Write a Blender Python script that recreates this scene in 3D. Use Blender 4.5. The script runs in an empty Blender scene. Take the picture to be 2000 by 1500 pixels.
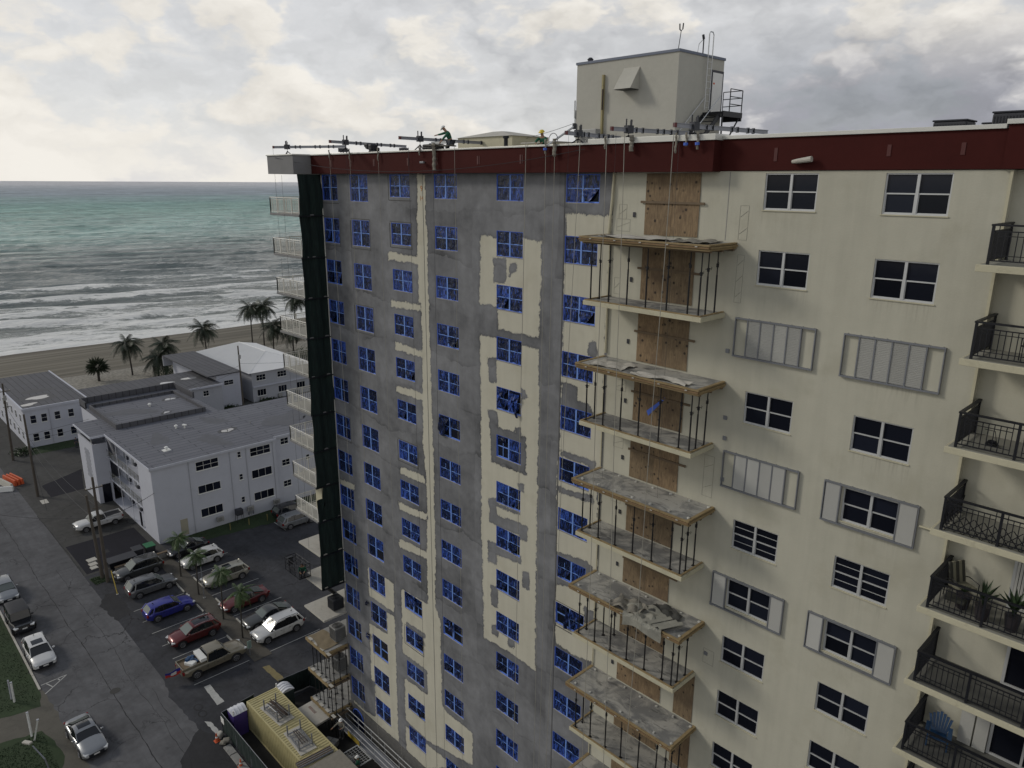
import bpy, bmesh, math, random
import numpy as np
from mathutils import Vector, Matrix
R = math.radians
random.seed(7); rng = np.random.RandomState(7)
sc = bpy.context.scene
COL = sc.collection

# ------------------------------------------------------------------ camera, sky, sun, exposure
cd = bpy.data.cameras.new('camera'); cam = bpy.data.objects.new('camera', cd); COL.objects.link(cam); sc.camera = cam
P_, R_, Y_ = R(15.365), R(0.383), R(-46.018)
Fv = Vector((math.sin(Y_)*math.cos(P_), math.cos(Y_)*math.cos(P_), -math.sin(P_)))
rt = Vector((math.cos(Y_), -math.sin(Y_), 0)); up = rt.cross(Fv)
Rv = rt*math.cos(R_) + up*math.sin(R_); Uv = Rv.cross(Fv)
cam.matrix_world = Matrix(((Rv.x, Uv.x, -Fv.x, 0), (Rv.y, Uv.y, -Fv.y, -25.57), (Rv.z, Uv.z, -Fv.z, 42.0), (0, 0, 0, 1)))
cd.sensor_width = 36; cd.lens = 36*1439.15/2000; cd.clip_end = 60000; cd.clip_start = 0.3
sc.view_settings.view_transform = 'Standard'; sc.view_settings.look = 'None'
sc.view_settings.gamma = 1; sc.view_settings.use_curve_mapping = False
sc.view_settings.exposure = 0.0
SUN_AZ, SUN_EL = R(-122), R(31)          # azimuth from +Y, negative towards -X (the sea side)
world = bpy.data.worlds.new('World'); sc.world = world; world.use_nodes = True
wn = world.node_tree.nodes; wl = world.node_tree.links; wn.clear()

class NT:
    """tiny helper around a node tree"""
    def __init__(s, nt): s.n, s.l = nt.nodes, nt.links
    def node(s, t, **k):
        n = s.n.new(t)
        for a, b in k.items():
            if a == 'inp':
                for i, v in b.items():
                    if hasattr(v, 'is_output'): s.l.new(v, n.inputs[i])
                    else: n.inputs[i].default_value = v
            else: setattr(n, a, b)
        return n
    def math(s, op, a, b=0.0, c=0.0, clamp=False):
        n = s.n.new('ShaderNodeMath'); n.operation = op; n.use_clamp = clamp
        for i, v in enumerate((a, b, c)):
            if hasattr(v, 'is_output'): s.l.new(v, n.inputs[i])
            else: n.inputs[i].default_value = v
        return n.outputs[0]
    def ramp(s, v, lo, hi, a=0.0, b=1.0, smooth=True):
        n = s.n.new('ShaderNodeMapRange'); n.clamp = True
        n.interpolation_type = 'SMOOTHSTEP' if smooth else 'LINEAR'
        if hasattr(v, 'is_output'): s.l.new(v, n.inputs[0])
        for i, x in zip((1, 2, 3, 4), (lo, hi, a, b)):
            if hasattr(x, 'is_output'): s.l.new(x, n.inputs[i])
            else: n.inputs[i].default_value = x
        return n.outputs[0]
    def mix(s, f, a, b, mode='MIX'):
        n = s.n.new('ShaderNodeMix'); n.data_type = 'RGBA'; n.blend_type = mode
        for i, v in ((0, f), (6, a), (7, b)):
            if hasattr(v, 'is_output'): s.l.new(v, n.inputs[i])
            else: n.inputs[i].default_value = v if i == 0 else (*v, 1)
        return n.outputs[2]
    def noise(s, vec, scale, detail=4, rough=.55, dist=0.0, out=0):
        n = s.n.new('ShaderNodeTexNoise'); s.l.new(vec, n.inputs['Vector'])
        n.inputs['Scale'].default_value = scale; n.inputs['Detail'].default_value = detail
        n.inputs['Roughness'].default_value = rough; n.inputs['Distortion'].default_value = dist
        return n.outputs[out]
    def mapping(s, vec, loc=(0, 0, 0), rot=(0, 0, 0), scale=(1, 1, 1)):
        n = s.n.new('ShaderNodeMapping'); s.l.new(vec, n.inputs[0])
        n.inputs[1].default_value = loc; n.inputs[2].default_value = rot; n.inputs[3].default_value = scale
        return n.outputs[0]

W = NT(world.node_tree)
sky = W.node('ShaderNodeTexSky', sky_type='NISHITA', sun_disc=False, sun_elevation=SUN_EL, sun_rotation=SUN_AZ % (2*math.pi))
bg1 = W.node('ShaderNodeBackground', inp={'Color': sky.outputs[0], 'Strength': 0.11})
tc = W.node('ShaderNodeTexCoord')
dirv = tc.outputs['Generated']
sx = W.node('ShaderNodeSeparateXYZ', inp={0: dirv})
dx, dy, dz = sx.outputs
def clouds(vec, wv):
    """billowing cumulus height: warped cells at three sizes over soft noise"""
    q = W.node('ShaderNodeVectorMath', operation='ADD', inp={0: vec, 1: wv}).outputs[0]
    acc = W.math('MULTIPLY', W.noise(q, 5.0, 7, .60), .75)
    for sc_, w in ((8.0, .34), (19.0, .20)):
        v = W.node('ShaderNodeTexVoronoi', feature='F1', inp={'Vector': q, 'Scale': sc_}).outputs['Distance']
        acc = W.math('ADD', acc, W.math('MULTIPLY', W.math('SUBTRACT', .75, v), w))
    return acc
mp = W.mapping(dirv, loc=(3.1, 1.7, 0.4), scale=(1, 1, 1.9))
mp_up = W.mapping(dirv, loc=(3.1+.010, 1.7+.010, 0.4+.030), scale=(1, 1, 1.9))
big = W.noise(mp, 2.4, 3, .5)
warp = W.node('ShaderNodeVectorMath', operation='SCALE', inp={0: W.noise(mp, 9, 4, .62, out=1), 3: .16}).outputs[0]
n1 = clouds(mp, warp); n2 = clouds(mp_up, warp)
lit = W.math('MULTIPLY', W.math('SUBTRACT', n1, n2), .60)          # sunlit tops against shaded bases
dens = W.math('ADD', W.math('MULTIPLY', n1, .65), W.math('MULTIPLY', big, .50))
cover = W.ramp(dens, .50, .60)
# azimuth measured from +Y towards -X, in radians
az = W.math('ARCTAN2', W.math('MULTIPLY', dx, -1), dy)
# a darker rain bank to the north-west (right), bright haze low over the sea (left)
bank = W.math('MULTIPLY', W.ramp(az, R(46), R(24)), W.math('MULTIPLY', W.ramp(az, R(-50), R(-10)), W.ramp(dz, .20, .085)))
bank = W.math('MULTIPLY', bank, W.ramp(n1, .78, .50, .25, 1.0))
low = W.math('MULTIPLY', W.ramp(dz, .10, .0), W.ramp(az, R(30), R(65)))
tone = W.math('ADD', W.math('ADD', .61, W.math('MULTIPLY', dens, .24)), W.math('MULTIPLY', lit, W.math('MULTIPLY', W.math('SUBTRACT', 1.0, W.math('MULTIPLY', low, .8)), W.ramp(az, R(40), R(78), 1.0, .60))))
tone = W.math('ADD', tone, W.math('MULTIPLY', low, .05))
tone = W.math('ADD', tone, W.math('MULTIPLY', W.math('MULTIPLY', W.ramp(az, R(35), R(80)), W.ramp(az, R(130), R(95))), W.ramp(dz, .5, .0, 0, .07)))
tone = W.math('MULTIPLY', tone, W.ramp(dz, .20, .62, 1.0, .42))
tone = W.math('MINIMUM', W.math('MAXIMUM', tone, .36), .90)
ccol = W.mix(W.ramp(tone, .56, .69), (.96, .925, .89), (1.0, .96, .89))
ccol = W.mix(W.math('MULTIPLY', bank, .80), ccol, (.74, .77, .90))
tone2 = W.math('MULTIPLY', tone, W.math('SUBTRACT', 1.0, W.math('MULTIPLY', bank, .45)))
gap = W.math('SUBTRACT', 1.0, cover)
ccol = W.mix(W.math('MULTIPLY', gap, .55), ccol, (.86, .88, .94))
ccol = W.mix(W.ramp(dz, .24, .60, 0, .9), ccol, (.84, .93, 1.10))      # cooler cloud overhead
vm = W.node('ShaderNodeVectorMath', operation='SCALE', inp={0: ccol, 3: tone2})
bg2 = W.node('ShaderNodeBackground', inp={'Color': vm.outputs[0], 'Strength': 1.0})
# everything below the horizon mirrors the grey sea/land air
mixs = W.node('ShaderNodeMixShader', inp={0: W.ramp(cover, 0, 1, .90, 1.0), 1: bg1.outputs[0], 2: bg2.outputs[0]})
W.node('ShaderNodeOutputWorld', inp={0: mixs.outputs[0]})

world.cycles.sampling_method = 'MANUAL'; world.cycles.sample_map_resolution = 512
sd = bpy.data.lights.new('sun', 'SUN'); sd.energy = 1.35; sd.angle = R(12); sd.color = (1, .94, .84)
so = bpy.data.objects.new('sun', sd); COL.objects.link(so)
sdir = Vector((math.sin(SUN_AZ)*math.cos(SUN_EL), math.cos(SUN_AZ)*math.cos(SUN_EL), math.sin(SUN_EL)))
so.rotation_euler = (-sdir).to_track_quat('-Z', 'Y').to_euler(); so.location = (-60, -60, 90)

# ------------------------------------------------------------------ helpers
class MB:
    def __init__(s): s.v, s.f, s.m = [], [], []
    def face(s, pts, m=0):
        b = len(s.v); s.v += [tuple(p) for p in pts]; s.f.append(tuple(range(b, b+len(pts)))); s.m.append(m); return s
    def box(s, a, b, m=0):
        x0, y0, z0 = a; x1, y1, z1 = b; n = len(s.v)
        s.v += [(x0,y0,z0),(x1,y0,z0),(x1,y1,z0),(x0,y1,z0),(x0,y0,z1),(x1,y0,z1),(x1,y1,z1),(x0,y1,z1)]
        for q in ((0,3,2,1),(4,5,6,7),(0,1,5,4),(1,2,6,5),(2,3,7,6),(3,0,4,7)): s.f.append(tuple(n+i for i in q)); s.m.append(m)
        return s
    def obox(s, c, size, rz=0, rx=0, ry=0, m=0):
        n = len(s.v); M = Matrix.Rotation(rz, 3, 'Z') @ Matrix.Rotation(ry, 3, 'Y') @ Matrix.Rotation(rx, 3, 'X')
        for z in (-.5, .5):
            for x, y in ((-.5,-.5),(.5,-.5),(.5,.5),(-.5,.5)):
                p = M @ Vector((x*size[0], y*size[1], z*size[2])); s.v.append((c[0]+p.x, c[1]+p.y, c[2]+p.z))
        for q in ((0,3,2,1),(4,5,6,7),(0,1,5,4),(1,2,6,5),(2,3,7,6),(3,0,4,7)): s.f.append(tuple(n+i for i in q)); s.m.append(m)
        return s
    def tube(s, pts, r, seg=6, m=0, cap=True, r2=None):
        pts = [Vector(p) for p in pts]; n0 = len(s.v); L = len(pts)
        for i, p in enumerate(pts):
            d = (pts[min(i+1, L-1)] - pts[max(i-1, 0)]).normalized()
            a = d.orthogonal().normalized() if abs(d.z) < .95 else Vector((1, 0, 0)).cross(d).normalized()
            if abs(d.z) < .95: a = Vector((0, 0, 1)).cross(d).normalized()
            b = d.cross(a); rr = r if r2 is None else r + (r2-r)*i/(L-1)
            for k in range(seg):
                t = 2*math.pi*k/seg; q = p + a*math.cos(t)*rr + b*math.sin(t)*rr; s.v.append(tuple(q))
        for i in range(L-1):
            for k in range(seg):
                a0 = n0+i*seg+k; a1 = n0+i*seg+(k+1) % seg
                s.f.append((a0, a1, a1+seg, a0+seg)); s.m.append(m)
        if cap:
            s.f.append(tuple(n0+k for k in range(seg))[::-1]); s.m.append(m)
            s.f.append(tuple(n0+(L-1)*seg+k for k in range(seg))); s.m.append(m)
        return s
    def cyl(s, c, r, h, seg=14, m=0, axis='Z', r2=None):
        d = {'X': (h,0,0), 'Y': (0,h,0), 'Z': (0,0,h)}[axis]
        return s.tube([c, (c[0]+d[0], c[1]+d[1], c[2]+d[2])], r, seg, m, True, r2)
    def loft(s, rings, m=0, closed=True, cap=True):
        n0 = len(s.v); k = len(rings[0])
        for r in rings: s.v += [tuple(p) for p in r]
        for i in range(len(rings)-1):
            for j in range(k if closed else k-1):
                a = n0+i*k+j; b = n0+i*k+(j+1) % k
                s.f.append((a, b, b+k, a+k)); s.m.append(m)
        if cap:
            s.f.append(tuple(n0+j for j in range(k))[::-1]); s.m.append(m)
            s.f.append(tuple(n0+(len(rings)-1)*k+j for j in range(k))); s.m.append(m)
        return s
    def mesh(s, name, mats, smooth=False):
        me = bpy.data.meshes.new(name); me.from_pydata(s.v, [], s.f)
        for m in (mats if isinstance(mats, (list, tuple)) else [mats]): me.materials.append(m)
        if any(s.m): me.polygons.foreach_set('material_index', s.m)
        if smooth:
            me.polygons.foreach_set('use_smooth', [True]*len(s.f))
        me.update(); return me
    def build(s, name, mats, parent=None, smooth=False, bevel=0, fix=False):
        me = s.mesh(name, mats, smooth)
        if fix or bevel or smooth:
            bm = bmesh.new(); bm.from_mesh(me)
            if smooth: bmesh.ops.remove_doubles(bm, verts=bm.verts, dist=1e-5)
            bmesh.ops.recalc_face_normals(bm, faces=bm.faces); bm.to_mesh(me); bm.free()
            if smooth: me.set_sharp_from_angle(angle=R(38))
        o = link(name, me, parent)
        if bevel:
            b = o.modifiers.new('bevel', 'BEVEL'); b.width = bevel; b.segments = 2; b.limit_method = 'ANGLE'; b.angle_limit = R(35)
        return o

WROOT = {}
def link(name, data, parent=None):
    o = bpy.data.objects.new(name, data); COL.objects.link(o)
    if parent is not None:
        o.parent = parent
        if parent.name in WROOT: o.matrix_parent_inverse = WROOT[parent.name]
    return o
def tag(o, label=None, cat=None, group=None, kind=None):
    if label: o['label'] = label
    if cat: o['category'] = cat
    if group: o['group'] = group
    if kind: o['kind'] = kind
    return o
def thing(name, label, cat, loc=(0, 0, 0), rz=0, group=None, world=False):
    """Empty at a thing's base; world=True: its parts are modelled in world coordinates"""
    o = bpy.data.objects.new(name, None); COL.objects.link(o); o.location = loc; o.rotation_euler = (0, 0, rz)
    o.empty_display_size = .2
    tag(o, label, cat, group)
    if world: WROOT[o.name] = (Matrix.Translation(loc) @ Matrix.Rotation(rz, 4, 'Z')).inverted()
    return o
def dup(root, loc, rz=0, label=None, group=None):
    r = root.copy(); COL.objects.link(r); r.location = loc; r.rotation_euler = (0, 0, rz)
    if label: r['label'] = label
    if group: r['group'] = group
    for ch in list(root.children):
        c = ch.copy(); COL.objects.link(c); c.parent = r
        for gch in ch.children:
            d = gch.copy(); COL.objects.link(d); d.parent = c
    return r
ORD = ['first','second','third','fourth','fifth','sixth','seventh','eighth','ninth','tenth','eleventh','twelfth','thirteenth','fourteenth','fifteenth','sixteenth']

# ------------------------------------------------------------------ materials
def newmat(name):
    m = bpy.data.materials.new(name); m.use_nodes = True; nt = m.node_tree
    b = nt.nodes['Principled BSDF']; return m, NT(nt), b
def mat(name, col, rough=.8, metal=0., var=.12, scale=1.5, bump=0., bscale=30., grime=0., spec=None, obj_var=0.):
    m, N, b = newmat(name)
    co = N.node('ShaderNodeTexCoord').outputs['Object']
    a = N.noise(co, scale, 6, .6); c2 = N.noise(co, scale*9, 4, .65)
    v = N.math('ADD', N.math('MULTIPLY', N.math('SUBTRACT', a, .5), 2.2*var), N.math('MULTIPLY', N.math('SUBTRACT', c2, .5), 1.2*var))
    f = N.math('ADD', v, 1.0)
    if obj_var:
        oi = N.node('ShaderNodeObjectInfo').outputs['Random']
        f = N.math('MULTIPLY', f, N.math('ADD', N.math('MULTIPLY', N.math('SUBTRACT', oi, .5), 2*obj_var), 1.0))
    vm = N.node('ShaderNodeVectorMath', operation='SCALE', inp={0: (*col,), 3: f})
    out = vm.outputs[0]
    if grime:
        g = N.ramp(N.noise(co, scale*2.3, 8, .68, .6), .52, .72, 0, grime)
        out = N.mix(g, out, (col[0]*.35, col[1]*.33, col[2]*.30))
    N.l.new(out, b.inputs['Base Color'])
    b.inputs['Roughness'].default_value = rough; b.inputs['Metallic'].default_value = metal
    if spec is not None: b.inputs['Specular IOR Level'].default_value = spec
    if bump:
        bn = N.node('ShaderNodeBump', inp={'Strength': bump, 'Distance': .02, 'Height': N.noise(co, bscale, 5, .65)})
        N.l.new(bn.outputs[0], b.inputs['Normal'])
    return m
MT = {}
MT['concrete'] = mat('concrete', (.265,.26,.245), .9, var=.36, scale=1.0, bump=.3, grime=.8)
def slab_mat():
    m, N, b = newmat('stained_slab_top'); co = N.node('ShaderNodeTexCoord').outputs['Object']
    a = N.noise(co, .75, 7, .64, .9); c = N.noise(co, 3.1, 6, .68, .4); e = N.noise(N.mapping(co, scale=(1, 3.5, 1)), 1.2, 5, .65, .6)
    col = N.mix(N.ramp(a, .40, .60), (.36,.35,.315), (.175,.175,.168)); col = N.mix(N.ramp(e, .54, .66, 0, .75), col, (.075,.075,.072)); col = N.mix(N.ramp(c, .58, .72, 0, .6), col, (.42,.40,.35))
    N.l.new(col, b.inputs['Base Color']); b.inputs['Roughness'].default_value = .92
    bn = N.node('ShaderNodeBump', inp={'Strength': .5, 'Distance': .03, 'Height': c}); N.l.new(bn.outputs[0], b.inputs['Normal']); return m
MT['slab_top'] = slab_mat()
MT['concrete_pale'] = mat('concrete_pale', (.44,.42,.37), .88, var=.14, scale=1.5, bump=.2, grime=.3)
MT['slab_edge'] = mat('slab_edge', (.50,.47,.34), .85, var=.12, scale=2, bump=.2, grime=.25)
MT['red'] = mat('parapet_red', (.052,.0105,.009), .85, var=.22, scale=.45, bump=.12, bscale=60, spec=.15)
MT['greyblock'] = mat('grey_render', (.20,.20,.20), .9, var=.15, scale=1.2, bump=.2)
MT['coping'] = mat('coping_metal', (.62,.62,.58), .45, .3, var=.08, scale=2)
MT['alu'] = mat('aluminium_frame', (.55,.56,.56), .45, .35, var=.06)
MT['white'] = mat('white_paint', (.70,.70,.67), .6, var=.06, scale=2)
MT['rail_white'] = mat('rail_white', (.66,.65,.60), .5, var=.05)
MT['black'] = mat('black_metal', (.008,.009,.013), .5, .0, var=.1, spec=.4)
MT['steel'] = mat('galvanised_steel', (.22,.23,.25), .5, .4, var=.12, scale=4)
MT['rust'] = mat('dark_rusty_steel', (.05,.035,.028), .7, .3, var=.4, scale=6)
MT['beam'] = mat('dull_aluminium_beam', (.28,.29,.32), .5, .4, var=.15, scale=3)
MT['timber'] = mat('timber', (.27,.20,.10), .8, var=.35, scale=2.2, bump=.2, grime=.6)
MT['timber_dark'] = mat('weathered_timber', (.15,.11,.07), .85, var=.3, scale=3, grime=.3)
MT['rope'] = mat('rope', (.30,.29,.25), .8, var=.1)
MT['rope_dark'] = mat('dark_rope', (.05,.05,.055), .8, var=.1)
MT['cloth'] = mat('dusty_canvas', (.22,.205,.17), .95, var=.3, scale=3, bump=.3, bscale=12)
MT['rubber'] = mat('rubber', (.02,.02,.021), .8, var=.1)
MT['rim'] = mat('alloy_rim', (.30,.30,.31), .35, .7, var=.05)
MT['hivis_green'] = mat('green_shirt', (.015,.10,.055), .9, var=.1)
MT['trouser'] = mat('dark_trousers', (.035,.04,.05), .9, var=.1)
MT['skin'] = mat('skin', (.28,.16,.10), .6, var=.05)
MT['helmet_w'] = mat('white_helmet', (.75,.75,.72), .35, var=.02)
MT['helmet_y'] = mat('yellow_helmet', (.65,.50,.05), .35, var=.02)
MT['orange'] = mat('orange_plastic', (.55,.10,.03), .6, var=.1, grime=.2)
MT['green_net'] = None
MT['gravel'] = mat('roof_gravel', (.26,.26,.25), .95, var=.2, scale=.6, bump=.4)
MT['acgrey'] = mat('condenser_grey', (.30,.30,.29), .55, .2, var=.08)
MT['acdark'] = mat('condenser_dark', (.035,.037,.045), .6, .1, var=.15)
MT['plum'] = mat('toilet_purple', (.05,.03,.16), .5)
MT['toilet_dark'] = mat('toilet_dark_green', (.03,.045,.045), .5)
MT['toilet_roof'] = mat('toilet_roof_white', (.62,.63,.66), .5)
MT['sign_yellow'] = mat('yellow_paint', (.45,.33,.05), .6, var=.1)
MT['blueplastic'] = mat('blue_plastic', (.012,.05,.125), .4, var=.06)
MT['terracotta'] = mat('dark_pot', (.035,.03,.035), .6)
MT['leaf_dark'] = mat('dark_leaf', (.03,.055,.02), .6, var=.3, scale=4, obj_var=.25)

def glass_mat(name, col, rough=.06, spec=.5, streak=0.0):
    m, N, b = newmat(name)
    b.inputs['Base Color'].default_value = (*col, 1); b.inputs['Roughness'].default_value = rough
    b.inputs['Specular IOR Level'].default_value = spec
    co = N.node('ShaderNodeTexCoord').outputs['Object']
    bn = N.node('ShaderNodeBump', inp={'Strength': .06, 'Distance': .05, 'Height': N.noise(co, 1.3, 2)})
    N.l.new(bn.outputs[0], b.inputs['Normal'])
    oi = N.node('ShaderNodeObjectInfo').outputs['Random']
    v = N.math('ADD', N.math('MULTIPLY', oi, .9), .5)
    vm = N.node('ShaderNodeVectorMath', operation='SCALE', inp={0: (*col,), 3: v}); N.l.new(vm.outputs[0], b.inputs['Base Color'])
    return m
MT['glass'] = glass_mat('window_glass_dark', (.010,.012,.020), .10, .22)
MT['glass_car'] = glass_mat('car_glass', (.012,.014,.017), .05, .6)
MT['glass_sky_sheen'] = glass_mat('windscreen', (.10,.115,.105), .08, .7)
MT['blind'] = mat('interior_blind', (.10,.105,.13), .8, var=.05)

def film_mat():
    m, N, b = newmat('blue_plastic_film')
    co = N.node('ShaderNodeTexCoord').outputs['Object']
    oi = N.node('ShaderNodeObjectInfo').outputs['Random']
    off = N.node('ShaderNodeCombineXYZ', inp={0: N.math('MULTIPLY', oi, 37.0), 2: N.math('MULTIPLY', oi, 11.0)})
    vv = N.node('ShaderNodeVectorMath', operation='ADD', inp={0: co, 1: off.outputs[0]}).outputs[0]
    st = N.noise(N.mapping(vv, scale=(5.5, 1, 1.3), rot=(0, R(8), 0)), 2.0, 5, .6, 1.2)
    s2 = N.noise(N.mapping(vv, scale=(9, 1, 2.2)), 2.4, 4, .6, 2.0)
    f = N.ramp(N.math('ADD', st, N.math('MULTIPLY', N.math('SUBTRACT', oi, .5), .14)), .50, .64); g = N.ramp(s2, .60, .68)
    c = N.mix(f, (.005,.010,.036), (.035,.085,.38))
    c = N.mix(N.math('MULTIPLY', g, .7), c, (.19,.27,.50))  # whitish streaks paint wrinkle highlights into the film colour
    tint = N.math('ADD', .55, N.math('MULTIPLY', N.math('FRACT', N.math('MULTIPLY', oi, 7.31)), .75))
    c = N.node('ShaderNodeVectorMath', operation='SCALE', inp={0: c, 3: tint}).outputs[0]
    N.l.new(c, b.inputs['Base Color']); b.inputs['Roughness'].default_value = .22
    b.inputs['Specular IOR Level'].default_value = .45
    bn = N.node('ShaderNodeBump', inp={'Strength': .8, 'Distance': .05, 'Height': st}); N.l.new(bn.outputs[0], b.inputs['Normal'])
    return m
MT['film'] = film_mat()
MT['tape'] = mat('blue_masking_tape', (.07,.15,.60), .6, var=.18, scale=4)
MT['tape_pale'] = mat('pale_blue_taped_frame', (.17,.31,.74), .55, var=.18, scale=5)

def net_mat():
    m, N, b = newmat('dark_green_debris_net')
    co = N.node('ShaderNodeTexCoord').outputs['Object']
    n = N.noise(N.mapping(co, scale=(6, 6, .5)), 2.2, 5, .6)
    c = N.mix(N.ramp(n, .35, .7), (.004,.011,.010), (.010,.026,.022))
    N.l.new(c, b.inputs['Base Color']); b.inputs['Roughness'].default_value = .9
    bn = N.node('ShaderNodeBump', inp={'Strength': .5, 'Distance': .06, 'Height': n}); N.l.new(bn.outputs[0], b.inputs['Normal'])
    return m
MT['green_net'] = net_mat()

def ply_mat():
    m, N, b = newmat('weathered_plywood')
    co = N.node('ShaderNodeTexCoord').outputs['Object']
    oi = N.node('ShaderNodeObjectInfo').outputs['Random']
    off = N.node('ShaderNodeCombineXYZ', inp={0: N.math('MULTIPLY', oi, 17.0), 2: N.math('MULTIPLY', oi, 23.0)})
    vv = N.node('ShaderNodeVectorMath', operation='ADD', inp={0: co, 1: off.outputs[0]}).outputs[0]
    gr = N.noise(N.mapping(vv, scale=(7, 1, .8)), 2.2, 6, .65, 1.6)
    big = N.noise(vv, 1.1, 4, .6)
    c = N.mix(N.ramp(gr, .35, .68), (.265,.192,.112), (.140,.100,.060))
    c = N.mix(N.ramp(big, .45, .70, 0, .65), c, (.115,.078,.050))
    v = N.node('ShaderNodeTexVoronoi', inp={'Scale': 3.3, 'Vector': N.mapping(vv, scale=(1, .2, 1.0))})
    dots = N.math('MULTIPLY', N.ramp(v.outputs['Distance'], .26, .12), N.ramp(N.noise(vv, 1.0, 2), .40, .46))
    c = N.mix(N.math('MULTIPLY', dots, .9), c, (.02,.014,.012))
    c = N.mix(1.0, c, N.mix(oi, (.75, .78, .8), (1.1, 1.05, 1.0)), 'MULTIPLY')
    N.l.new(c, b.inputs['Base Color']); b.inputs['Roughness'].default_value = .85
    return m
MT['ply'] = ply_mat()

def stucco(name, base, patch=False):
    """cream stucco; with patch=True the vertex attribute 'cream' tells bare cream stucco from the grey skim coat"""
    m, N, b = newmat(name)
    co = N.node('ShaderNodeTexCoord').outputs['Object']
    sep = N.node('ShaderNodeSeparateXYZ', inp={0: co})
    lo = N.noise(co, .18, 5, .55); mid = N.noise(co, 1.4, 6, .6); fi = N.noise(co, 14, 4, .6)
    cr = N.math('ADD', .82, N.math('ADD', N.math('MULTIPLY', lo, .20), N.math('MULTIPLY', mid, .16)))
    streak = N.noise(N.mapping(co, scale=(1.6, 1.6, .10)), 1.6, 5, .6)
    cr = N.math('MULTIPLY', cr, N.ramp(streak, .30, .62, .94, 1.0))
    cream = N.node('ShaderNodeVectorMath', operation='SCALE', inp={0: base, 3: cr}).outputs[0]
    cream = N.mix(N.ramp(N.noise(co, .6, 5, .6), .50, .72, 0, .35), cream, (base[0]*.74, base[1]*.72, base[2]*.66))
    col = cream; hgt = fi
    if not patch:      # rain streaks running down from the sills
        t_ = N.math('MULTIPLY', N.math('FRACT', N.math('DIVIDE', N.math('SUBTRACT', 41.05, sep.outputs[2]), 2.7)), 2.7)
        inx = N.math('ADD', N.math('MULTIPLY', N.ramp(sep.outputs[0], -13.7, -13.4), N.ramp(sep.outputs[0], -11.3, -11.6)), N.math('MULTIPLY', N.ramp(sep.outputs[0], -9.6, -9.3), N.ramp(sep.outputs[0], -7.2, -7.5)))
        dr = N.ramp(N.noise(N.mapping(co, scale=(6, 6, .35)), 1.5, 4, .6), .46, .66)
        k_ = N.math('MULTIPLY', N.math('MULTIPLY', inx, dr), N.math('MULTIPLY', N.ramp(t_, 1.1, .05), N.ramp(N.noise(co, .45, 2), .45, .62, .03, .38)))
        col = N.mix(k_, col, (base[0]*.55, base[1]*.53, base[2]*.52))
    if patch:
        at = N.node('ShaderNodeAttribute', attribute_name='cream').outputs['Fac']
        edge = N.math('ADD', at, N.math('ADD', N.math('MULTIPLY', N.math('SUBTRACT', N.noise(co, 2.6, 8, .74), .5), .80), N.math('MULTIPLY', N.math('SUBTRACT', N.noise(N.mapping(co, scale=(1, 1, .35)), 13, 4, .7, .8), .5), .42)))
        mask = N.ramp(edge, .47, .53)
        # skim coat: bays of slightly different tone with wandering horizontal lifts
        wob = N.math('MULTIPLY', N.math('SUBTRACT', N.noise(co, .28, 4, .6), .5), 2.6)
        band = N.math('FLOOR', N.math('DIVIDE', N.math('ADD', sep.outputs[2], wob), 2.7))
        xb = N.math('FLOOR', N.math('DIVIDE', N.math('ADD', sep.outputs[0], N.math('MULTIPLY', wob, .3)), 5.9))
        wn_ = N.node('ShaderNodeTexWhiteNoise', noise_dimensions='2D', inp={'Vector': N.node('ShaderNodeCombineXYZ', inp={0: band, 1: xb}).outputs[0]})
        bandv = N.math('MULTIPLY', N.math('SUBTRACT', wn_.outputs[0], .5), .20)
        frac = N.math('FRACT', N.math('DIVIDE', N.math('ADD', sep.outputs[2], wob), 2.7))
        line = N.math('MULTIPLY', N.ramp(frac, .10, .0), N.ramp(N.noise(co, .35, 3), .42, .60, 0, .22))
        blot = N.noise(co, .42, 6, .62, .5); blot2 = N.noise(co, 1.7, 6, .62)
        dark = N.ramp(N.noise(N.mapping(co, loc=(6, 0, 3)), .12, 3, .5), .44, .58)
        g = N.math('ADD', N.math('ADD', .92, bandv), N.math('ADD', N.math('MULTIPLY', N.math('SUBTRACT', blot, .5), 1.05), N.math('MULTIPLY', N.math('SUBTRACT', blot2, .5), .60)))
        g = N.math('SUBTRACT', g, N.math('ADD', line, N.math('MULTIPLY', dark, .16)))
        # fresh, darker rim feathered onto the cream
        rim = N.math('MULTIPLY', N.ramp(edge, .22, .44), N.ramp(edge, .53, .46))
        g = N.math('SUBTRACT', g, N.math('MULTIPLY', rim, .16))
        streak2 = N.noise(N.mapping(co, scale=(2.2, 2.2, .12)), 1.4, 5, .6)
        g = N.math('MULTIPLY', g, N.ramp(streak2, .3, .62, .955, 1.02))
        grey = N.node('ShaderNodeVectorMath', operation='SCALE', inp={0: (.206,.210,.219), 3: g}).outputs[0]
        halo = N.math('MULTIPLY', N.ramp(edge, .52, .60, 1, 0), mask)
        cream2 = N.mix(N.math('MULTIPLY', halo, .55), cream, (.36,.345,.29))
        scr = N.ramp(N.noise(N.mapping(co, scale=(1, 1, .5)), 5.0, 8, .75, 1.0), .66, .70)
        cream2 = N.mix(N.math('MULTIPLY', scr, .35), cream2, (.22,.215,.20))
        col = N.mix(mask, grey, cream2)
        hgt = N.math('ADD', N.math('MULTIPLY', fi, .3), N.math('ADD', N.math('MULTIPLY', mask, -.5), N.math('MULTIPLY', mid, .5)))
    N.l.new(col, b.inputs['Base Color']); b.inputs['Roughness'].default_value = .92
    b.inputs['Specular IOR Level'].default_value = .2
    bn = N.node('ShaderNodeBump', inp={'Strength': .35, 'Distance': .015, 'Height': hgt}); N.l.new(bn.outputs[0], b.inputs['Normal'])
    return m
CREAM = (.475,.462,.380)
MT['stucco'] = stucco('cream_stucco', CREAM)
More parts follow.
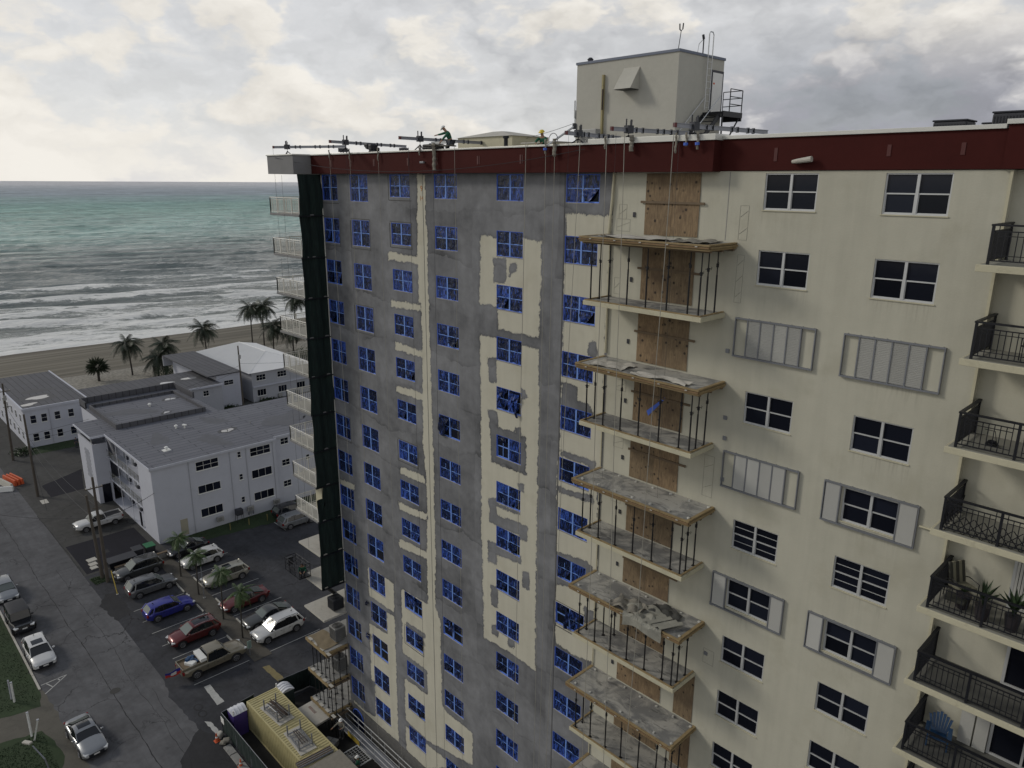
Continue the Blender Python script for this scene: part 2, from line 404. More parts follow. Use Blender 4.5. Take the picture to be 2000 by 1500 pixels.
MT['skim'] = stucco('skim_coated_stucco', (.525,.505,.415), True)
MT['ph'] = mat('penthouse_render', (.42,.41,.36), .9, var=.14, scale=.5, bump=.15)
# ------------------------------------------------------------------ the apartment tower
FL = lambda k: 42.55 - 2.7*k            # top of the slab of storey k (0 = top storey)
WT = lambda k: 42.33 - 2.7*k            # window heads
XC = -44.72
T = thing('apartment_tower', 'tall cream and grey apartment tower under repair with dark red roof band', 'apartment building', (-20, 9, 0), world=True)
POLY = [('C', [(-28.91, 39.36), (-27.72, 39.28), (-25.79, 39.38), (-24.52, 39.25), (-24.62, 34.6), (-27.54, 34.62), (-27.6, 35.83), (-29.0, 35.77)]), ('G', [(-27.94, 38.21), (-26.94, 38.29), (-26.94, 37.05), (-27.94, 36.95)]), ('G', [(-26.73, 38.08), (-26.22, 38.12), (-26.22, 37.72), (-26.72, 37.41)]), ('C', [(-28.95, 34.09), (-27.71, 34.12), (-25.76, 34.03), (-24.61, 34.07), (-24.55, 30.4), (-24.55, 21.74), (-24.49, 15.71), (-26.35, 15.85), (-28.77, 15.71), (-28.95, 23.17), (-28.94, 29.34)]), ('G', [(-28.36, 32.96), (-27.65, 33.08), (-27.65, 31.69), (-28.3, 31.64)]), ('G', [(-25.89, 31.81), (-25.51, 31.77), (-25.34, 31.36), (-25.72, 31.28)]), ('G', [(-28.42, 30.05), (-27.63, 30.14), (-27.6, 29.66), (-27.53, 29.29), (-26.21, 29.29), (-26.22, 29.57), (-25.81, 29.68), (-25.8, 29.25), (-25.43, 29.26), (-25.39, 27.13), (-28.08, 27.13), (-28.28, 29.5)]), ('G', [(-26.08, 26.54), (-25.54, 26.56), (-25.53, 26.07), (-25.85, 26.07)]), ('G', [(-28.29, 24.92), (-27.66, 25.08), (-27.63, 24.11), (-25.24, 24.29), (-25.23, 23.35), (-25.81, 23.28), (-25.82, 23.48), (-27.73, 23.4), (-28.3, 23.46)]), ('G', [(-27.66, 24.77), (-25.77, 24.91), (-25.77, 24.66), (-27.66, 24.57)]), ('G', [(-28.37, 22.26), (-27.66, 22.37), (-25.67, 22.31), (-25.66, 21.79), (-27.63, 21.64), (-27.65, 20.98), (-28.38, 20.91)]), ('G', [(-25.59, 21.46), (-25.04, 21.58), (-25.02, 20.55), (-25.58, 20.47)]), ('G', [(-28.16, 19.52), (-27.54, 19.62), (-27.5, 18.25), (-28.12, 18.25)]), ('G', [(-28.09, 16.91), (-27.53, 17.12), (-27.53, 16.32), (-28.06, 16.29)]), ('G', [(-26.71, 16.73), (-26.08, 16.83), (-26.21, 16.31), (-26.7, 16.11)]), ('C', [(-34.18, 42.37), (-33.43, 42.37), (-33.51, 37.82), (-33.39, 35.26), (-34.29, 35.15), (-34.32, 37.76)]), ('C', [(-34.13, 39.59), (-33.38, 39.63), (-33.41, 35.74), (-33.36, 31.67), (-33.3, 27.39), (-33.28, 21.31), (-33.32, 18.08), (-34.12, 17.75), (-34.04, 24.17), (-34.29, 26.54), (-34.1, 32.1), (-34.1, 37.26)]), ('C', [(-37.23, 37.93), (-34.08, 37.79), (-34.1, 37.42), (-37.26, 37.41)]), ('C', [(-37.12, 35.04), (-34.15, 35.05), (-34.17, 34.71), (-37.15, 34.62)]), ('C', [(-36.85, 32.5), (-34.09, 32.31), (-34.11, 31.96), (-36.88, 31.99)]), ('C', [(-36.89, 29.68), (-34.11, 29.75), (-34.06, 29.25), (-36.92, 29.3)]), ('C', [(-36.84, 24.28), (-34.26, 24.41), (-34.17, 23.9), (-36.86, 23.79)]), ('C', [(-37.11, 21.76), (-34.13, 21.88), (-34.15, 21.48), (-37.07, 21.19)]), ('C', [(-37.19, 19.05), (-34.11, 19.23), (-34.08, 18.75), (-37.22, 18.44)]), ('C', [(-37.32, 18.7), (-36.12, 19.16), (-34.19, 19.15), (-34.18, 18.73), (-36.82, 18.56)]), ('C', [(-34.16, 19.9), (-33.31, 20.23), (-33.47, 15.59), (-32.95, 14.85), (-32.99, 8.48), (-32.52, 8.17), (-29.88, 8.22), (-29.9, 5.72), (-33.42, 4.85), (-34.6, 4.59), (-37.22, 4.73), (-37.21, 8.25), (-34.53, 8.35), (-34.54, 10.3), (-37.28, 10.29), (-37.2, 15.32), (-34.21, 15.47)]), ('C', [(-37.25, 4.2), (-34.78, 4.23), (-33.61, 4.24), (-31.36, 4.51), (-35.58, 1.66), (-35.91, 2.09), (-37.27, 2.11)]), ('G', [(-36.78, 12.97), (-34.56, 13.06), (-34.58, 12.71), (-34.78, 12.61), (-36.71, 12.59)]), ('C', [(-41.29, 15.29), (-40.84, 15.36), (-39.03, 15.34), (-38.05, 15.3), (-38.15, 13.03), (-41.28, 12.99)]), ('C', [(-41.41, 10.63), (-39.1, 10.83), (-39.03, 12.62), (-38.12, 12.69), (-38.25, 2.21), (-41.24, 2.02), (-42.8, 1.97), (-44.29, 2.14), (-44.26, 2.36), (-42.77, 2.26), (-41.19, 2.59), (-41.05, 5.81), (-41.56, 5.72)]), ('C', [(-44.3, 21.13), (-42.44, 21.28), (-42.48, 20.85), (-44.34, 20.68)]), ('C', [(-23.0, 40.65), (-20.36, 40.58), (-20.46, 36.55), (-20.47, 31.18), (-20.44, 28.33), (-23.06, 27.52), (-23.09, 32.49), (-23.03, 36.23)]), ('C', [(-23.22, 28.57), (-20.61, 29.31), (-20.42, 24.02), (-20.28, 18.29), (-20.06, 12.13), (-22.94, 10.19), (-22.98, 16.85)]), ('G', [(-23.04, 32.79), (-22.05, 32.61), (-22.03, 32.04), (-21.25, 31.93), (-20.93, 31.35), (-23.05, 31.38)]), ('G', [(-21.44, 34.92), (-20.99, 34.99), (-20.85, 34.39), (-21.18, 34.15), (-21.47, 34.28)]), ('G', [(-23.05, 29.21), (-20.72, 29.22), (-20.82, 28.8), (-21.02, 28.15), (-21.23, 28.87), (-23.04, 28.91)]), ('G', [(-23.11, 27.28), (-22.08, 27.28), (-20.78, 27.48), (-20.76, 27.06), (-21.67, 26.97), (-23.1, 26.95)]), ('G', [(-23.21, 23.6), (-21.07, 23.87), (-20.67, 23.69), (-20.65, 23.42), (-21.88, 22.03), (-23.15, 21.72)]), ('G', [(-21.16, 21.3), (-20.36, 21.26), (-20.4, 20.72), (-21.12, 20.37)]), ('G', [(-23.2, 18.26), (-21.74, 18.19), (-20.42, 18.39), (-20.0, 12.18), (-20.16, 11.27), (-23.25, 9.13)])]
WCOL = [(-44.42,-42.62,1.60),(-41.08,-39.15,1.60),(-36.82,-34.90,1.27),(-32.66,-30.76,1.27),(-27.68,-25.80,1.27),(-23.06,-21.12,1.25),(-13.47,-11.53,1.28),(-9.34,-7.39,1.29)]
def win_rows(c):
    return range(0, 16)
def openings(cols):
    H = []
    for c in cols:
        x0, x1, h = WCOL[c]
        for k in win_rows(c):
            z1 = WT(k) if k else 42.34
            z0 = z1-h
            if c < 2 and z0 < 2.6: continue
            if z0 < .4: continue
            H.append((x0, x1, z0, z1, c, k))
    return H
def wall_grid(name, x0, x1, z0, z1, holes, step, m, y=0., depth=.13, attr=None):
    xs = set(np.round(np.arange(x0, x1, step), 3)) | {x0, x1}; zs = set(np.round(np.arange(z0, z1, step), 3)) | {z0, z1}
    ex = sorted({round(h[i], 3) for h in holes for i in (0, 1)}); ez = sorted({round(h[i], 3) for h in holes for i in (2, 3)})
    def merge(s, e):
        s = [v for v in s if all(abs(v-q) > step*.35 for q in e)] + list(e); return np.array(sorted(s))
    xs = merge(xs, [x0, x1]+[e for e in ex if e > x0]); zs = merge(zs, [z0, z1]+ez)
    nx, nz = len(xs), len(zs)
    X, Z = np.meshgrid(xs, zs)
    V = np.stack([X.ravel(), np.full(X.size, y), Z.ravel()], 1)
    cx = (xs[:-1]+xs[1:])/2; cz = (zs[:-1]+zs[1:])/2
    keep = np.ones((nz-1, nx-1), bool)
    for h in holes:
        keep[np.ix_((cz > h[2]) & (cz < h[3]), (cx > h[0]) & (cx < h[1]))] = False
    jj, ii = np.nonzero(keep)
    F = np.stack([jj*nx+ii, jj*nx+ii+1, (jj+1)*nx+ii+1, (jj+1)*nx+ii], 1)
    ev, ef = [], []
    for h in holes:
        a, b2, c, d = h[:4]; n = len(V)+len(ev)
        ev += [(a,y,c),(b2,y,c),(b2,y,d),(a,y,d),(a,y+depth,c),(b2,y+depth,c),(b2,y+depth,d),(a,y+depth,d)]
        ef += [(n,n+1,n+5,n+4),(n+1,n+2,n+6,n+5),(n+2,n+3,n+7,n+6),(n+3,n,n+4,n+7)]
    if ev: V = np.vstack([V, np.array(ev)]); F = np.vstack([F, np.array(ef)])
    me = bpy.data.meshes.new(name); me.from_pydata(V.tolist(), [], F.tolist()); me.materials.append(m)
    if attr is not None:
        a = me.attributes.new('cream', 'FLOAT', 'POINT'); a.data.foreach_set('value', attr(V[:, 0], V[:, 2]).astype(np.float32))
    me.update(); return link(name, me, T)
def vnoise(x, z, s, seed):
    r = np.random.RandomState(seed); out = 0
    for i in range(7):
        a = r.uniform(0, 2*np.pi); f = s*r.uniform(.6, 1.8); out = out + np.sin((x*np.cos(a)+z*np.sin(a))*f + r.uniform(0, 6.28))
    return out/2.6
def sdf(poly, x, z):
    d = np.full(x.shape, 1e9); inside = np.zeros(x.shape, bool); n = len(poly)
    for i in range(n):
        ax, az = poly[i]; bx, bz = poly[(i+1) % n]
        ex, ez = bx-ax, bz-az; L = ex*ex+ez*ez+1e-9
        t = np.clip(((x-ax)*ex+(z-az)*ez)/L, 0, 1)
        d = np.minimum(d, (x-ax-t*ex)**2+(z-az-t*ez)**2)
        c = ((az > z) != (bz > z)) & (x < (bx-ax)*(z-az)/(bz-az+1e-12)+ax); inside ^= c
    return np.where(inside, 1, -1)*np.sqrt(d)
def cream_attr(x, z):
    xx = x + .022*vnoise(x, z, 3.0, 3) + .030*vnoise(x, z, 10, 5); zz = z + .022*vnoise(x, z, 3.0, 4) + .02*vnoise(x, z, 11, 6)
    s = np.full(x.shape, -1.0)
    for t, p in POLY:
        px = [q[0] for q in p]; pz = [q[1] for q in p]
        sel = (x > min(px)-1.2) & (x < max(px)+1.2) & (z > min(pz)-1.2) & (z < max(pz)+1.2)
        d = np.full(x.shape, -1.0); d[sel] = sdf(p, xx[sel], zz[sel])
        s = np.maximum(s, d) if t == 'C' else np.minimum(s, -d)
    return np.clip(.5+s/.55, 0, 1)
LH = openings([0,1,2,3,4,5]); RH = openings([6, 7])
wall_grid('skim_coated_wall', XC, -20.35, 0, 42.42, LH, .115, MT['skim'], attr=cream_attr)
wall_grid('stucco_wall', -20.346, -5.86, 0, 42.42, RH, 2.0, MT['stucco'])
mb = MB(); mb.face([(-5.86,0,0),(-5.86,.28,0),(-5.86,.28,42.42),(-5.86,0,42.42)]); mb.face([(-5.86,.28,0),(9,.28,0),(9,.28,42.42),(-5.86,.28,42.42)])
mb.face([(XC,0,0),(XC,0,42.42),(XC,17,42.42),(XC,17,0)]); mb.face([(XC,17,0),(XC,17,42.42),(9,17,42.42),(9,17,0)]); mb.face([(9,.28,0),(9,17,0),(9,17,42.42),(9,.28,42.42)])
mb.build('side_wall', MT['stucco'], T)
# near-black sheet painting the shade of unlit rooms behind the openings
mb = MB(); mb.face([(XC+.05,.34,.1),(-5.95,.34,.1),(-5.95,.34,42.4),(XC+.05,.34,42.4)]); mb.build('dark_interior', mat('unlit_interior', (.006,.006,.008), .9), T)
# grey base course left of the white building skirt
mb = MB(); mb.box((XC-.02,-.12,0), (-30,-.003,2.1)); mb.build('base_course', mat('base_render', (.12,.118,.112), .9, var=.2, grime=.4), T)
# expansion joint and pipes
mb = MB(); mb.box((-23.16,-.016,2.5), (-23.11,.001,42.40)); mb.box((-33.70,-.012,3), (-33.68,.001,42.40)); mb.build('wall_joint', mat('joint', (.11,.11,.11), .9), T)
mb = MB(); mb.tube([(-20.30,-.07,42.4),(-20.34,-.08,41.3),(-20.47,-.07,39.88)], .055, 8); mb.tube([(-20.38,-.07,39.6),(-20.38,-.07,37.2)], .035, 6); mb.tube([(-20.38,-.07,36.9),(-20.38,-.07,34.6)], .05, 6)
for k in range(3, 15): mb.tube([(-20.42,-.05,FL(k)-.2),(-20.42,-.05,FL(k+1)+.05)], .03, 5)
mb.build('wall_pipe', MT['slab_edge'], T)
mb = MB(); mb.box((-5.93,-.05,0), (-5.855,-.003,42.40)); mb.build('corner_trim', MT['slab_edge'], T)
mb = MB(); mb.box((-14.9,-.006,39.9), (-14.87,.001,42.4)); mb.build('control_joint', MT['concrete'], T)
# pencilled repair marks
pen = mat('pencil_mark', (.23,.225,.19), .9)
def outline(mb, x0, x1, z0, z1, hatch=4, t=.010):
    for a, b in (((x0,z0),(x1,z0)),((x1,z0),(x1,z1)),((x1,z1),(x0,z1)),((x0,z1),(x0,z0))):
        mb.box((min(a[0],b[0])-t/2,-.006,min(a[1],b[1])-t/2), (max(a[0],b[0])+t/2,-.002,max(a[1],b[1])+t/2))
    for i in range(hatch//2):
        z = z0+(z1-z0)*(i+.5)/max(1, hatch//2); mb.tube([(x0+.03,-.004,z-.1),(x1-.03,-.004,z+.12)], .006, 4)
mb = MB(); outline(mb, -14.35,-14.0,39.95,41.2); outline(mb,-14.30,-14.02,37.6,39.4,6); outline(mb,-20.0,-19.6,40.5,41.1,3); outline(mb,-20.1,-19.4,40.0,40.5,3)
for k in (3, 4, 5): outline(mb,-19.75,-19.2,FL(k+1)+1.25,FL(k+1)+1.75,3)
outline(mb,-15.0,-14.55,29.4,31.2,5); outline(mb,-14.3,-13.8,21.7,22.4,0); outline(mb,-20.1,-19.8,37.3,38.0,2)
mb.build('repair_marks', pen, T)
# orange spray numbers high on the bare stripe: "9" over "14"
def glyphs(s, x, z, h, y, m, parent, name='lettering', rx=R(90)):
    c = bpy.data.curves.new(name, 'FONT'); c.body = s; c.size = h; c.extrude = .002; c.align_x = 'CENTER'
    o = bpy.data.objects.new(name, c); COL.objects.link(o); dg = bpy.context.evaluated_depsgraph_get()
    me = bpy.data.meshes.new_from_object(o.evaluated_get(dg)); bpy.data.objects.remove(o)
    me.materials.append(m); me.transform(Matrix.Translation((x, y, z)) @ Matrix.Rotation(rx, 4, 'X'))
    return link(name, me, parent)
sp = mat('orange_spray', (.42,.16,.02), .8)
glyphs('9', -33.8, 41.45, .42, -.006, sp, T); glyphs('14', -33.82, 40.95, .36, -.006, sp, T)
# little wall boxes
mb = MB()
for k in range(0, 14): z = FL(k+1); MB().box((-19.25,-.04,z+.75), (-19.13,-.002,z+.95)).build('junction_box', MT['acdark'], T)
for x, z in ((-14.45,35.6),(-14.3,32.9),(-14.25,32.05),(-14.2,30.3),(-14.2,24.6),(-14.25,22.1)): MB().box((x,-.05,z), (x+.15,-.002,z+.16)).build('junction_box', MT['steel'], T)
MB().tube([(-6.75,-.04,30.95),(-5.95,-.04,30.93)], .04, 6).build('wall_conduit', MT['slab_edge'], T)

# ---- red roof band, corner eave, copings, roof deck
mb = MB(); mb.box((XC-.02,-.55,42.40), (-15.32,.30,43.52)); mb.box((-15.32,-.05,42.44), (-6.15,.30,43.55)); mb.box((-6.15,-.12,42.44), (9.1,.30,43.66))
mb.box((9.0,.30,42.44), (9.1,17,43.6)); mb.box((XC,16.8,42.44), (9.1,17.1,43.5))
mb.build('parapet_band', MT['red'], T)
mb = MB(); mb.box((-48.2,-1.82,42.38), (-44.75,2.2,43.52)); mb.box((-44.75,-1.82,42.381), (-44.72,-.56,43.521)); mb.build('corner_eave', MT['greyblock'], T)
mb = MB(); mb.box((-48.26,-1.88,43.52), (-44.66,2.3,43.60)); mb.box((-44.66,-.62,43.52), (-21.35,.36,43.60)); mb.box((-21.35,-.62,43.52), (-15.26,.36,43.74)); mb.box((-15.26,-.12,43.55), (-6.2,.36,43.68)); mb.box((-6.2,-.19,43.66), (9.16,.36,43.80))
mb.build('coping', MT['coping'], T, bevel=.01)
mb = MB(); mb.box((-44.7,.30,43.0), (9,16.8,43.28)); mb.build('roof_deck', MT['gravel'], T)
mb = MB()
for x in (-13.2,-9.4,-7.3): mb.box((x,-.066,42.75 if x<-12 else 42.85), (x+.12,-.052,43.2))
for x in (-42.3,-40.1,-37.6,-34.3,-31.8,-28.5,-25.5): mb.box((x,-.566,42.8), (x+.10,-.552,43.2)); mb.box((x+.16,-.566,42.8), (x+.20,-.552,43.2))
mb.build('band_patch', mat('red_patch', (.075,.014,.012), .6), T)
mb = MB(); mb.tube([(-12.45,-.16,42.72),(-12.25,-.20,42.74),(-11.75,-.22,42.80)], .06, 10, r2=.10); mb.build('flood_lamp', MT['concrete_pale'], T)

# ---- windows
FILMV = {}
def film_mesh(w, h, seed, kind='full'):
    key = (round(w, 2), round(h, 2), seed, kind)
    if key in FILMV: return FILMV[key]
    r = random.Random(seed*31+len(kind)); mb = MB(); nx, nz = 7, 8; P = {}
    for j in range(nz+1):
        for i in range(nx+1):
            u, v = i/nx, j/nz
            if kind == 'torn':            # hangs from the head, slumping to one side
                zz = v*(.55+.4*abs(math.sin(3*u+seed))); xx = u*(1-.35*v)
            elif kind == 'rag':
                zz = v*(.35+.25*math.sin(5*u+seed)**2); xx = .15+u*.7
            else: zz, xx = v, u
            y = -.012 - r.random()*.022 - (0.02*math.sin(9*u+seed+2*v))*(0 if i in (0, nx) else 1)
            if kind != 'full': y -= .03+.05*r.random()
            P[i, j] = len(mb.v); mb.v.append((xx*w, y, -zz*h))
    for j in range(nz):
        for i in range(nx): mb.f.append((P[i,j], P[i,j+1], P[i+1,j+1], P[i+1,j])); mb.m.append(0)
    me = mb.mesh('plastic_film', MT['film']); me.polygons.foreach_set('use_smooth', [True]*len(me.polygons)); FILMV[key] = me
    return me
FR = {}
def frame_mesh(w, h, style):
    key = (round(w, 2), round(h, 2), style)
    if key in FR: return FR[key]
    mb = MB(); t = .045; y0, y1 = .035, .10
    mb.box((0,y0,-h), (t,y1,0)); mb.box((w-t,y0,-h), (w,y1,0)); mb.box((t,y0,-t), (w-t,y1,0)); mb.box((t,y0,-h), (w-t,y1,-h+t))
    mb.box((w/2-.045,y0-.012,-h+t), (w/2+.045,y1,-t), 1)
    zm = -h*.49
    mb.box((t,y0+.012,zm-.022), (w/2-.045,y1,zm+.022), 1); mb.box((w/2+.045,y0+.012,zm-.022), (w-t,y1,zm+.022), 1)
    for a in (t, w/2+.045):
        b = a+w/2-.045-t
        mb.box((a,y0+.022,-h+t), (a+.022,y1,zm-.022), 1); mb.box((b-.022,y0+.022,-h+t), (b,y1,zm-.022), 1); mb.box((a+.022,y0+.022,-h+t), (b-.022,y1,-h+t+.03), 1)
    if style == 'bars':
        for q in (.25, .74):
            mb.box((t+.022,y0+.03,-h*q-.010), (w/2-.05,y1,-h*q+.010), 1); mb.box((w/2+.05,y0+.03,-h*q-.010), (w-t-.022,y1,-h*q+.010), 1)
    if style == 'taped':   # extra tape down the middle of each sash
        for q in (.25, .75): mb.box((w*q-.014,y0+.02,-h+t), (w*q+.014,y1,-t), 1)
        ms = [MT['tape'], MT['tape_pale']]
    elif style == 'taped_plain': ms = [MT['tape'], MT['tape_pale']]
    else: ms = [MT['alu'], MT['alu']]
    FR[key] = mb.mesh('window', ms); return FR[key]
PN = {}
def pane_mesh(w, h, m='glass'):
    key = (round(w, 3), round(h, 3), m)
    if key not in PN:
        mb = MB(); mb.box((0,.085,-h), (w,.093,0)); PN[key] = mb.mesh('pane', MT[m])
    return PN[key]
RV = {}
def place_window(x0, x1, z0, z1, style, spec, parent=T, y=0., seed=0):
    w, h = x1-x0, z1-z0
    o = link('window', frame_mesh(w, h, style), parent); o.location = (x0, y, z1)
    zm = -h*.49; t = .045; pw = w/2-.045-t-.0; pad = .012
    cells = [(t, -t, pw, -zm-.022-t), (w/2+.045, -t, pw, -zm-.022-t), (t, zm-.022, pw, h+zm-.022-t), (w/2+.045, zm-.022, pw, h+zm-.022-t)]
    for i, (a, b, cw, chh) in enumerate(cells):
        p = link('pane', pane_mesh(cw, chh), o); p.location = (a, 0, b)
        if style.startswith('taped'):
            s = spec[i] if spec else 'f'
            if s in 'ftr':
                f = link('plastic_film', film_mesh(cw, chh, (seed*5+i*3) % 7, {'f':'full','t':'torn','r':'rag'}[s]), o); f.location = (a, .062, b)
    if style.startswith('taped'):
        key = (round(w,2), round(h,2))
        if key not in RV:
            mb = MB(); d = .035
            mb.box((0,.001,-h+.0), (.012,.12,0)); mb.box((.012,.001,-.014), (w-.012,.12,-.001)); mb.box((w-.012,.001,-h), (w,.12,0)); mb.box((-.004,-.006,-h-.03), (w+.02,-.001,-h+.02), 1)
            mb.box((.012,.001,-h), (w-.012,.05,-h+.016), 2)
            RV[key] = mb.mesh('masking_tape', [MT['tape'], MT['concrete'], MT['coping']])
        link('masking_tape', RV[key], o)
    else:
        sl = MB(); sl.box((-.03,-.03,-h-.035), (w+.03,.03,-h+.004)); link('sill', sl.mesh('sill', MT['white']), o) if key_sill(w, h) is None else link('sill', key_sill(w, h), o)
    return o
_S = {}
def key_sill(w, h):
    k = (round(w,2), round(h,2))
    if k not in _S:
        sl = MB(); sl.box((-.03,-.035,-h-.03), (w+.03,.03,-h+.004)); _S[k] = sl.mesh('sill', MT['slab_edge'])
    return _S[k]
SPEC = {(3,5):'fftn',(4,4):'tttt',(4,5):'rfnf',(4,3):'ffff',(0,9):'ffnt',(2,10):'ttnn',(3,10):'rrnn',(1,12):'fnnn',(0,8):'ffff',(1,9):'fffn',(0,10):'ffrn',(1,8):'ffft',(5,8):'rtnt',(5,12):'rtnt',(1,4):'ffff',(0,5):'ffff',(0,12):'fffn',(1,11):'fftf',(5,9):'ffff',(2,11):'fffr'}
rs = random.Random(5)
for x0, x1, z0, z1, c, k in LH:
    st = 'taped_plain' if (c <= 1 or (c+k) % 3) and not (c in (4, 2) and k % 2 == 0) else 'taped'
    place_window(x0, x1, z0, z1, st, SPEC.get((c, k), ''.join(rs.choice('ffffft') if q > 1 else 'f' for q in range(4))), seed=c*17+k)
for x0, x1, z0, z1, c, k in RH:
    if (c, k) in ((6,2),(7,2),(6,4)): continue
    place_window(x0, x1, z0, z1, 'bars' if k == 5 else 'plain', None)
# loose blue plastic blowing out of some openings
def rag(x, z, w, h, seed):
    r = random.Random(seed); mb = MB(); n = 6
    for j in range(n+1):
        for i in range(4): mb.v.append((x+i/3*w*(1-.4*j/n)+.08*math.sin(j*1.3+seed), -.05-.10*math.sin(j*.9+i+seed)**2-.04*r.random(), z-h*j/n))
    for j in range(n):
        for i in range(3): a = j*4+i; mb.f.append((a,a+4,a+5,a+1)); mb.m.append(0)
    mb.build('loose_plastic', MT['film'], T, smooth=True)
for c, k, fx, w, h in ((4,4,.1,.35,.9),(4,4,.55,.5,1.0),(4,4,.8,.25,1.25),(3,5,.05,.8,1.1),(1,12,-.35,.5,.5),(1,11,-.3,.4,.4),(2,10,.2,1.2,.6),(3,10,.35,.6,.55),(0,10,.35,.4,1.3),(2,11,.8,.4,.6),(5,8,.35,.4,1.1),(5,12,.1,.5,1.1)):
    x0, x1, hh = WCOL[c]; rag(x0+fx*(x1-x0), WT(k)-.12, w, h, c*7+k)
# head and jamb tape rims, grey grooves round a few left-hand windows
gm = mat('saw_cut_margin', (.085,.085,.08), .95)
mb = MB()
for c, k in ((0,0),(0,1),(1,1),(2,0),(2,1),(1,3),(2,6),(0,6),(5,8),(5,12),(2,11)):
    x0, x1, h = WCOL[c]; z1 = WT(k); z0 = z1-h; a = .16
    j = lambda: rs.uniform(-.03, .03)
    mb.box((x0-a-.03+j(),-.012,z0-a), (x0-a+.03,-.001,z1-.02+j())); mb.box((x0-a+.03,-.012,z0-a-.02+j()*.3), (x1+.12+j(),-.001,z0-a+.03))
    if k: mb.box((x1+.06,-.012,z0-a+.03), (x1+.09,-.001,z1+.05+j())); mb.box((x0-a+.03,-.012,z1+.06), (x1+.06,-.001,z1+.09))
mb.build('saw_cut_margins', gm, T)

# ---- storm shutters on the cream wall
MT['louvre'] = mat('aluminium_louvre', (.42,.42,.395), .6, .0, var=.08, obj_var=.12)
def louvre_mesh(w, h, solid):
    mb = MB()
    if solid: mb.box((0,-.07,0), (w,-.05,h))
    else:
        n = 24
        for i in range(n):
            z = h*i/n; mb.face([(0,-.052,z),(w,-.052,z),(w,-.072,z+h/n*.9),(0,-.072,z+h/n*.9)]); mb.face([(0,-.072,z+h/n*.9),(w,-.072,z+h/n*.9),(w,-.052,z+h/n),(0,-.052,z+h/n)])
    return mb.mesh('shutter_panel', MT['louvre'])
LV = {}
def shutter(x0, x1, z0, z1, panels, solid, cols):
    mb = MB(); t = .055
    mb.box((x0,-.10,z1-t), (x1,-.002,z1)); mb.box((x0,-.12,z0), (x1,-.002,z0+t)); mb.box((x0,-.10,z0+t), (x0+.035,-.002,z1-t)); mb.box((x1-.035,-.10,z0+t), (x1,-.002,z1-t))
    xs = [x0+(x1-x0)*c for c in cols]
    for x in xs: mb.box((x-.022,-.085,z0+t), (x+.022,-.003,z1-t))
    for i in range(8): xx = x0+.1+(x1-x0-.2)*i/7; mb.box((xx,-.03,z1), (xx+.02,-.002,z1+.02))
    o = mb.build('shutter_frame', MT['steel'], T)
    for i in panels:
        a, b = ([x0+.035]+xs+[x1-.035])[i], ([x0+.035]+xs+[x1-.035])[i+1]
        key = (round(b-a, 2), solid)
        if key not in LV: LV[key] = louvre_mesh(b-a-.05, z1-z0-2*t-.02, solid)
        p = link('shutter_panel', LV[key], o); p.location = (a+.025, 0, z0+t+.01)
C6S = [.165,.33,.50,.665,.83]
shutter(-14.13,-10.97,35.53,37.05,(1,2,3,4),False,C6S); shutter(-9.99,-6.81,35.53,37.05,(1,2,3,4),False,C6S)
shutter(-14.15,-10.98,30.10,31.64,(1,2,3,4),True,C6S)
for k in (4, 6):
    z1 = 31.64 if k == 4 else 31.64-5.4
    shutter(-10.02,-6.81,z1-1.56,z1,(0,2),True,[.185,.80])
shutter(-14.15,-10.98,31.64-5.4-1.56,31.64-5.4,(0,2),True,[.20,.82])
for k in (8, 10, 12):
    z1 = 31.64-2.7*(k-4); 
    if k > 9: shutter(-14.15,-10.98,z1-1.56,z1,(0,2),True,[.20,.82])

# ---- boarded balcony doors
def sheet(x0, x1, z0, z1, y=-.012):
    mb = MB(); mb.box((x0,y-.015,z0), (x1,y,z1)); return mb.build('plywood_sheet', MT['ply'], T)
rp = random.Random(3)
for k in range(0, 14):
    z = FL(k+1)+.06; zt = (42.36 if k == 0 else FL(k)-.2)
    dxx = -.03*k
    sheet(-18.65+dxx, -17.36+dxx, z, zt-rp.uniform(0,.02), -.010); sheet(-17.345+dxx, -16.1+dxx, z+rp.uniform(0,.04), zt, -.018)
    mb = MB(); mb.box((-18.85,-.085,z+1.27), (-15.85,-.036,z+1.36)); mb.build('batten', MT['timber_dark'], T)
    if k >= 8: sheet(-15.6, -14.6, z, zt)
mb = MB(); mb.face([(-18.0,-.04,32.4),(-17.1,-.05,33.2),(-17.05,-.05,33.15),(-17.9,-.04,32.2)]); mb.build('tape_tail', MT['tape'], T)

# ---- penthouse on the roof
PH = MB().box((-27.9,6,43.28), (-21.56,10,47.94)).build('penthouse', MT['ph'], T)
MB().box((-27.95,5.95,47.94), (-21.51,10.05,48.06)).build('roof_edge', mat('blue_grey_trim', (.13,.15,.20), .6), PH)
mb = MB(); a, b = -24.77, -23.80; z0, z1 = 46.45, 47.50
mb.face([(a,5.997,z1),(b,5.997,z1),(b+.02,5.25,z0),(a-.05,5.25,z0)][::-1]); mb.face([(b,5.997,z1),(b,5.997,z0),(b+.02,5.25,z0)]); mb.face([(a,5.997,z1),(a-.05,5.25,z0),(a,5.997,z0)]); mb.face([(a-.05,5.25,z0-.02),(b+.02,5.25,z0-.02),(b,5.997,z0-.02),(a,5.997,z0-.02)],1)
mb.build('vent_hood', [MT['ph'], MT['black']], PH)
mb = MB(); mb.box((-26.08,5.86,43.9), (-25.98,5.997,47.30)); mb.box((-26.0,5.80,45.6), (-25.94,5.86,46.6), 1); mb.build('yellow_conduit', [mat('yellowed_conduit', (.30,.26,.13), .7, grime=.4), MT['rust']], PH)
mb = MB(); mb.box((-21.555,8.95,45.40), (-21.50,9.85,47.30)); mb.build('door', MT['white'], PH)
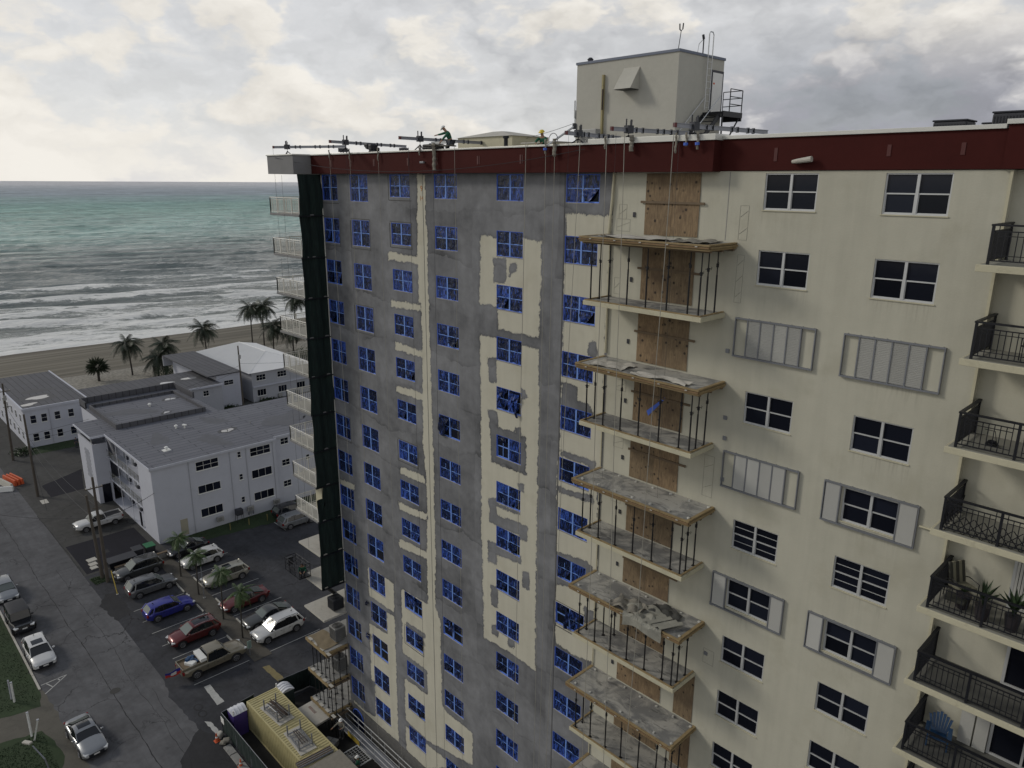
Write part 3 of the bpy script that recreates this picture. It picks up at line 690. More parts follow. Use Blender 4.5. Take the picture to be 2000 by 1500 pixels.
mb = MB(); mb.box((-21.556,8.80,45.4), (-21.52,8.95,47.42)); mb.box((-21.556,9.85,45.4), (-21.52,9.97,47.42)); mb.box((-21.556,8.95,47.30), (-21.52,9.85,47.42)); mb.build('door_frame', MT['acdark'], PH)
MB().box((-21.50,9.0,46.75), (-21.49,9.14,46.83)).build('red_notice', MT['orange'], PH)
mb = MB()
for y in (8.18, 8.56): mb.tube([(-21.38,y,45.5),(-21.38,y,48.0)], .022, 6)
for i in range(9): mb.tube([(-21.38,8.18,45.6+.3*i),(-21.38,8.56,45.6+.3*i)], .014, 5)
mb.tube([(-21.38,8.18,48.0),(-21.38,8.18,48.95),(-21.38,8.25,49.05),(-21.38,8.48,49.05),(-21.38,8.56,48.95),(-21.38,8.56,48.0)], .028, 6)
mb.build('roof_ladder', MT['alu'], PH)
mb = MB(); mb.box((-21.55,8.3,45.25), (-20.45,10.05,45.38)); mb.box((-20.45,8.3,45.15), (-20.38,10.1,45.40)); mb.box((-21.5,10.0,45.0), (-20.4,10.1,45.36))
for i in range(9): mb.box((-21.45,6.2+.24*i,43.5+.2*i), (-20.6,6.2+.24*i+.24,43.53+.2*i))
mb.obox((-20.55,7.2,44.35), (.05,2.7,.22), rx=R(39)); mb.obox((-21.48,7.2,44.35), (.05,2.7,.22), rx=R(39))
for x in (-20.45,): 
    mb.tube([(x,9.95,45.2),(x,8.9,44.0),(x,8.9,43.3)], .04, 6); mb.tube([(x,8.35,45.2),(x,8.35,43.3)], .04, 6)
mb.build('stair_platform', MT['black'], PH)
mb = MB()
for y in (8.9, 10.05): mb.tube([(-20.42,y,45.38),(-20.42,y,46.45)], .025, 6)
mb.tube([(-21.5,10.05,45.38),(-21.5,10.05,46.45)], .02, 6)
for z in (45.75, 46.1, 46.45): mb.tube([(-20.42,8.9,z),(-20.42,10.05,z),(-21.5,10.05,z)], .022, 6)
mb.build('platform_rail', MT['black'], PH)
mb = MB()
for x in (-20.58,-21.45): mb.tube([(x,6.1,44.3),(x,8.3,46.1)], .022, 6); mb.tube([(x,6.1,43.5),(x,6.1,44.3)], .022, 6)
mb.build('stair_rail', MT['alu'], PH)
mb = MB(); mb.tube([(-21.7,6.1,48.06),(-21.6,6.1,48.85)], .018, 5); mb.tube([(-21.7,6.1,49.15),(-21.68,6.1,48.9),(-21.6,6.1,48.83),(-21.52,6.1,48.9),(-21.5,6.1,49.15)], .03, 6); mb.build('lightning_rod', MT['black'], PH)
mb = MB(); mb.tube([(-21.7,8.2,48.06),(-21.7,8.2,48.75)], .03, 6); mb.tube([(-21.7,8.2,48.75),(-21.75,8.2,48.95)], .06, 6); mb.tube([(-21.75,7.8,48.06),(-21.72,7.85,48.5),(-21.7,8.15,48.72)], .012, 5); mb.build('small_antenna', MT['black'], PH)
mb = MB(); mb.cyl((-27.35,6.4,48.06), .14, .18); mb.cyl((-27.35,6.4,48.2), .18, .10, r2=.08); mb.build('roof_cowl', MT['acdark'], PH)
mb = MB(); mb.tube([(-27.98,6.1,45.7),(-27.98,6.0,44.9),(-28.5,4.5,43.9),(-28.8,3.6,43.6)], .06, 8); mb.tube([(-27.97,5.97,45.3),(-27.97,5.97,46.2)], .04, 6); mb.build('curved_conduit', MT['alu'], PH)
MB().box((-28.05,5.9,44.75), (-27.91,6.05,45.05)).build('electric_box', MT['acdark'], PH)

# ---- balconies with black railings on the right
BD = [None]
def rail_black(y0, x0, x1, z, ys):
    mb = MB(); H = 1.06
    xs = [x0]; 
    while xs[-1]+1.5 < x1: xs.append(xs[-1]+1.5)
    for x in xs: mb.box((x-.035,y0-.035,z), (x+.035,y0+.035,z+H))
    mb.box((x0-.05,y0-.05,z+H), (x1,y0+.05,z+H+.05)); mb.box((x0,y0-.015,z+.10), (x1,y0+.015,z+.135)); mb.box((x0,y0-.015,z+.90), (x1,y0+.015,z+.93))
    for a in xs:
        n = 10
        for i in range(1, n):
            x = a+1.5*i/n
            if x > x1: break
            zt = z+H if i in (1, n-1) else z+.90
            mb.box((x-.011,y0-.011,z+.135), (x+.011,y0+.011,zt))
        mb.box((a+.15,y0-.010,z+.25), (min(a+1.35,x1),y0+.010,z+.27)); mb.box((a+.15,y0-.010,z+.78), (min(a+1.35,x1),y0+.010,z+.80))
    # side rail back to the wall
    mb.box((x0-.05,y0+.05,z+H), (x0+.05,ys,z+H+.05)); mb.box((x0-.015,y0+.035,z+.10), (x0+.015,ys,z+.135)); mb.box((x0-.015,y0+.035,z+.90), (x0+.015,ys,z+.93))
    n = int((ys-y0)/.105)
    for i in range(1, n): y = y0+.105*i; mb.box((x0-.011,y-.016,z+.135), (x0+.011,y+.016,z+.90))
    mb.box((x0-.03,ys-.06,z), (x0+.03,ys-.002,z+H))
    return mb
lat = MT['black']
for k in range(1, 12):
    z = FL(k)
    s = MB(); s.box((-5.97,-1.80,z-.20), (3.2,.28,z)); s = s.build('balcony', MT['slab_edge'], T, bevel=.012)
    f = MB(); f.box((-5.9,-1.74,z), (3.1,.27,z+.004)); f.build('balcony_floor', mat('balcony_floor_%d' % k, ((.25,.245,.21) if k < 6 else (.11,.11,.10)), .9, var=.15) if k in (1, 6) else bpy.data.materials['balcony_floor_%d' % (1 if k < 6 else 6)], s)
    rail_black(-1.66, -5.72, 3.1, z, .28).build('railing', MT['black'], s)
    if k == 4:
        mb = MB()
        for i in range(34):
            x = -5.6+.25*i
            for sg in (1, -1): mb.obox((x+.2,-1.60,z+.30), (.022,.02,.74), ry=sg*R(40))
        for i in range(8):
            for sg in (1, -1): mb.obox((-5.67,-1.5+.22*i,z+.30), (.02,.022,.74), rx=sg*R(40))
        mb.build('lattice', MT['black'], s)
# sliding doors / shutters behind the balconies
for k, x in ((0,-3.99),(5-1,-3.99),(4,-3.99),(5,-3.73),(6,-3.73),(1,-3.0),(2,-2.6),(3,-2.9)):
    pass
mb = MB(); door_g = MB(); 
for k, x in ((1,-3.2),(2,-3.0),(3,-3.3),(4,-3.99),(5,-3.73),(6,-3.73),(7,-3.73),(8,-3.73)):
    z = FL(k+1)+.02; zt = FL(k)-.25
    d = MB(); d.box((x,.17,z), (x+.09,.279,zt)); d.box((x+1.9,.17,z), (x+1.98,.279,zt)); d.box((x+.09,.17,z), (x+1.9,.279,z+.08)); d.box((x+.09,.17,zt-.08), (x+1.9,.279,zt)); d.box((x+.95,.18,z+.08), (x+1.02,.279,zt-.08))
    d = d.build('balcony_door', MT['alu'], T)
    MB().box((x+.09,.22,z+.08), (x+1.9,.26,zt-.08)).build('pane', MT['glass'], d)
    if k in (4,):
        b = MB()
        for i in range(9): b.box((x+.10+.09*i,.15,z+.05), (x+.17+.09*i,.19,zt-.02))
        b.build('vertical_blind', MT['louvre'], d)
    if k == 6:
        b = MB(); b.box((x-.85,.10,z), (x-.45,.16,zt)); b.box((x-.40,.10,z), (x-.02,.16,zt)); b.build('shutter_leaf', MT['louvre'], d)

# ---- repair bay: bare slabs under timber formwork
for k in range(1, 14):
    z = FL(k)
    if k % 2:   # timber-edged
        s = MB().box((-20.36,-1.88,z-.20), (-14.50,-.003,z-.02)).build('balcony_slab', MT['slab_top'], T)
    else:
        s = MB().box((-20.40,-1.72,z-.19), (-14.62,-.003,z)).build('balcony_slab', MT['slab_edge'], T, bevel=.01)
        MB().box((-20.34,-1.66,z), (-14.68,-.003,z+.006)).build('bare_deck', MT['slab_top'], s)
# ---- corner balconies on the sea side
def corner_x(k): return -48.72+.095*k
RWM = {}
for k in range(1, 16):
    z = FL(k); xl = corner_x(k); xr = XC+.14; yf = -1.70-.02*k
    if k < 13:
        s = MB().box((xl,yf,z-.15), (xr,3.2,z-.003)).build('corner_balcony', MT['greyblock'] if k < 10 else MT['concrete_pale'], T, bevel=.01); MB().box((xl+.03,yf+.03,z-.003), (xr-.03,3.17,z)).build('deck', MT['concrete_pale'], s)
    else:
        s = MB().box((xl,yf,z-.22), (xr,3.2,z-.02)).build('corner_balcony', MT['concrete'], T)
    if k <= 9:
        mb = MB(); H = 1.02
        def run(p, q, n):
            p, q = Vector(p), Vector(q); d = (q-p)
            mb.tube([p+Vector((0,0,H)), q+Vector((0,0,H))], .032, 6); mb.tube([p+Vector((0,0,.1)), q+Vector((0,0,.1))], .022, 5); mb.tube([p+Vector((0,0,H-.12)), q+Vector((0,0,H-.12))], .016, 5)
            for i in range(n+1):
                a = p+d*i/n; r = .028 if i % 8 == 0 else .009
                mb.box((a.x-r,a.y-r,z+(0 if r > .02 else .1)), (a.x+r,a.y+r,z+H-(0 if r > .02 else .1)))
        run((xl+.06,yf+.06,z), (xr-.02,yf+.06,z), 32); run((xl+.06,yf+.06,z), (xl+.06,3.1,z), 32); run((xl+.06,3.1,z), (xr-.02,3.1,z), 24)
        mb.build('railing', MT['rail_white'], s)
MB().box((-45.9,-1.2,FL(9)+.2), (-45.0,-1.05,FL(8)-.3)).build('cream_screen', MT['slab_edge'], T)
# ------------------------------------------------------------------ ground, street, sand, sea
def struct(o): o['kind'] = 'structure'; return o
def asphalt(name, base, crack=.6, blot=.30, scale=.25, seam=True, dark=.35):
    m, N, b = newmat(name); co = N.node('ShaderNodeTexCoord').outputs['Object']
    a = N.noise(co, scale, 6, .62, .4); c = N.noise(co, scale*6, 6, .65); fi = N.noise(co, 22, 4, .7)
    f = N.math('ADD', 1.0, N.math('ADD', N.math('MULTIPLY', N.math('SUBTRACT', a, .5), blot*3), N.math('ADD', N.math('MULTIPLY', N.math('SUBTRACT', c, .5), blot*1.6), N.math('MULTIPLY', N.math('SUBTRACT', fi, .5), .22))))
    col = N.node('ShaderNodeVectorMath', operation='SCALE', inp={0: base, 3: f}).outputs[0]
    wv = N.node('ShaderNodeVectorMath', operation='ADD', inp={0: co, 1: N.node('ShaderNodeVectorMath', operation='SCALE', inp={0: N.noise(co, .9, 5, .6, out=1), 3: 1.5}).outputs[0]}).outputs[0]
    v = N.node('ShaderNodeTexVoronoi', feature='DISTANCE_TO_EDGE', inp={'Scale': .23, 'Vector': wv}).outputs['Distance']
    ck = N.math('MULTIPLY', N.ramp(v, .012, .002), N.ramp(N.noise(co, .12, 3), .46, .60, 0, crack))
    v2 = N.node('ShaderNodeTexVoronoi', feature='DISTANCE_TO_EDGE', inp={'Scale': 1.1, 'Vector': wv}).outputs['Distance']
    ck2 = N.math('MULTIPLY', N.ramp(v2, .025, .005), N.ramp(N.noise(N.mapping(co, loc=(9, 4, 0)), .16, 3), .56, .66, 0, crack*.7))
    col = N.mix(N.math('MAXIMUM', ck, ck2), col, (.012,.012,.012))
    oil = N.ramp(N.noise(co, 1.3, 5, .6), .64, .74, 0, dark)
    col = N.mix(oil, col, (base[0]*.35, base[1]*.35, base[2]*.35))
    tr = N.noise(N.mapping(co, scale=(.05, .8, 1)), 1.5, 4, .6)
    col = N.mix(N.ramp(tr, .45, .62, 0, .28), col, (base[0]*.7, base[1]*.7, base[2]*.7))
    N.l.new(col, b.inputs['Base Color']); b.inputs['Roughness'].default_value = .93; b.inputs['Specular IOR Level'].default_value = .25
    bn = N.node('ShaderNodeBump', inp={'Strength': .4, 'Distance': .01, 'Height': fi}); N.l.new(bn.outputs[0], b.inputs['Normal'])
    return m
MT['street'] = asphalt('worn_grey_street', (.104,.104,.108), .85, .46)
MT['lot'] = asphalt('dark_parking_asphalt', (.045,.046,.051), .9, .55, .3)
MT['newlot'] = asphalt('fresh_asphalt', (.015,.015,.021), .1, .25, .4, dark=.1)
MT['yard'] = asphalt('yard_concrete', (.062,.061,.058), .8, .4)
MT['patch'] = asphalt('patched_asphalt', (.034,.034,.036), .3, .3, .5)
MT['worksite'] = asphalt('work_site_ground', (.030,.029,.028), .4, .5, .5)
def poly(name, pts, z, m, parent=None):
    o = MB().face([(x, y, z) for x, y in pts]).build(name, m, parent); return o
def rect(name, x0, x1, y0, y1, z, m, parent=None): return poly(name, [(x0,y0),(x1,y0),(x1,y1),(x0,y1)], z, m, parent)
def ragged(pts, amp=.18, step=.5, seed=1):
    r = random.Random(seed); out = []
    for i in range(len(pts)):
        a, b = Vector(pts[i]), Vector(pts[(i+1) % len(pts)]); n = max(1, int((b-a).length/step))
        for k in range(n):
            p = a+(b-a)*k/n; out.append((p.x+r.uniform(-amp, amp), p.y+r.uniform(-amp, amp)))
    return out
struct(rect('ground', -172, 320, -420, 420, -.03, MT['yard']))
street = struct(rect('street', -172, 320, -17.1, -9.1, 0, MT['street']))
lot = struct(poly('parking_lot', [(-84.2,-9.1),(-20,-9.1),(-20,40),(-86.3,40),(-86.3,-.3),(-84.2,-.3)], 0, MT['lot']))
poly('asphalt_edge', ragged([(-82,-9.3),(-78.6,-8.2),(-74,-8.9),(-70,-8.2),(-66,-9.2),(-62,-8.6),(-58,-9.6),(-50,-9.0),(-46,-10.4),(-20,-10.4),(-20,-7),(-82,-7)], .14, .5, 3), .004, MT['lot'], lot)
poly('asphalt_patch', ragged([(-78.9,-8.6),(-76.9,-9.6),(-72.8,-9.2),(-73.4,-7.5),(-78.4,-7.6)], .12, .4, 5), .008, MT['patch'], lot)
poly('asphalt_patch', ragged([(-52.5,-9.2),(-50,-11.6),(-44,-13),(-36,-13),(-36,-8.2),(-50,-8.2)], .15, .5, 6), .008, MT['patch'], lot)
fore = struct(poly('forecourt', [(-172,-9.1),(-84.2,-9.1),(-84.2,-.3),(-128,-.3),(-128,40),(-172,40)], 0, MT['yard']))
struct(rect('fresh_asphalt_drive', -93.2, -84.6, -8.75, -1.2, .004, MT['newlot']))
struct(poly('fresh_asphalt_drive', ragged([(-115.7,-6.3),(-110.4,-6.3),(-110.6,-2.2),(-119,-.4)], .05, .8), .004, MT['newlot']))
struct(rect('back_lane', -131.5, -103.5, 27.5, 46, .004, MT['street']))
MT['grass'] = mat('lawn_grass', (.022,.040,.013), .95, var=.35, scale=.5, bump=.3, bscale=30)
MT['dirt'] = mat('sandy_dirt', (.095,.088,.072), .95, var=.25, scale=.7, bump=.4, grime=.3)
struct(poly('lawn', ragged([(-140,-17.35),(-66,-17.3),(-63.9,-17.6),(-64.6,-21),(-66,-40),(-140,-40)], .10, .6, 2), .01, MT['grass']))
struct(poly('lawn', ragged([(-60.6,-18.2),(-57,-17.6),(-54.5,-18.4),(-51,-18.0),(-30,-18),(-30,-40),(-60,-40),(-61.5,-22)], .12, .6, 4), .01, MT['grass']))
struct(poly('sand_path', ragged([(-67,-17.0),(-52,-16.6),(-44,-17),(-44,-40),(-68,-40),(-66.6,-20)], .12, .6, 7), .005, MT['dirt']))
struct(poly('planting_strip', ragged([(-83.8,-2.25),(-57.4,-2.25),(-57.4,-.55),(-83.8,-.55)], .05, .6, 8), .03, mat('strip_dirt', (.075,.068,.056), .95, var=.35, scale=.8, grime=.5)))
struct(poly('grass_verge', ragged([(-86.3,.3),(-84.2,.5),(-82.6,12),(-81.8,24),(-86.9,24)], .15, .6, 9), .02, MT['grass']))
struct(poly('grass_verge', ragged([(-134.3,-3.7),(-130.6,-4.6),(-130.2,4.4),(-134.3,4)], .12, .6, 10), .02, MT['grass']))
poly('grass_tuft', ragged([(-83.3,-8.9),(-81.5,-8.7),(-81.4,-7.2),(-83.2,-7.4)], .12, .4, 11), .02, MT['grass'], lot)
# grass blades (uncountable)
mb = MB(); r = random.Random(4)
def blades(x0, x1, y0, y1, n, z0=.01, inside=lambda x, y: True):
    for _ in range(n):
        x, y = r.uniform(x0, x1), r.uniform(y0, y1)
        if not inside(x, y): continue
        a = r.uniform(0, 6.28); w = r.uniform(.02, .05); h = r.uniform(.03, .08); dx_, dy_ = math.cos(a)*w, math.sin(a)*w
        mb.face([(x-dx_,y-dy_,z0),(x+dx_,y+dy_,z0),(x+r.uniform(-.05,.05),y+r.uniform(-.05,.05),z0+h)])
blades(-92, -64.8, -26, -17.5, 11000); blades(-60.5, -48, -25, -18.3, 8000); blades(-86.2, -84.4, .6, 22, 2600); blades(-83.2, -81.5, -8.8, -7.3, 700, .02); blades(-134.2, -130.5, -4.4, 4, 1500)
MT['blade'] = mat('grass_blade', (.018,.035,.010), .9, var=.2, scale=.5)
go = mb.build('grass', MT['blade']); go['kind'] = 'stuff'; tag(go, 'short green grass growing on the lawns and verges beside the street', 'grass')
# kerbs and seams
mb = MB()
for i in range(60):
    a = -140+i*1.25
    if a > -66.5: break
    mb.box((a,-17.28,0), (a+1.22,-17.12,.09))
o = struct(mb.build('kerb', MT['concrete_pale']))
def wiggle(x0, x1, y, amp, w, seed, z=.006):
    r = random.Random(seed); mb = MB(); n = int(abs(x1-x0)/.45); P = []; yy = y
    for i in range(n+1): yy += r.uniform(-amp, amp)*.5; yy += (y-yy)*.1; P.append((x0+(x1-x0)*i/n, yy, w*r.uniform(.4, 1.3)))
    for i in range(n): (a,b,c),(d,e,f_) = P[i], P[i+1]; mb.face([(a,b-c,z),(d,e-f_,z),(d,e+f_,z),(a,b+c,z)])
    return mb
seamm = mat('tar_seam', (.012,.012,.013), .8)
wiggle(-150,-30,-12.85,.10,.035,1).build('tar_seam', seamm, street); wiggle(-88,-40,-11.0,.14,.018,2).build('tar_seam', seamm, street)
wiggle(-105,-84.5,-9.1,.10,.05,3,.009).build('tar_seam', seamm, street); wiggle(-60,-40,-10.2,.16,.02,7).build('tar_seam', seamm, street)
for x in (-87.6,-92.4,-98.0,-80.5):
    m2 = MB(); n = 16; r = random.Random(int(x)); P = [(x+r.uniform(-.08,.08), -17+8*i/n) for i in range(n+1)]
    for i in range(n): (a,b),(c,d) = P[i], P[i+1]; m2.face([(a-.016,b,.006),(a+.016,b,.006),(c+.016,d,.006),(c-.016,d,.006)])
    if x > -90: m2.build('tar_seam', seamm, street)
# manholes, patches
def disc(name, x, y, rad, z, m, parent, seg=20): MB().face([(x+rad*math.cos(2*math.pi*i/seg), y+rad*math.sin(2*math.pi*i/seg), z) for i in range(seg)]).build(name, m, parent)
disc('manhole_cover', -61.8, -12.6, .42, .01, mat('iron_cover', (.045,.043,.040), .7, .3, var=.4, scale=9), street)
disc('manhole_cover', -74.2, -7.9, .34, .014, MT['patch'], lot); disc('manhole_cover', -51.6, -2.2, .55, .012, MT['patch'], lot)
paint = mat('worn_white_paint', (.38,.38,.36), .8, var=.3, scale=2.5, grime=.5); paint_y = mat('worn_yellow_paint', (.19,.155,.07), .85, var=.3, scale=2, grime=.5)
for x in (-73.4,-70.8,-68.2,-65.5,-62.9,-60.3,-57.95): rect('painted_line', x-.036, x+.036, -7.45, -2.5, .012, paint, lot)
for x in (-78.9,-76.55,-70.95,-65.72,-60.5,-57.88): rect('painted_line', x-.036, x+.036, -.8, 4.6, .012, paint, lot)
poly('painted_bar', ragged([(-57.1,-6.95),(-54.1,-7.05),(-54.15,-6.45),(-57.1,-6.45)], .03, .4, 3), .012, paint, lot)
poly('painted_bar', ragged([(-56.2,-2.1),(-53.5,-2.0),(-53.4,-1.4),(-56.1,-1.5)], .04, .4, 3), .012, paint_y, lot)
poly('painted_bar', ragged([(-52.9,-8.6),(-50.9,-8.5),(-51.0,-8.2),(-52.5,-8.2)], .05, .3, 3), .013, paint, lot)
for i in range(3): rect('painted_line', -84-.0, -79.5, 12.2+2.9*i, 12.3+2.9*i, .012, paint, lot)
zb = MB()
def strip(mb, a, b, w=.05, z=.008):
    a, b = Vector((*a, 0)), Vector((*b, 0)); n = Vector((0,0,1)).cross((b-a).normalized())*w
    mb.face([tuple(p+Vector((0,0,z))) for p in (a-n, b-n, b+n, a+n)])
for a, b in (((-67.0,-15.0),(-66.9,-17.0)),((-67.0,-15.0),(-66.2,-16.0)),((-66.2,-16.0),(-65.4,-17.0)),((-66.5,-15.6),(-67,-15.75)),((-66.0,-16.3),(-66.85,-16.6))): strip(zb, a, b, .045, .008)
zb.build('painted_hatching', paint, street)
fig = MB()      # worn painted rings near the work site
for cx, cy in ((-54.9,-8.3),(-53.9,-8.35)):
    for i in range(14): a = 2*math.pi*i/14; b = 2*math.pi*(i+1)/14; strip(fig, (cx+.42*math.cos(a), cy+.3*math.sin(a)), (cx+.42*math.cos(b), cy+.3*math.sin(b)), .06, .013)
fig.build('painted_ring', MT['patch'], lot)
rect('drain_cover', -110.2, -108.6, -7.75, -6.95, .03, MT['concrete_pale'], fore)
rect('drain_cover', -89.3, -88.4, -5.9, -5.3, .012, MT['patch'], fore)
for (a, b, c, d) in ((-88.1,-87.2,-7.9,-6.95),(-86.9,-86.1,-8.0,-7.2),(-85.9,-85.2,-8.1,-7.4)):
    t = MB().obox(((a+b)/2,(c+d)/2,.06), (b-a,d-c,.10), rz=.1).build('concrete_slab', MT['concrete_pale'], bevel=.01)
    n = {-88.1:'largest square concrete slab lying on black asphalt beside the pole', -86.9:'middle concrete slab lying on black asphalt beside the pole', -85.9:'smallest concrete slab right at the foot of the leaning poles'}[a]
    tag(t, n, 'concrete slab', 'loose concrete slabs by the pole')
rect('work_site_floor', -50.6, -19, -7.9, 3, .012, MT['worksite'], lot)

# sand and beach
def beach_mat():
    m, N, b = newmat('groomed_beach_sand'); co = N.node('ShaderNodeTexCoord').outputs['Object']
    x = N.node('ShaderNodeSeparateXYZ', inp={0: co}).outputs[0]
    st = N.noise(N.mapping(co, scale=(.30, .006, 1), rot=(0, 0, R(1))), 1.2, 6, .62, .15)
    lumps = N.noise(co, 1.6, 5, .7)
    dune = N.ramp(x, -180.5, -178.5)
    c1 = N.mix(N.ramp(st, .36, .64), (.088,.078,.058), (.172,.155,.118))
    c2 = N.mix(N.ramp(lumps, .40, .60), (.18,.168,.140), (.29,.272,.23))
    c = N.mix(dune, c1, c2)
    wet = N.ramp(N.math('ADD', x, N.math('MULTIPLY', N.noise(co, .06, 4), 6)), -208.5, -211.0)
    c = N.mix(N.math('MULTIPLY', wet, .62), c, (.075,.062,.046))
    N.l.new(c, b.inputs['Base Color']); b.inputs['Roughness'].default_value = .93
    bn = N.node('ShaderNodeBump', inp={'Strength': .8, 'Distance': .12, 'Height': N.mix(dune, st, lumps)}); N.l.new(bn.outputs[0], b.inputs['Normal'])
    return m
mb = MB(); xs = [-165,-172,-180,-200,-212,-222,-240]; zs = [.02,.15,.05,-.05,-.35,-1.0,-2.2]; r = random.Random(2)
rows = []
ys = [-1500+40*i for i in range(76)]
for x, z in zip(xs, zs): rows.append([(x+(r.uniform(-.8,.8) if x < -205 else 0), y, z+(r.uniform(-.05,.05) if x > -215 else 0)) for y in ys])
mb.loft(rows, closed=False, cap=False)
struct(mb.build('beach', beach_mat(), smooth=True))

# sea: near water with real waves, far water flat
def sea_mat():
    m, N, b = newmat('sea_water'); geo = N.node('ShaderNodeNewGeometry').outputs['Position']
    s = N.node('ShaderNodeSeparateXYZ', inp={0: geo}); x = s.outputs[0]
    d = N.math('MULTIPLY', N.math('ADD', x, 214.0), -1.0)          # metres off shore
    rot = (0, 0, R(24))
    p = N.mapping(geo, rot=rot)
    warp = N.noise(p, .03, 4, .6, out=1)
    pw = N.node('ShaderNodeVectorMath', operation='ADD', inp={0: p, 1: N.node('ShaderNodeVectorMath', operation='SCALE', inp={0: warp, 3: 14.0}).outputs[0]}).outputs[0]
    fA = N.noise(N.mapping(pw, scale=(.115, .045, .1)), 1.0, 8, .66, .6)
    fB = N.noise(N.mapping(pw, scale=(.42, .15, .4)), 1.0, 7, .72, .9)
    fC = N.noise(N.mapping(p, scale=(.9, .5, .9)), 1.3, 6, .7, .5)
    at = N.node('ShaderNodeAttribute', attribute_name='crest').outputs['Fac']
    ff = N.math('ADD', N.math('MULTIPLY', fA, .47), N.math('ADD', N.math('MULTIPLY', fB, .38), N.math('MULTIPLY', fC, .15)))
    ff = N.math('ADD', ff, N.math('MULTIPLY', at, .11))
    a1 = N.ramp(d, 2, 100, .13, .085, False); a2 = N.ramp(d, 95, 210, 0, -.160, False); a3 = N.ramp(d, 190, 900, 0, -.05, False); sw = N.ramp(d, 10, 0, 0, .12, False)
    am = N.math('ADD', N.math('ADD', a1, a2), N.math('ADD', a3, sw))
    fv = N.math('ADD', ff, am)
    foam = N.ramp(fv, .53, .625)
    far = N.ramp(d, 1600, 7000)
    n2 = N.noise(N.mapping(geo, scale=(.0022, .0009, 1), rot=(0, 0, R(18))), 1.0, 5, .6)
    n3 = N.noise(N.mapping(geo, scale=(.012, .005, 1), rot=(0, 0, R(18))), 1.0, 6, .65)
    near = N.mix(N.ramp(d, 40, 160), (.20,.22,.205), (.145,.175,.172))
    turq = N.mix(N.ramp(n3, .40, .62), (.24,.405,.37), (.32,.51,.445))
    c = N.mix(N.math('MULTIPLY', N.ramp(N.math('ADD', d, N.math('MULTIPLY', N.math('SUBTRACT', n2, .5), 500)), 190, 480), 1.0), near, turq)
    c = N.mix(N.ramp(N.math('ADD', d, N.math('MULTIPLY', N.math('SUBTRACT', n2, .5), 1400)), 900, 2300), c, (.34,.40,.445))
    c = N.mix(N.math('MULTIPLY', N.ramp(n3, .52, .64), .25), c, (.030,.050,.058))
    c = N.mix(far, c, (.62,.62,.635))  # pale horizon haze painted into the distant water colour
    n4 = N.noise(N.mapping(geo, scale=(.075, .026, 1), rot=(0, 0, R(20))), 1.0, 6, .7, .4)
    n5 = N.noise(N.mapping(geo, scale=(.020, .007, 1), rot=(0, 0, R(20))), 1.0, 6, .7, .3)
    n6 = N.noise(N.mapping(geo, scale=(.012, .085, 1), rot=(0, 0, R(20))), 1.0, 5, .7, .2)
    tex = N.math('ADD', N.math('ADD', 1.0, N.math('MULTIPLY', N.math('SUBTRACT', n6, .5), N.ramp(d, 250, 800, 0, 1.3))), N.math('MULTIPLY', N.math('ADD', N.math('MULTIPLY', N.math('SUBTRACT', n4, .5), N.ramp(d, 900, 2200, 2.0, .6)), N.math('MULTIPLY', N.math('SUBTRACT', n5, .5), 1.6)), N.ramp(d, 80, 500)))  # sparkle on the distant water painted as light and dark colour noise
    c = N.node('ShaderNodeVectorMath', operation='SCALE', inp={0: c, 3: N.math('MAXIMUM', tex, .3)}).outputs[0]
    c = N.mix(N.math('MULTIPLY', foam, .95), c, (.80,.80,.77))
    N.l.new(c, b.inputs['Base Color'])
    N.l.new(N.math('MAXIMUM', N.ramp(foam, 0, 1, .13, .9, False), N.ramp(d, 200, 1200, .13, .5, False)), b.inputs['Roughness']); b.inputs['IOR'].default_value = 1.33
    N.l.new(N.ramp(d, 150, 900, .42, .16, False), b.inputs['Specular IOR Level'])
    w1 = N.noise(N.mapping(geo, scale=(.30, .10, .3), rot=rot), 1.0, 6, .68, .5)
    w2 = N.noise(N.mapping(geo, scale=(.035, .012, .3), rot=(0,0,R(20))), 1.0, 6, .68, .5)
    h = N.math('ADD', N.math('MULTIPLY', w1, N.ramp(d, 300, 1200, 1.5, 1.6, False)), N.math('MULTIPLY', w2, N.ramp(d, 60, 900, 2.5, 22.0, False)))
    bn = N.node('ShaderNodeBump', inp={'Strength': 1.0, 'Distance': 1.2, 'Height': h}); N.l.new(bn.outputs[0], b.inputs['Normal'])
    return m
MT['sea'] = sea_mat()
SEA = -.55
nx, ny = 520, 430
dd = 1.0*((1+900/1.0*0)+0)
t = np.linspace(0, 1, nx); d = 2600*(np.exp(4.6*t)-1)/(math.exp(4.6)-1)
u = np.linspace(0, 1, ny)
D, U = np.meshgrid(d, u, indexing='ij')
X = -213.0-D; YY = (-70-.02*D)+U*(240+.62*D)
Z = np.zeros_like(X); rw = np.random.RandomState(11); S = np.zeros_like(X)
for lam, amp in ((31,.34),(24,.30),(18,.24),(14,.17),(10,.12),(7.5,.09),(5.2,.07),(3.8,.05)):
    for q in range(3):
        a = R(-90+rw.uniform(2, 34)); kx, ky = math.sin(a), math.cos(a)
        ph = rw.uniform(0, 6.28); l2 = lam*rw.uniform(.85, 1.15)
        mod = .6+.4*np.sin(X*rw.uniform(.01,.03)+YY*rw.uniform(.02,.06)+rw.uniform(0,6))
        w = np.sin((X*kx+YY*ky)*2*math.pi/l2+ph)
        w = 2*((w+1)/2)**1.8-1
        S += amp*.85*w*mod
S *= np.clip(D/40, .05, 1)*np.clip((1900-D)/1700, 0, 1)
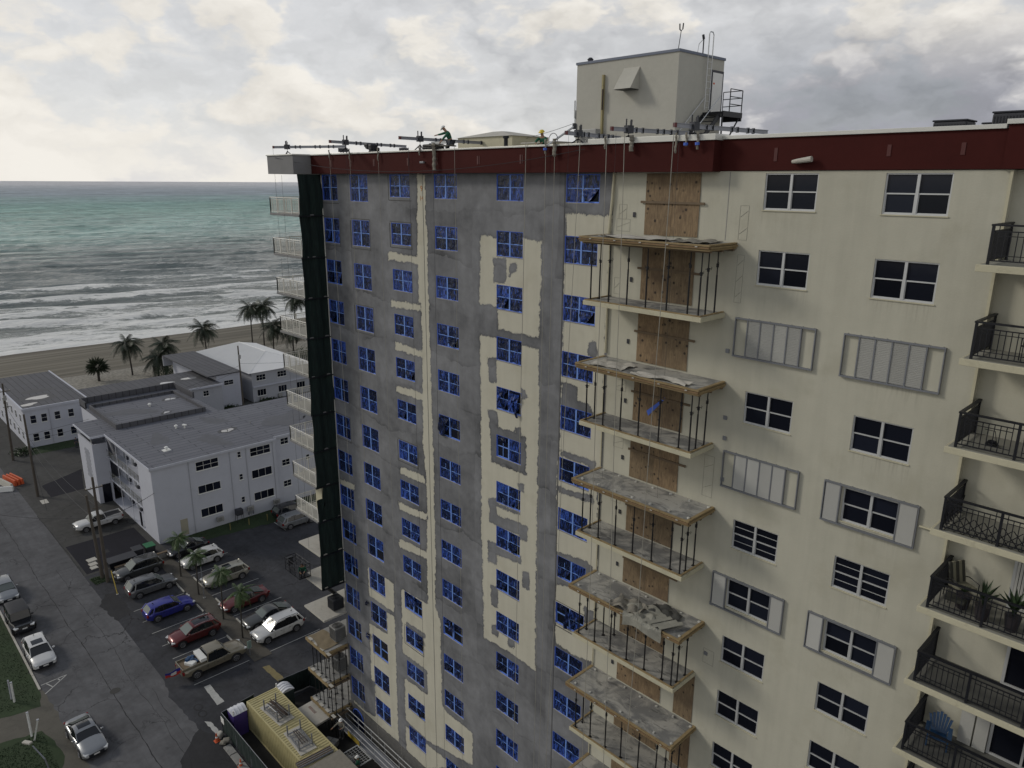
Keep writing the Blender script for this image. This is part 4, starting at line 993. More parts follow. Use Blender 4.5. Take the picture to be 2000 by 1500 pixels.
# breakers: steep ridges running along the shore
for off, amp, w, seed in ((14,.30,2.4,1),(30,.65,3.2,2),(47,.85,3.8,3),(66,.70,4.2,4),(88,.85,4.6,5),(115,.8,5,6),(146,.6,6,7)):
    r_ = np.random.RandomState(seed); yy = YY*.55+X*0
    cx = off + .30*(YY-40)*0 + 4*np.sin(YY*.045+seed)+2.2*np.sin(YY*.13+2*seed)-.22*(YY-40)*(.3+.7*min(1,off/60))
    for rep in range(-3, 4):
        c0 = cx+rep*0
    m_ = np.clip(.5+.9*np.sin(YY*.032*(1+.1*seed)+seed*2)+.4*np.sin(YY*.11+seed), 0, 1)
    q = (D-cx)/w; S += amp*m_*np.exp(-np.where(q > 0, q*q*.7, q*q*2.8))
Z = SEA+S
V = np.stack([X.ravel(), YY.ravel(), Z.ravel()], 1)
I = np.arange(nx*ny).reshape(nx, ny); F = np.stack([I[:-1,:-1].ravel(), I[:-1,1:].ravel(), I[1:,1:].ravel(), I[1:,:-1].ravel()], 1)
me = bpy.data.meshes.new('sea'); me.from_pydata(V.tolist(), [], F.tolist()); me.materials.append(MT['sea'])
a = me.attributes.new('crest', 'FLOAT', 'POINT'); a.data.foreach_set('value', np.clip(S.ravel(), -1.5, 1.5).astype(np.float32))
me.polygons.foreach_set('use_smooth', [True]*len(me.polygons)); me.update()
if me.polygons[0].normal.z < 0: me.flip_normals()
struct(link('sea', me))
ym0, ym1 = -70-.02*2600, (-70-.02*2600)+(240+.62*2600)
mb = MB()
mb.face([(p[0],p[1],SEA-.05) for p in ((-213,-70),(-2813,ym0),(-14000,ym0),(-14000,-14000),(-213,-14000))])
mb.face([(p[0],p[1],SEA-.05) for p in ((-2813,ym0),(-2813,ym1),(-14000,ym1),(-14000,ym0))]); mb.face([(p[0],p[1],SEA-.05) for p in ((-2813,ym1),(-213,170),(-213,14000),(-14000,14000),(-14000,ym1))])
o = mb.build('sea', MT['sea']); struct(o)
for p in o.data.polygons:
    if p.normal.z < 0: o.data.flip_normals(); break

# ------------------------------------------------------------------ low buildings
def roof_mat(name, base, sx=1/1.0, sy=1/9.0, rot=0.0):
    m, N, b = newmat(name); co = N.node('ShaderNodeTexCoord').outputs['Object']
    p = N.mapping(co, rot=(0, 0, rot))
    br = N.node('ShaderNodeTexBrick', inp={'Vector': p, 'Scale': 1.0, 'Mortar Size': .05, 'Brick Width': 6.5, 'Row Height': .98, 'Bias': 0.0}, offset=.37)
    br.inputs['Color1'].default_value = (*base, 1); br.inputs['Color2'].default_value = (base[0]*.88, base[1]*.88, base[2]*.90, 1); br.inputs['Mortar'].default_value = (base[0]*.28, base[1]*.28, base[2]*.30, 1)
    a = N.noise(co, .35, 6, .62, .6); c2 = N.noise(co, 2.2, 6, .65)
    f = N.math('ADD', .72, N.math('ADD', N.math('MULTIPLY', a, .36), N.math('MULTIPLY', c2, .20)))
    col = N.node('ShaderNodeVectorMath', operation='SCALE', inp={0: br.outputs[0], 3: f}).outputs[0]
    st = N.ramp(N.noise(co, .8, 5, .6), .62, .72, 0, .45); col = N.mix(st, col, (base[0]*.4, base[1]*.4, base[2]*.4))
    sc_ = N.math('MULTIPLY', N.ramp(N.noise(N.mapping(co, scale=(1, .4, 1)), 3.0, 3, .5, 1.5), .70, .73), .6); col = N.mix(sc_, col, (.02,.02,.025))
    N.l.new(col, b.inputs['Base Color']); b.inputs['Roughness'].default_value = .8
    return m
MT['roofA'] = roof_mat('grey_roof_membrane', (.125,.130,.150), rot=R(90))
MT['roofB'] = roof_mat('dark_roof_membrane', (.082,.083,.092), rot=0)
MT['wallw'] = mat('white_wall', (.47,.485,.54), .85, var=.07, scale=.4, bump=.1, grime=.10)
MT['wallg'] = mat('off_white_wall', (.37,.38,.41), .85, var=.08, scale=.4, bump=.1, grime=.18)
MT['puddle'] = (lambda m: m)(mat('standing_water', (.30,.30,.31), .04, var=.02, spec=1.0))  # pale base colour paints the bright sky reflection into the water
MT['stain_soft'] = mat('old_roof_stain', (.085,.088,.10), .7, var=.25)
MT['stain'] = mat('damp_ring', (.055,.055,.060), .7, var=.2)
def xwin(parent, xf, y0, y1, z0, z1, n=2, rail=True, sill=True):
    """window on a wall that faces +X at x=xf"""
    mb = MB(); t = .028; d = .04
    mb.box((xf,y0,z0), (xf+d,y1,z0+t)); mb.box((xf,y0,z1-t), (xf+d,y1,z1)); mb.box((xf,y0,z0+t), (xf+d,y0+t,z1-t)); mb.box((xf,y1-t,z0+t), (xf+d,y1,z1-t))
    for i in range(1, n): y = y0+(y1-y0)*i/n; mb.box((xf,y-t/2,z0+t), (xf+d*.8,y+t/2,z1-t))
    if rail: mb.box((xf,y0+t,(z0+z1)/2-.02), (xf+d*.6,y1-t,(z0+z1)/2+.02))
    if sill: mb.box((xf,y0-.06,z0-.07), (xf+.10,y1+.06,z0))
    o = mb.build('window', MT['white'], parent)
    for i in range(n):
        a, b = y0+(y1-y0)*i/n, y0+(y1-y0)*(i+1)/n
        MB().box((xf+.004,a+t*.6,z0+t*.6), (xf+.018,b-t*.6,z1-t*.6)).build('pane', MT['glass'], o)
    return o
def ywin(parent, yf, x0, x1, z0, z1, n=2):
    mb = MB(); t = .03
    mb.box((x0,yf-.05,z0), (x1,yf,z0+t)); mb.box((x0,yf-.05,z1-t), (x1,yf,z1)); mb.box((x0,yf-.05,z0+t), (x0+t,yf,z1-t)); mb.box((x1-t,yf-.05,z0+t), (x1,yf,z1-t)); mb.box((x0+t,yf-.03,(z0+z1)/2-.02), (x1-t,yf,(z0+z1)/2+.02))
    o = mb.build('window', MT['white'], parent); MB().box((x0+t*.6,yf-.018,z0+t*.6), (x1-t*.6,yf-.004,z1-t*.6)).build('pane', MT['glass'], o)
# three-storey block beside the car park
WB = thing('white_apartment_block', 'three-storey white apartment block with grey flat roof and open walkways beside the car park', 'apartment building', (-95, 8, 0), world=True)
XF = -86.34; H3 = 9.45
mb = MB(); mb.box((-102.6,1.05,0), (XF,15.0,H3)); mb.box((-91.0,-.42,0), (XF,1.05,H3)); mb.box((-103.0,15.0,0), (-87.1,40,H3)); mb.box((-119.8,1.0,0), (-102.6,14.6,H3)); mb.build('wall', MT['wallw'], WB)
roof = MB(); roof.box((-102.9,-.55,H3), (XF+.12,15.05,H3+.20)); roof.box((-103.0,15.05,H3), (-86.95,40.1,H3+.19)); roof.box((-120,.9,H3), (-102.9,14.7,H3+.19)); roof = roof.build('roof', MT['roofA'], WB)
mb = MB(); mb.box((XF+.12,-.60,H3-.06), (XF+.20,15.1,H3+.24)); mb.box((-102.95,-.62,H3-.06), (XF+.20,-.55,H3+.24)); mb.box((-87.0,15.1,H3-.06), (-86.9,40.1,H3+.23)); mb.build('roof_edge', MT['wallw'], roof)
roof.modifiers.clear()
P0, P1, Q0, Q1 = -116.2, -103.9, 1.2, 13.2
mb = MB(); h0, h1 = H3+.18, H3+.85
mb.box((P0,Q0,h0), (P1,Q0+.22,h1)); mb.box((P0,Q1-.22,h0), (P1,Q1,h1)); mb.box((P0,Q0+.22,h0), (P0+.22,Q1-.22,h1)); mb.box((P1-.22,Q0+.22,h0), (P1,Q1-.22,h1)); mb.build('parapet', MT['roofB'], roof)
MB().box((P0+.22,Q0+.22,h0), (P1-.22,Q1-.22,h0+.25)).build('raised_roof', MT['roofA'], roof)
mb = MB(); mb.box((-120.0,.9,H3), (-119.75,14.7,H3+1.1)); mb.box((-119.75,.9,H3), (-117,1.1,H3+1.1)); mb.box((-119.75,14.45,H3), (-112,14.7,H3+1.1)); mb.build('far_parapet', MT['roofB'], roof)
mb = MB(); mb.box((-110.6,-2.28,H3-.05), (-102.9,.9,H3+.16)); mb.build('porch_canopy', MT['roofA'], roof); mb = MB(); mb.box((-110.66,-2.36,H3-.08), (-102.84,-2.28,H3+.18)); mb.box((-102.9,-2.28,H3-.08), (-102.83,-.62,H3+.18)); mb.build('canopy_edge', MT['wallw'], roof)
st = MB(); st.box((-110.2,-2.05,0), (-103.6,-1.85,8.3)); st.box((-103.8,-1.85,0), (-103.6,-.2,8.3)); st.box((-110.2,-1.85,0), (-110.0,1,8.3)); st = st.build('stair_tower', MT['wallw'], WB)
MB().box((-103.6,-1.55,0), (-103.57,-.5,2.6)).build('dark_doorway', MT['glass'], st)
mb = MB(); 
for i in range(9):
    for j in range(16):
        if (i+j) % 2 == 0: mb.box((-107.6+.26*i,-2.10,3.0+.26*j), (-107.6+.26*i+.20,-2.05,3.0+.26*j+.20))
o = mb.build('breeze_block', MT['wallg'], st); o['kind'] = 'stuff'
mb = MB()
for x in (-103.9,-109.9): mb.tube([(x,-2.0,8.3),(x,-2.0,H3)], .05, 6)
mb.build('porch_post', MT['white'], WB)
for z in (.12, 3.25, 6.35):
    f = MB().box((-103.6,-.45,z-.16), (-91.0,1.05,z)).build('walkway', MT['wallw'], WB)
    if z > 1:
        mb = MB()
        for i in range(9):
            x = -103.3+i*1.5; mb.box((x-.02,-.44,z), (x+.02,-.40,z+1.0))
        mb.box((-103.5,-.44,z+.98), (-91,-.40,z+1.02))
        for i in range(90):
            x = -103.4+.138*i
            mb.obox((x,-.42,z+.55), (.016,.016,.95), ry=(R(20) if i % 3 else R(-28)))
        mb.build('railing', mat('railing_grey', (.20,.20,.18), .6) if z < 4 else bpy.data.materials['railing_grey'], f)
for x in (-102.9,-99.0,-95.0): 
    MB().box((x-.05,-.50,0), (x+.05,-.46,H3)).build('column', MT['wallw'], WB)
MT['door'] = mat('grey_door', (.22,.23,.25), .6)
for z in (.12, 3.25, 6.35):
    for i, x in enumerate((-101.6,-98.4,-95.2,-92.6)):
        MB().box((x,1.0,z), (x+.85,1.045,z+2.05)).build('door', MT['door'], WB)
        if i < 3: ywin(WB, 1.045, x+1.2, x+2.3, z+.9, z+2.0)
        MB().box((x+1.45,.78,z+.3), (x+2.05,1.04,z+.65)).build('wall_air_conditioner', MT['acdark'], WB)
xwin(WB, XF, 4.7, 7.45, 7.9, 9.05, 3); xwin(WB, XF, 4.7, 7.45, 4.92, 5.95, 3, False); xwin(WB, XF, 4.75, 7.45, 1.8, 2.9, 3, False)
xwin(WB, XF, 11.55, 14.25, 8.0, 9.12, 3); xwin(WB, XF, 11.55, 14.25, 4.98, 6.1, 3, False); xwin(WB, XF, 11.6, 14.3, 1.9, 3.0, 3, False)
for z in (8.3, 5.3, 2.2): xwin(WB, XF, 9.9, 10.35, z, z+.78, 1)
for z in (8.3, 5.3, 2.3): xwin(WB, -87.1, 16.1, 17.2, z, z+.85, 2); xwin(WB, -87.1, 19.6, 20.1, z, z+.7, 1); xwin(WB, -87.1, 21.3, 21.8, z, z+.7, 1)
mb = MB()
for y, z0 in ((3.85,0),(8.9,.0),(12.9-1.9,0),(14.6,0)): mb.tube([(XF+.06,y,z0),(XF+.06,y,H3-.1)], .035, 5)
mb.build('drain_pipe', MT['wallg'], WB)
MB().box((XF,2.2,.2), (XF+.04,3.05,2.3)).build('meter_door', mat('beige_door', (.33,.31,.24), .7), WB)
mb = MB(); mb.box((-92.6,-.46,.3),(-91.9,-.42,2.2)); mb.build('glazed_door', MT['glass'], WB)
def condenser(x, y, z, w=.85, d=.32, h=.6, m='acgrey', face='X', label='', stand=0.0, parentless=True):
    t = thing('air_conditioner', label, 'air conditioner', (x, y, z), 0 if face == 'X' else R(-90), 'wall condensers')
    MB().box((-d/2,-w/2,0), (d/2,w/2,h)).build('casing', MT[m], t, bevel=.015)
    mb = MB(); rr = h*.40
    for q in range(1, 5): mb.tube([(d/2+.012, -w*.1+rr*q/4*math.cos(2*math.pi*i/16), h/2+rr*q/4*math.sin(2*math.pi*i/16)) for i in range(17)], .008, 4, cap=False)
    mb.build('fan_grille', MT['acdark'], t)
    mb = MB(); mb.box((-d/2,-w*.35,-.05-stand), (d/2,-w*.35+.05,0)); mb.box((-d/2,w*.35,-.05-stand), (d/2,w*.35+.05,0)); mb.build('bracket', MT['steel'], t)
    return t
condenser(XF+.35, 6.85, .75, label='small wall condenser leftmost of the row below the white block windows')
condenser(XF+.35, 10.8, .95, label='beige condenser on bracket right of the dark rooftop-type unit, white block', stand=.5)
condenser(XF+.35, 14.4, .80, label='wall condenser rightmost at the foot of the white block')
t = thing('air_conditioner', 'dark boxy condenser raised on legs against the white block', 'air conditioner', (XF+.55, 9.2, 0), 0, 'wall condensers')
MB().box((-.35,-.42,.95), (.35,.42,1.7)).build('casing', MT['acdark'], t, bevel=.02)
mb = MB()
for a in (-.3,.3):
    for b in (-.36,.36): mb.tube([(a,b,.95),(a*1.2,b*1.3,0)], .025, 5)
mb.build('stand', MT['black'], t)
for (x, y, kind) in ((-111.1,7.9,'m'),(-99.0,7.2,'m'),(-98.4,8.1,'t'),(-91.3,3.2,'w'),(-113.4,11.6,'s'),(-94.3,15.4,'s'),(-106.5,8.2,'s'),(-93.4,11.8,'s')):
    mb = MB(); z = H3+.2+(.2 if -116 < x < -104 else 0)
    if kind in 'mw': mb.box((x-.45,y-.45,z), (x+.45,y+.45,z+.06)) if kind == 'w' else None; mb.cyl((x,y,z), .12, .35); mb.cyl((x,y,z+.35), .26, .16, r2=.14)
    elif kind == 't': mb.cyl((x,y,z), .10, .4); mb.obox((x,y,z+.45), (.6,.3,.14), rz=.4)
    else: mb.cyl((x,y,z), .06, .35)
    mb.build('roof_vent', MT['white'] if kind != 's' else MT['acgrey'], WB)
def blob(name, cx, cy, a, b, rot, z, m, parent, seed, n=22, amp=.25):
    r = random.Random(seed); ph = [r.uniform(0, 6) for _ in range(4)]; pts = []
    for i in range(n):
        t = 2*math.pi*i/n; k = 1+amp*(math.sin(2*t+ph[0])*.6+math.sin(3*t+ph[1])*.5+math.sin(5*t+ph[2])*.3)
        x, y = a*k*math.cos(t), b*k*math.sin(t); pts.append((cx+x*math.cos(rot)-y*math.sin(rot), cy+x*math.sin(rot)+y*math.cos(rot)))
    return poly(name, pts, z, m, parent)
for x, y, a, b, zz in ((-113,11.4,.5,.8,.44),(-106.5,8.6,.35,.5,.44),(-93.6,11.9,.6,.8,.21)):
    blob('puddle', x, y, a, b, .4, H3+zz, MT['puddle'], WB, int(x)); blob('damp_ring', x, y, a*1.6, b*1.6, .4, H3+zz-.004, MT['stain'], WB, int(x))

for q, (x, y, a, b) in enumerate(((-96,4,2.2,1.2),(-91,9,2.6,1.4),(-99,12.3,2.4,1.0),(-93,20,2.5,3.5),(-110,5,3,1.6),(-90.5,24,2.0,3.2))): blob('damp_ring', x, y, a, b, .3*q, H3+.2+(.245 if q == 4 else .008), MT['stain_soft'], WB, 40+q, 26, .35)
# two-storey building at the far left
BB = thing('two_storey_building', 'white two-storey building with dark flat roof and puddles at the left edge', 'building', (-147, 1, 0), world=True)
MB().box((-160,-4.0,0), (-134.4,4.3,6.25)).build('wall', MT['wallw'], BB)
rf = MB().box((-160.1,-3.9,6.25), (-134.5,5.6,6.36)).build('roof', MT['roofB'], BB)
mb = MB(); mb.box((-134.5,-4.1,6.2), (-134.25,4.5,6.62)); mb.box((-160.1,-4.15,6.2), (-134.5,-3.9,6.62)); mb.box((-160.1,5.4,6.3), (-134.5,5.6,6.5)); mb.build('roof_edge', MT['wallw'], rf)
for y, w in ((-3.15,.82),(-1.62,.82),(.27,.82),(2.25,.82)):
    xwin(BB, -134.4, y, y+w, 3.98, 5.3, 1); xwin(BB, -134.4, y, y+w, .98, 2.25, 1)
for i in range(7): ywin(BB, -4.0, -137.5-3.2*i, -136.5-3.2*i, 3.9, 5.2); ywin(BB, -4.0, -137.5-3.2*i, -136.5-3.2*i, .9, 2.2)
mb = MB(); mb.tube([(-134.3,-.45,.2),(-134.3,-.45,6)], .04, 5); mb.build('drain_pipe', MT['wallg'], BB)
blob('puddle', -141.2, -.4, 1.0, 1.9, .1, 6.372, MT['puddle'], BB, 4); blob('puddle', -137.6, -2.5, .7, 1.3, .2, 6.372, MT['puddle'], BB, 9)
blob('damp_ring', -141.2, -.4, 2.2, 3.0, .1, 6.366, MT['stain'], BB, 4); blob('damp_ring', -146, .5, 1.2, 3, .1, 6.366, MT['stain'], BB, 14)
# long low building behind, joined wing
CB = thing('long_low_building', 'long low building with dark patched flat roof and puddles between white block and beach', 'building', (-143, 16, 0), world=True)
mb = MB(); mb.box((-144.5,5.7,0), (-131.6,26.9,5.55)); mb.build('wall', MT['wallg'], CB)
rf = MB().box((-144.7,5.7,5.55), (-131.4,27.0,5.72)).build('roof', MT['roofB'], CB)
MB().box((-131.4,5.7,5.45), (-131.25,27.05,5.78)).build('roof_edge', MT['wallw'], rf)
xwin(CB, -131.6, 23.4, 24.4, 3.9, 4.9, 2)
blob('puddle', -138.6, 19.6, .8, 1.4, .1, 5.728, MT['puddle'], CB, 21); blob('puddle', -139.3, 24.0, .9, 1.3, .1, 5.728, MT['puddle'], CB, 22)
blob('damp_ring', -139.0, 22.0, 1.9, 4.6, .05, 5.724, MT['stain'], CB, 23); blob('damp_ring', -138.0, 10.5, 1.6, 3.0, .05, 5.724, MT['stain'], CB, 24)
DB = thing('seaside_house', 'pale two-storey house with grey roof left of the white hip roof', 'house', (-145, 29, 0), world=True)
MB().box((-156.5,27.05,0), (-134.2,31.6,6.6)).build('wall', MT['wallw'], DB)
mb = MB(); mb.box((-157.2,25.4,6.60), (-134.0,31.9,6.78)); mb.build('roof', MT['roofB'], DB)
MB().box((-157.2,25.4,4.6), (-156.9,31,6.6)).build('wall', MT['wallg'], DB)
xwin(DB, -134.2, 28.4, 30.2, 4.5, 5.4, 2); 
# white hip-roofed house
HB = thing('hip_roof_house', 'white two-storey house with white ribbed hip roof near the beach', 'house', (-146, 39, 0), world=True)
MB().box((-158.5,33.9,0), (-134.3,46,5.95)).build('wall', MT['wallg'], HB)
E_ = [(-159.4,33.1,6.0),(-133.7,33.1,6.0),(-133.7,46.8,6.0),(-159.4,46.8,6.0)]; RA, RB = (-152.6,39.95,8.3), (-140.5,39.95,8.3)
mb = MB(); mb.face([E_[0],E_[1],RB,RA]); mb.face([E_[1],E_[2],RB]); mb.face([E_[2],E_[3],RA,RB]); mb.face([E_[3],E_[0],RA]); mb.face([E_[3],E_[2],E_[1],E_[0]])
MT['hip'] = mat('white_roof_sheet', (.75,.75,.74), .55, var=.06, scale=.5)
rf = mb.build('roof', MT['hip'], HB)
mb = MB()
for i in range(1, 42):      # standing ribs
    y = 33.1+13.7*i/42; tt = min((y-33.1), (46.8-y))/6.85; 
    mb.tube([(-133.7,y,6.03),(-133.7-6.8*tt,y,6.03+2.3*tt)], .035, 4, cap=False)
for i in range(1, 76):
    x = -159.4+25.7*i/76; tt = min(x+159.4, -133.7-x)/6.8; tt = min(1, tt)
    mb.tube([(x,33.1,6.03),(x,33.1+6.85*tt,6.03+2.3*tt)], .03, 4, cap=False)
o = mb.build('roof_rib', MT['hip'], rf); o['kind'] = 'stuff'
for a, b in ((E_[1],RB),(E_[2],RB),(RA,RB),(E_[0],RA)): MB().tube([a,b], .08, 6).build('ridge_cap', MT['hip'], rf)
for y in (34.8, 39.2, 43.2): xwin(HB, -134.3, y, y+1.8, 1.1, 2.4, 3, False); xwin(HB, -134.3, y, y+1.9, 4.2, 5.35, 3)
for i in range(3): MB().box((-134.3,35.2+3.8*i,.3), (-133.9,36.0+3.8*i,.85)).build('wall_air_conditioner', MT['acgrey'], HB)
mb = MB(); mb.box((-134.3,34,2.95), (-134.0,46,3.15)); mb.build('string_course', MT['wallw'], HB)
# distant skyline blocks far along the coast (right of the roof)
FB = thing('distant_tower_block', 'distant pale tower block just showing above the roof at the right edge', 'building', (-36, 180, 0), world=True)
MB().box((-43.2,170,0), (-25,190,60.6)).build('lower_wall', MT['wallg'], FB); MB().box((-41,171,60.6), (-27,189,62.6)).build('wall', MT['wallg'], FB)
mb = MB()
for i in range(7): mb.box((-43+2.3*i,169.6,59.6), (-41.6+2.3*i,169.99,60.4))
mb.build('balcony_row', MT['wallw'], FB)
# ------------------------------------------------------------------ vehicles
def paintmat(name, col, rough=.28, metal=.25, spec=.5):
    m, N, b = newmat(name); co = N.node('ShaderNodeTexCoord').outputs['Object']
    d = N.ramp(N.noise(co, 1.5, 5, .6), .4, .75, 0, .15)
    c = N.mix(d, col, (.12,.115,.105)); N.l.new(c, b.inputs['Base Color'])
    b.inputs['Roughness'].default_value = rough; b.inputs['Metallic'].default_value = metal; b.inputs['Specular IOR Level'].default_value = spec
    b.inputs['Coat Weight'].default_value = .5; b.inputs['Coat Roughness'].default_value = .08
    return m
MT['lamp_clear'] = mat('lamp_lens', (.55,.56,.56), .15, var=.02); MT['lamp_red'] = mat('tail_lens', (.20,.01,.01), .2, var=.02)
MT['chrome'] = mat('chrome_trim', (.5,.5,.5), .2, .8, var=.02)
def lerp(tab, x):
    if x <= tab[0][0]: return tab[0][1]
    for (a, p), (b, q) in zip(tab, tab[1:]):
        if x <= b: 
            f = (x-a)/(b-a); f = f*f*(3-2*f)*.35+f*.65
            return p+(q-p)*f
    return tab[-1][1]
def wheel(parent, x, y, r, side, w=.22):
    t = MB().cyl((0,-w/2,0), r, w, 20, axis='Y').build('wheel', MT['rubber'], parent, bevel=.02); t.location = (x, y, r)
    m = MB(); m.cyl((0, side*(w/2-.01) if side > 0 else -w/2-.02, 0), r*.64, .03, 18, axis='Y'); 
    k = m.build('rim', MT['acdark'], t)
    s = MB(); yy = side*(w/2+.028)
    for i in range(7):
        a = 2*math.pi*i/7; s.obox((math.cos(a)*r*.33, yy, math.sin(a)*r*.33), (r*.58,.02,.055), ry=-a)
    s.tube([(r*.62*math.cos(2*math.pi*i/18), yy, r*.62*math.sin(2*math.pi*i/18)) for i in range(19)], .018, 5, cap=False)
    s.build('wheel_spokes', MT['rim'], t)
    return t
def car(label, loc, rz, paint, L=4.7, Wd=1.86, H=1.66, kind='suv', roofp=None, sunroof=False, rails=False, extra=None, cat=None, r=.36, clear=True):
    """front towards local +X"""
    root = thing({'suv':'parked_suv','sedan':'parked_car','coupe':'parked_car','pickup':'pickup_truck','jeep':'off_road_vehicle'}[kind], label, cat or {'suv':'SUV','sedan':'car','coupe':'car','pickup':'pickup truck','jeep':'off-road vehicle'}[kind], (*loc, 0), rz)
    hw = Wd/2; l = L/2; ax = l*.61
    if kind == 'suv':
        top = [(-l,.80),(-l+.06,1.02),(-l+.35,1.10),(-.4,1.05),(.85,1.03),(1.25,1.02),(l-.75,.95),(l-.22,.84),(l-.03,.64),(l,.5)]
        gh = dict(x0=l-1.30, x1=l-2.12, x2=-l+.52, x3=-l+.12, zb=1.05, zt=H)
    elif kind == 'sedan':
        top = [(-l,.74),(-l+.10,.94),(-l+.7,.98),(-.6,.95),(.7,.93),(1.2,.90),(l-.6,.80),(l-.18,.70),(l-.03,.56),(l,.46)]
        gh = dict(x0=l-1.55, x1=l-2.25, x2=-l+1.45, x3=-l+.55, zb=.93, zt=H)
    elif kind == 'coupe':
        top = [(-l,.74),(-l+.10,.95),(-l+.6,.98),(-.6,.90),(.7,.88),(1.2,.86),(l-.6,.76),(l-.18,.66),(l-.03,.54),(l,.44)]
        gh = dict(x0=l-1.60, x1=l-2.45, x2=-l+1.6, x3=-l+.45, zb=.90, zt=H)
    elif kind == 'pickup':
        top = [(-l,.95),(-l+.04,1.08),(-.9,1.10),(.9,1.10),(l-1.4,1.12),(l-.5,1.06),(l-.12,.95),(l-.02,.75),(l,.55)]
        gh = dict(x0=l-1.55, x1=l-2.20, x2=-.55, x3=-.72, zb=1.10, zt=H)
    elif kind == 'jeep':
        top = [(-l,.98),(-l+.03,1.06),(.3,1.06),(.6,1.06),(l-.3,1.0),(l-.12,.96),(l-.1,.5),(l,.45)]
        gh = dict(x0=l-1.45, x1=l-1.70, x2=-l+.12, x3=-l+.06, zb=1.06, zt=H)
    zb = {'pickup':.42,'jeep':.46,'suv':.27}.get(kind, .20)
    bed = kind == 'pickup'
    xb0, xb1 = -l+.10, -.82     # open bed
    stations = sorted(set([-l, -l+.05, -l+.14, -l+.4, -l+.8, -ax, -.9, -.3, .3, .9, ax, l-.8, l-.45, l-.22, l-.08, l] + ([-.8] if bed else [])))
    rings = []
    for x in stations:
        e = max(0, abs(x)-(l-.55))/.55; nw = hw*(1-.24*e**2.0) if kind != 'jeep' else hw*(1-.05*e)
        if kind == 'jeep' and x > .9: nw *= .86
        zt = lerp(top, x); zl = zb+(.16*e**2)
        zm = zl+(zt-zl)*.55
        ro = .10
        rings.append([(x,-nw*.86,zl),(x,-nw*.97,zl+.06),(x,-nw,zm),(x,-nw*.975,zt-ro),(x,-nw*.88,zt-.015),(x,-nw*.45,zt+.035 if kind != 'jeep' else zt),(x,0,zt+.045 if kind != 'jeep' else zt),
                      (x,nw*.45,zt+.035 if kind != 'jeep' else zt),(x,nw*.88,zt-.015),(x,nw*.975,zt-ro),(x,nw,zm),(x,nw*.97,zl+.06),(x,nw*.86,zl)])
    mb = MB(); mb.loft(rings, closed=True, cap=True)
    if bed:
        # cut the deck open: drop the top faces over the bed and line it
        pass
    body = mb.build('body', paint, root, smooth=True)
    if bed:
        b = MB(); x0, x1, y = -l+.10, -.85, hw*.80
        b.box((x0,-y,1.075), (x1,y,1.165)); b.build('bed_liner', MT['black'] if extra != 'flag' else MT['timber_dark'], root)
        b = MB()
        for s in (-1, 1): b.box((x0,s*y*1.0-.03 if s < 0 else y-.03,1.10), (x1,(s*y*1.0+.07) if s > 0 else -y+.03,1.32))
        b.box((x0-.08,-y-.03,.85), (x0,y+.07,1.32)); b.build('bed_side', paint, root, bevel=.02)
    # greenhouse
    g = gh; zB, zT = g['zb'], g['zt']; wb, wt = hw*.93, hw*(.76 if kind != 'jeep' else .86)
    def sec(x, z, w, top_): return [(x,-wb*w if not top_ else -wb*w, zB-.03),(x,-(wb+(wt-wb)*top_)*w,z),(x,(wb+(wt-wb)*top_)*w,z),(x,wb*w,zB-.03)]
    arc = (lambda f: zT-.015-((.055 if kind == 'suv' else .10)*abs(2*f-1)**2.2 if kind not in ('jeep','pickup') else .03*abs(2*f-1)**3)-(.02*f*f if kind == 'suv' else .05*f*f if kind in ('coupe','sedan') else 0))
    R_s = [sec(g['x0'],zB+.01,.94,0)]+[sec(g['x1']+(g['x2']-g['x1'])*f,arc(f)-.02,.96+.04*(1-abs(2*f-1)),1) for f in (0,.25,.5,.75,1)]+[sec(g['x3'],zB+.03 if kind in ('sedan','coupe') else zB+.05,.93,0)]
    glass = MB(); glass.loft(R_s, closed=False, cap=False)
    glass.face(R_s[0][::-1]); glass.face(R_s[-1]); glass.build('side_glass', MT['glass_car'], root)
    if clear:   # opaque windscreen, pale sky sheen put into its colour
        ws = MB(); a, b = R_s[0], R_s[1]
        p = [Vector(a[1]), Vector(a[2]), Vector(b[2]), Vector(b[1])]; c = sum(p, Vector())/4
        p = [c+(q-c)*.93+Vector((.012,0,.016)) for q in p]; ws.face(p); ws.build('windscreen', MT['glass_sky_sheen'], root)
    rp = roofp or paint; rm = MB(); nx = 10
    rows = []
    for i in range(nx+1):
        f = i/nx; x = g['x1']+.10+(g['x2']-.06-g['x1']-.10)*f; ed = min(f, 1-f)*nx
        z = arc((g['x1']-x)/(g['x1']-g['x2']))-.008; w = wt*(.95 if ed < .5 else 1.0)
        rows.append([(x,-w-.012,z-.10),(x,-w*.99,z-.02),(x,-w*.8,z+.018),(x,-w*.4,z+.032),(x,0,z+.036),(x,w*.4,z+.032),(x,w*.8,z+.018),(x,w*.99,z-.02),(x,w+.012,z-.10)])
    rm.loft(rows, closed=False, cap=False); rm.build('roof', rp, root, smooth=True)
    def pil(pts, rr, m): MB().tube(pts, rr, 5).build('pillar', m, root)
    for s in (-1, 1):
        pil([(g['x0']+.02,s*wb*.95,zB-.01),(g['x1']+.03,s*wt*.975,arc(0)-.03)], .038, paint if kind != 'jeep' else MT['black'])
        pil([(g['x3'],s*wb*.93,zB),(g['x2'],s*wt*.975,arc(1)-.03)], .095 if kind == 'suv' else .05, paint if kind != 'jeep' else MT['black'])
        xm = (g['x1']+g['x2'])/2+.05; pil([(xm,s*(wb+.002),zB-.02),(xm,s*(wt+.002),arc(.5)-.04)], .022, MT['black'])
        if kind == 'suv': xq = g['x2']+.30; pil([(xq-.22,s*(wb-.01),zB-.02),(xq,s*(wt-.01),arc(.85)-.04)], .06, paint)
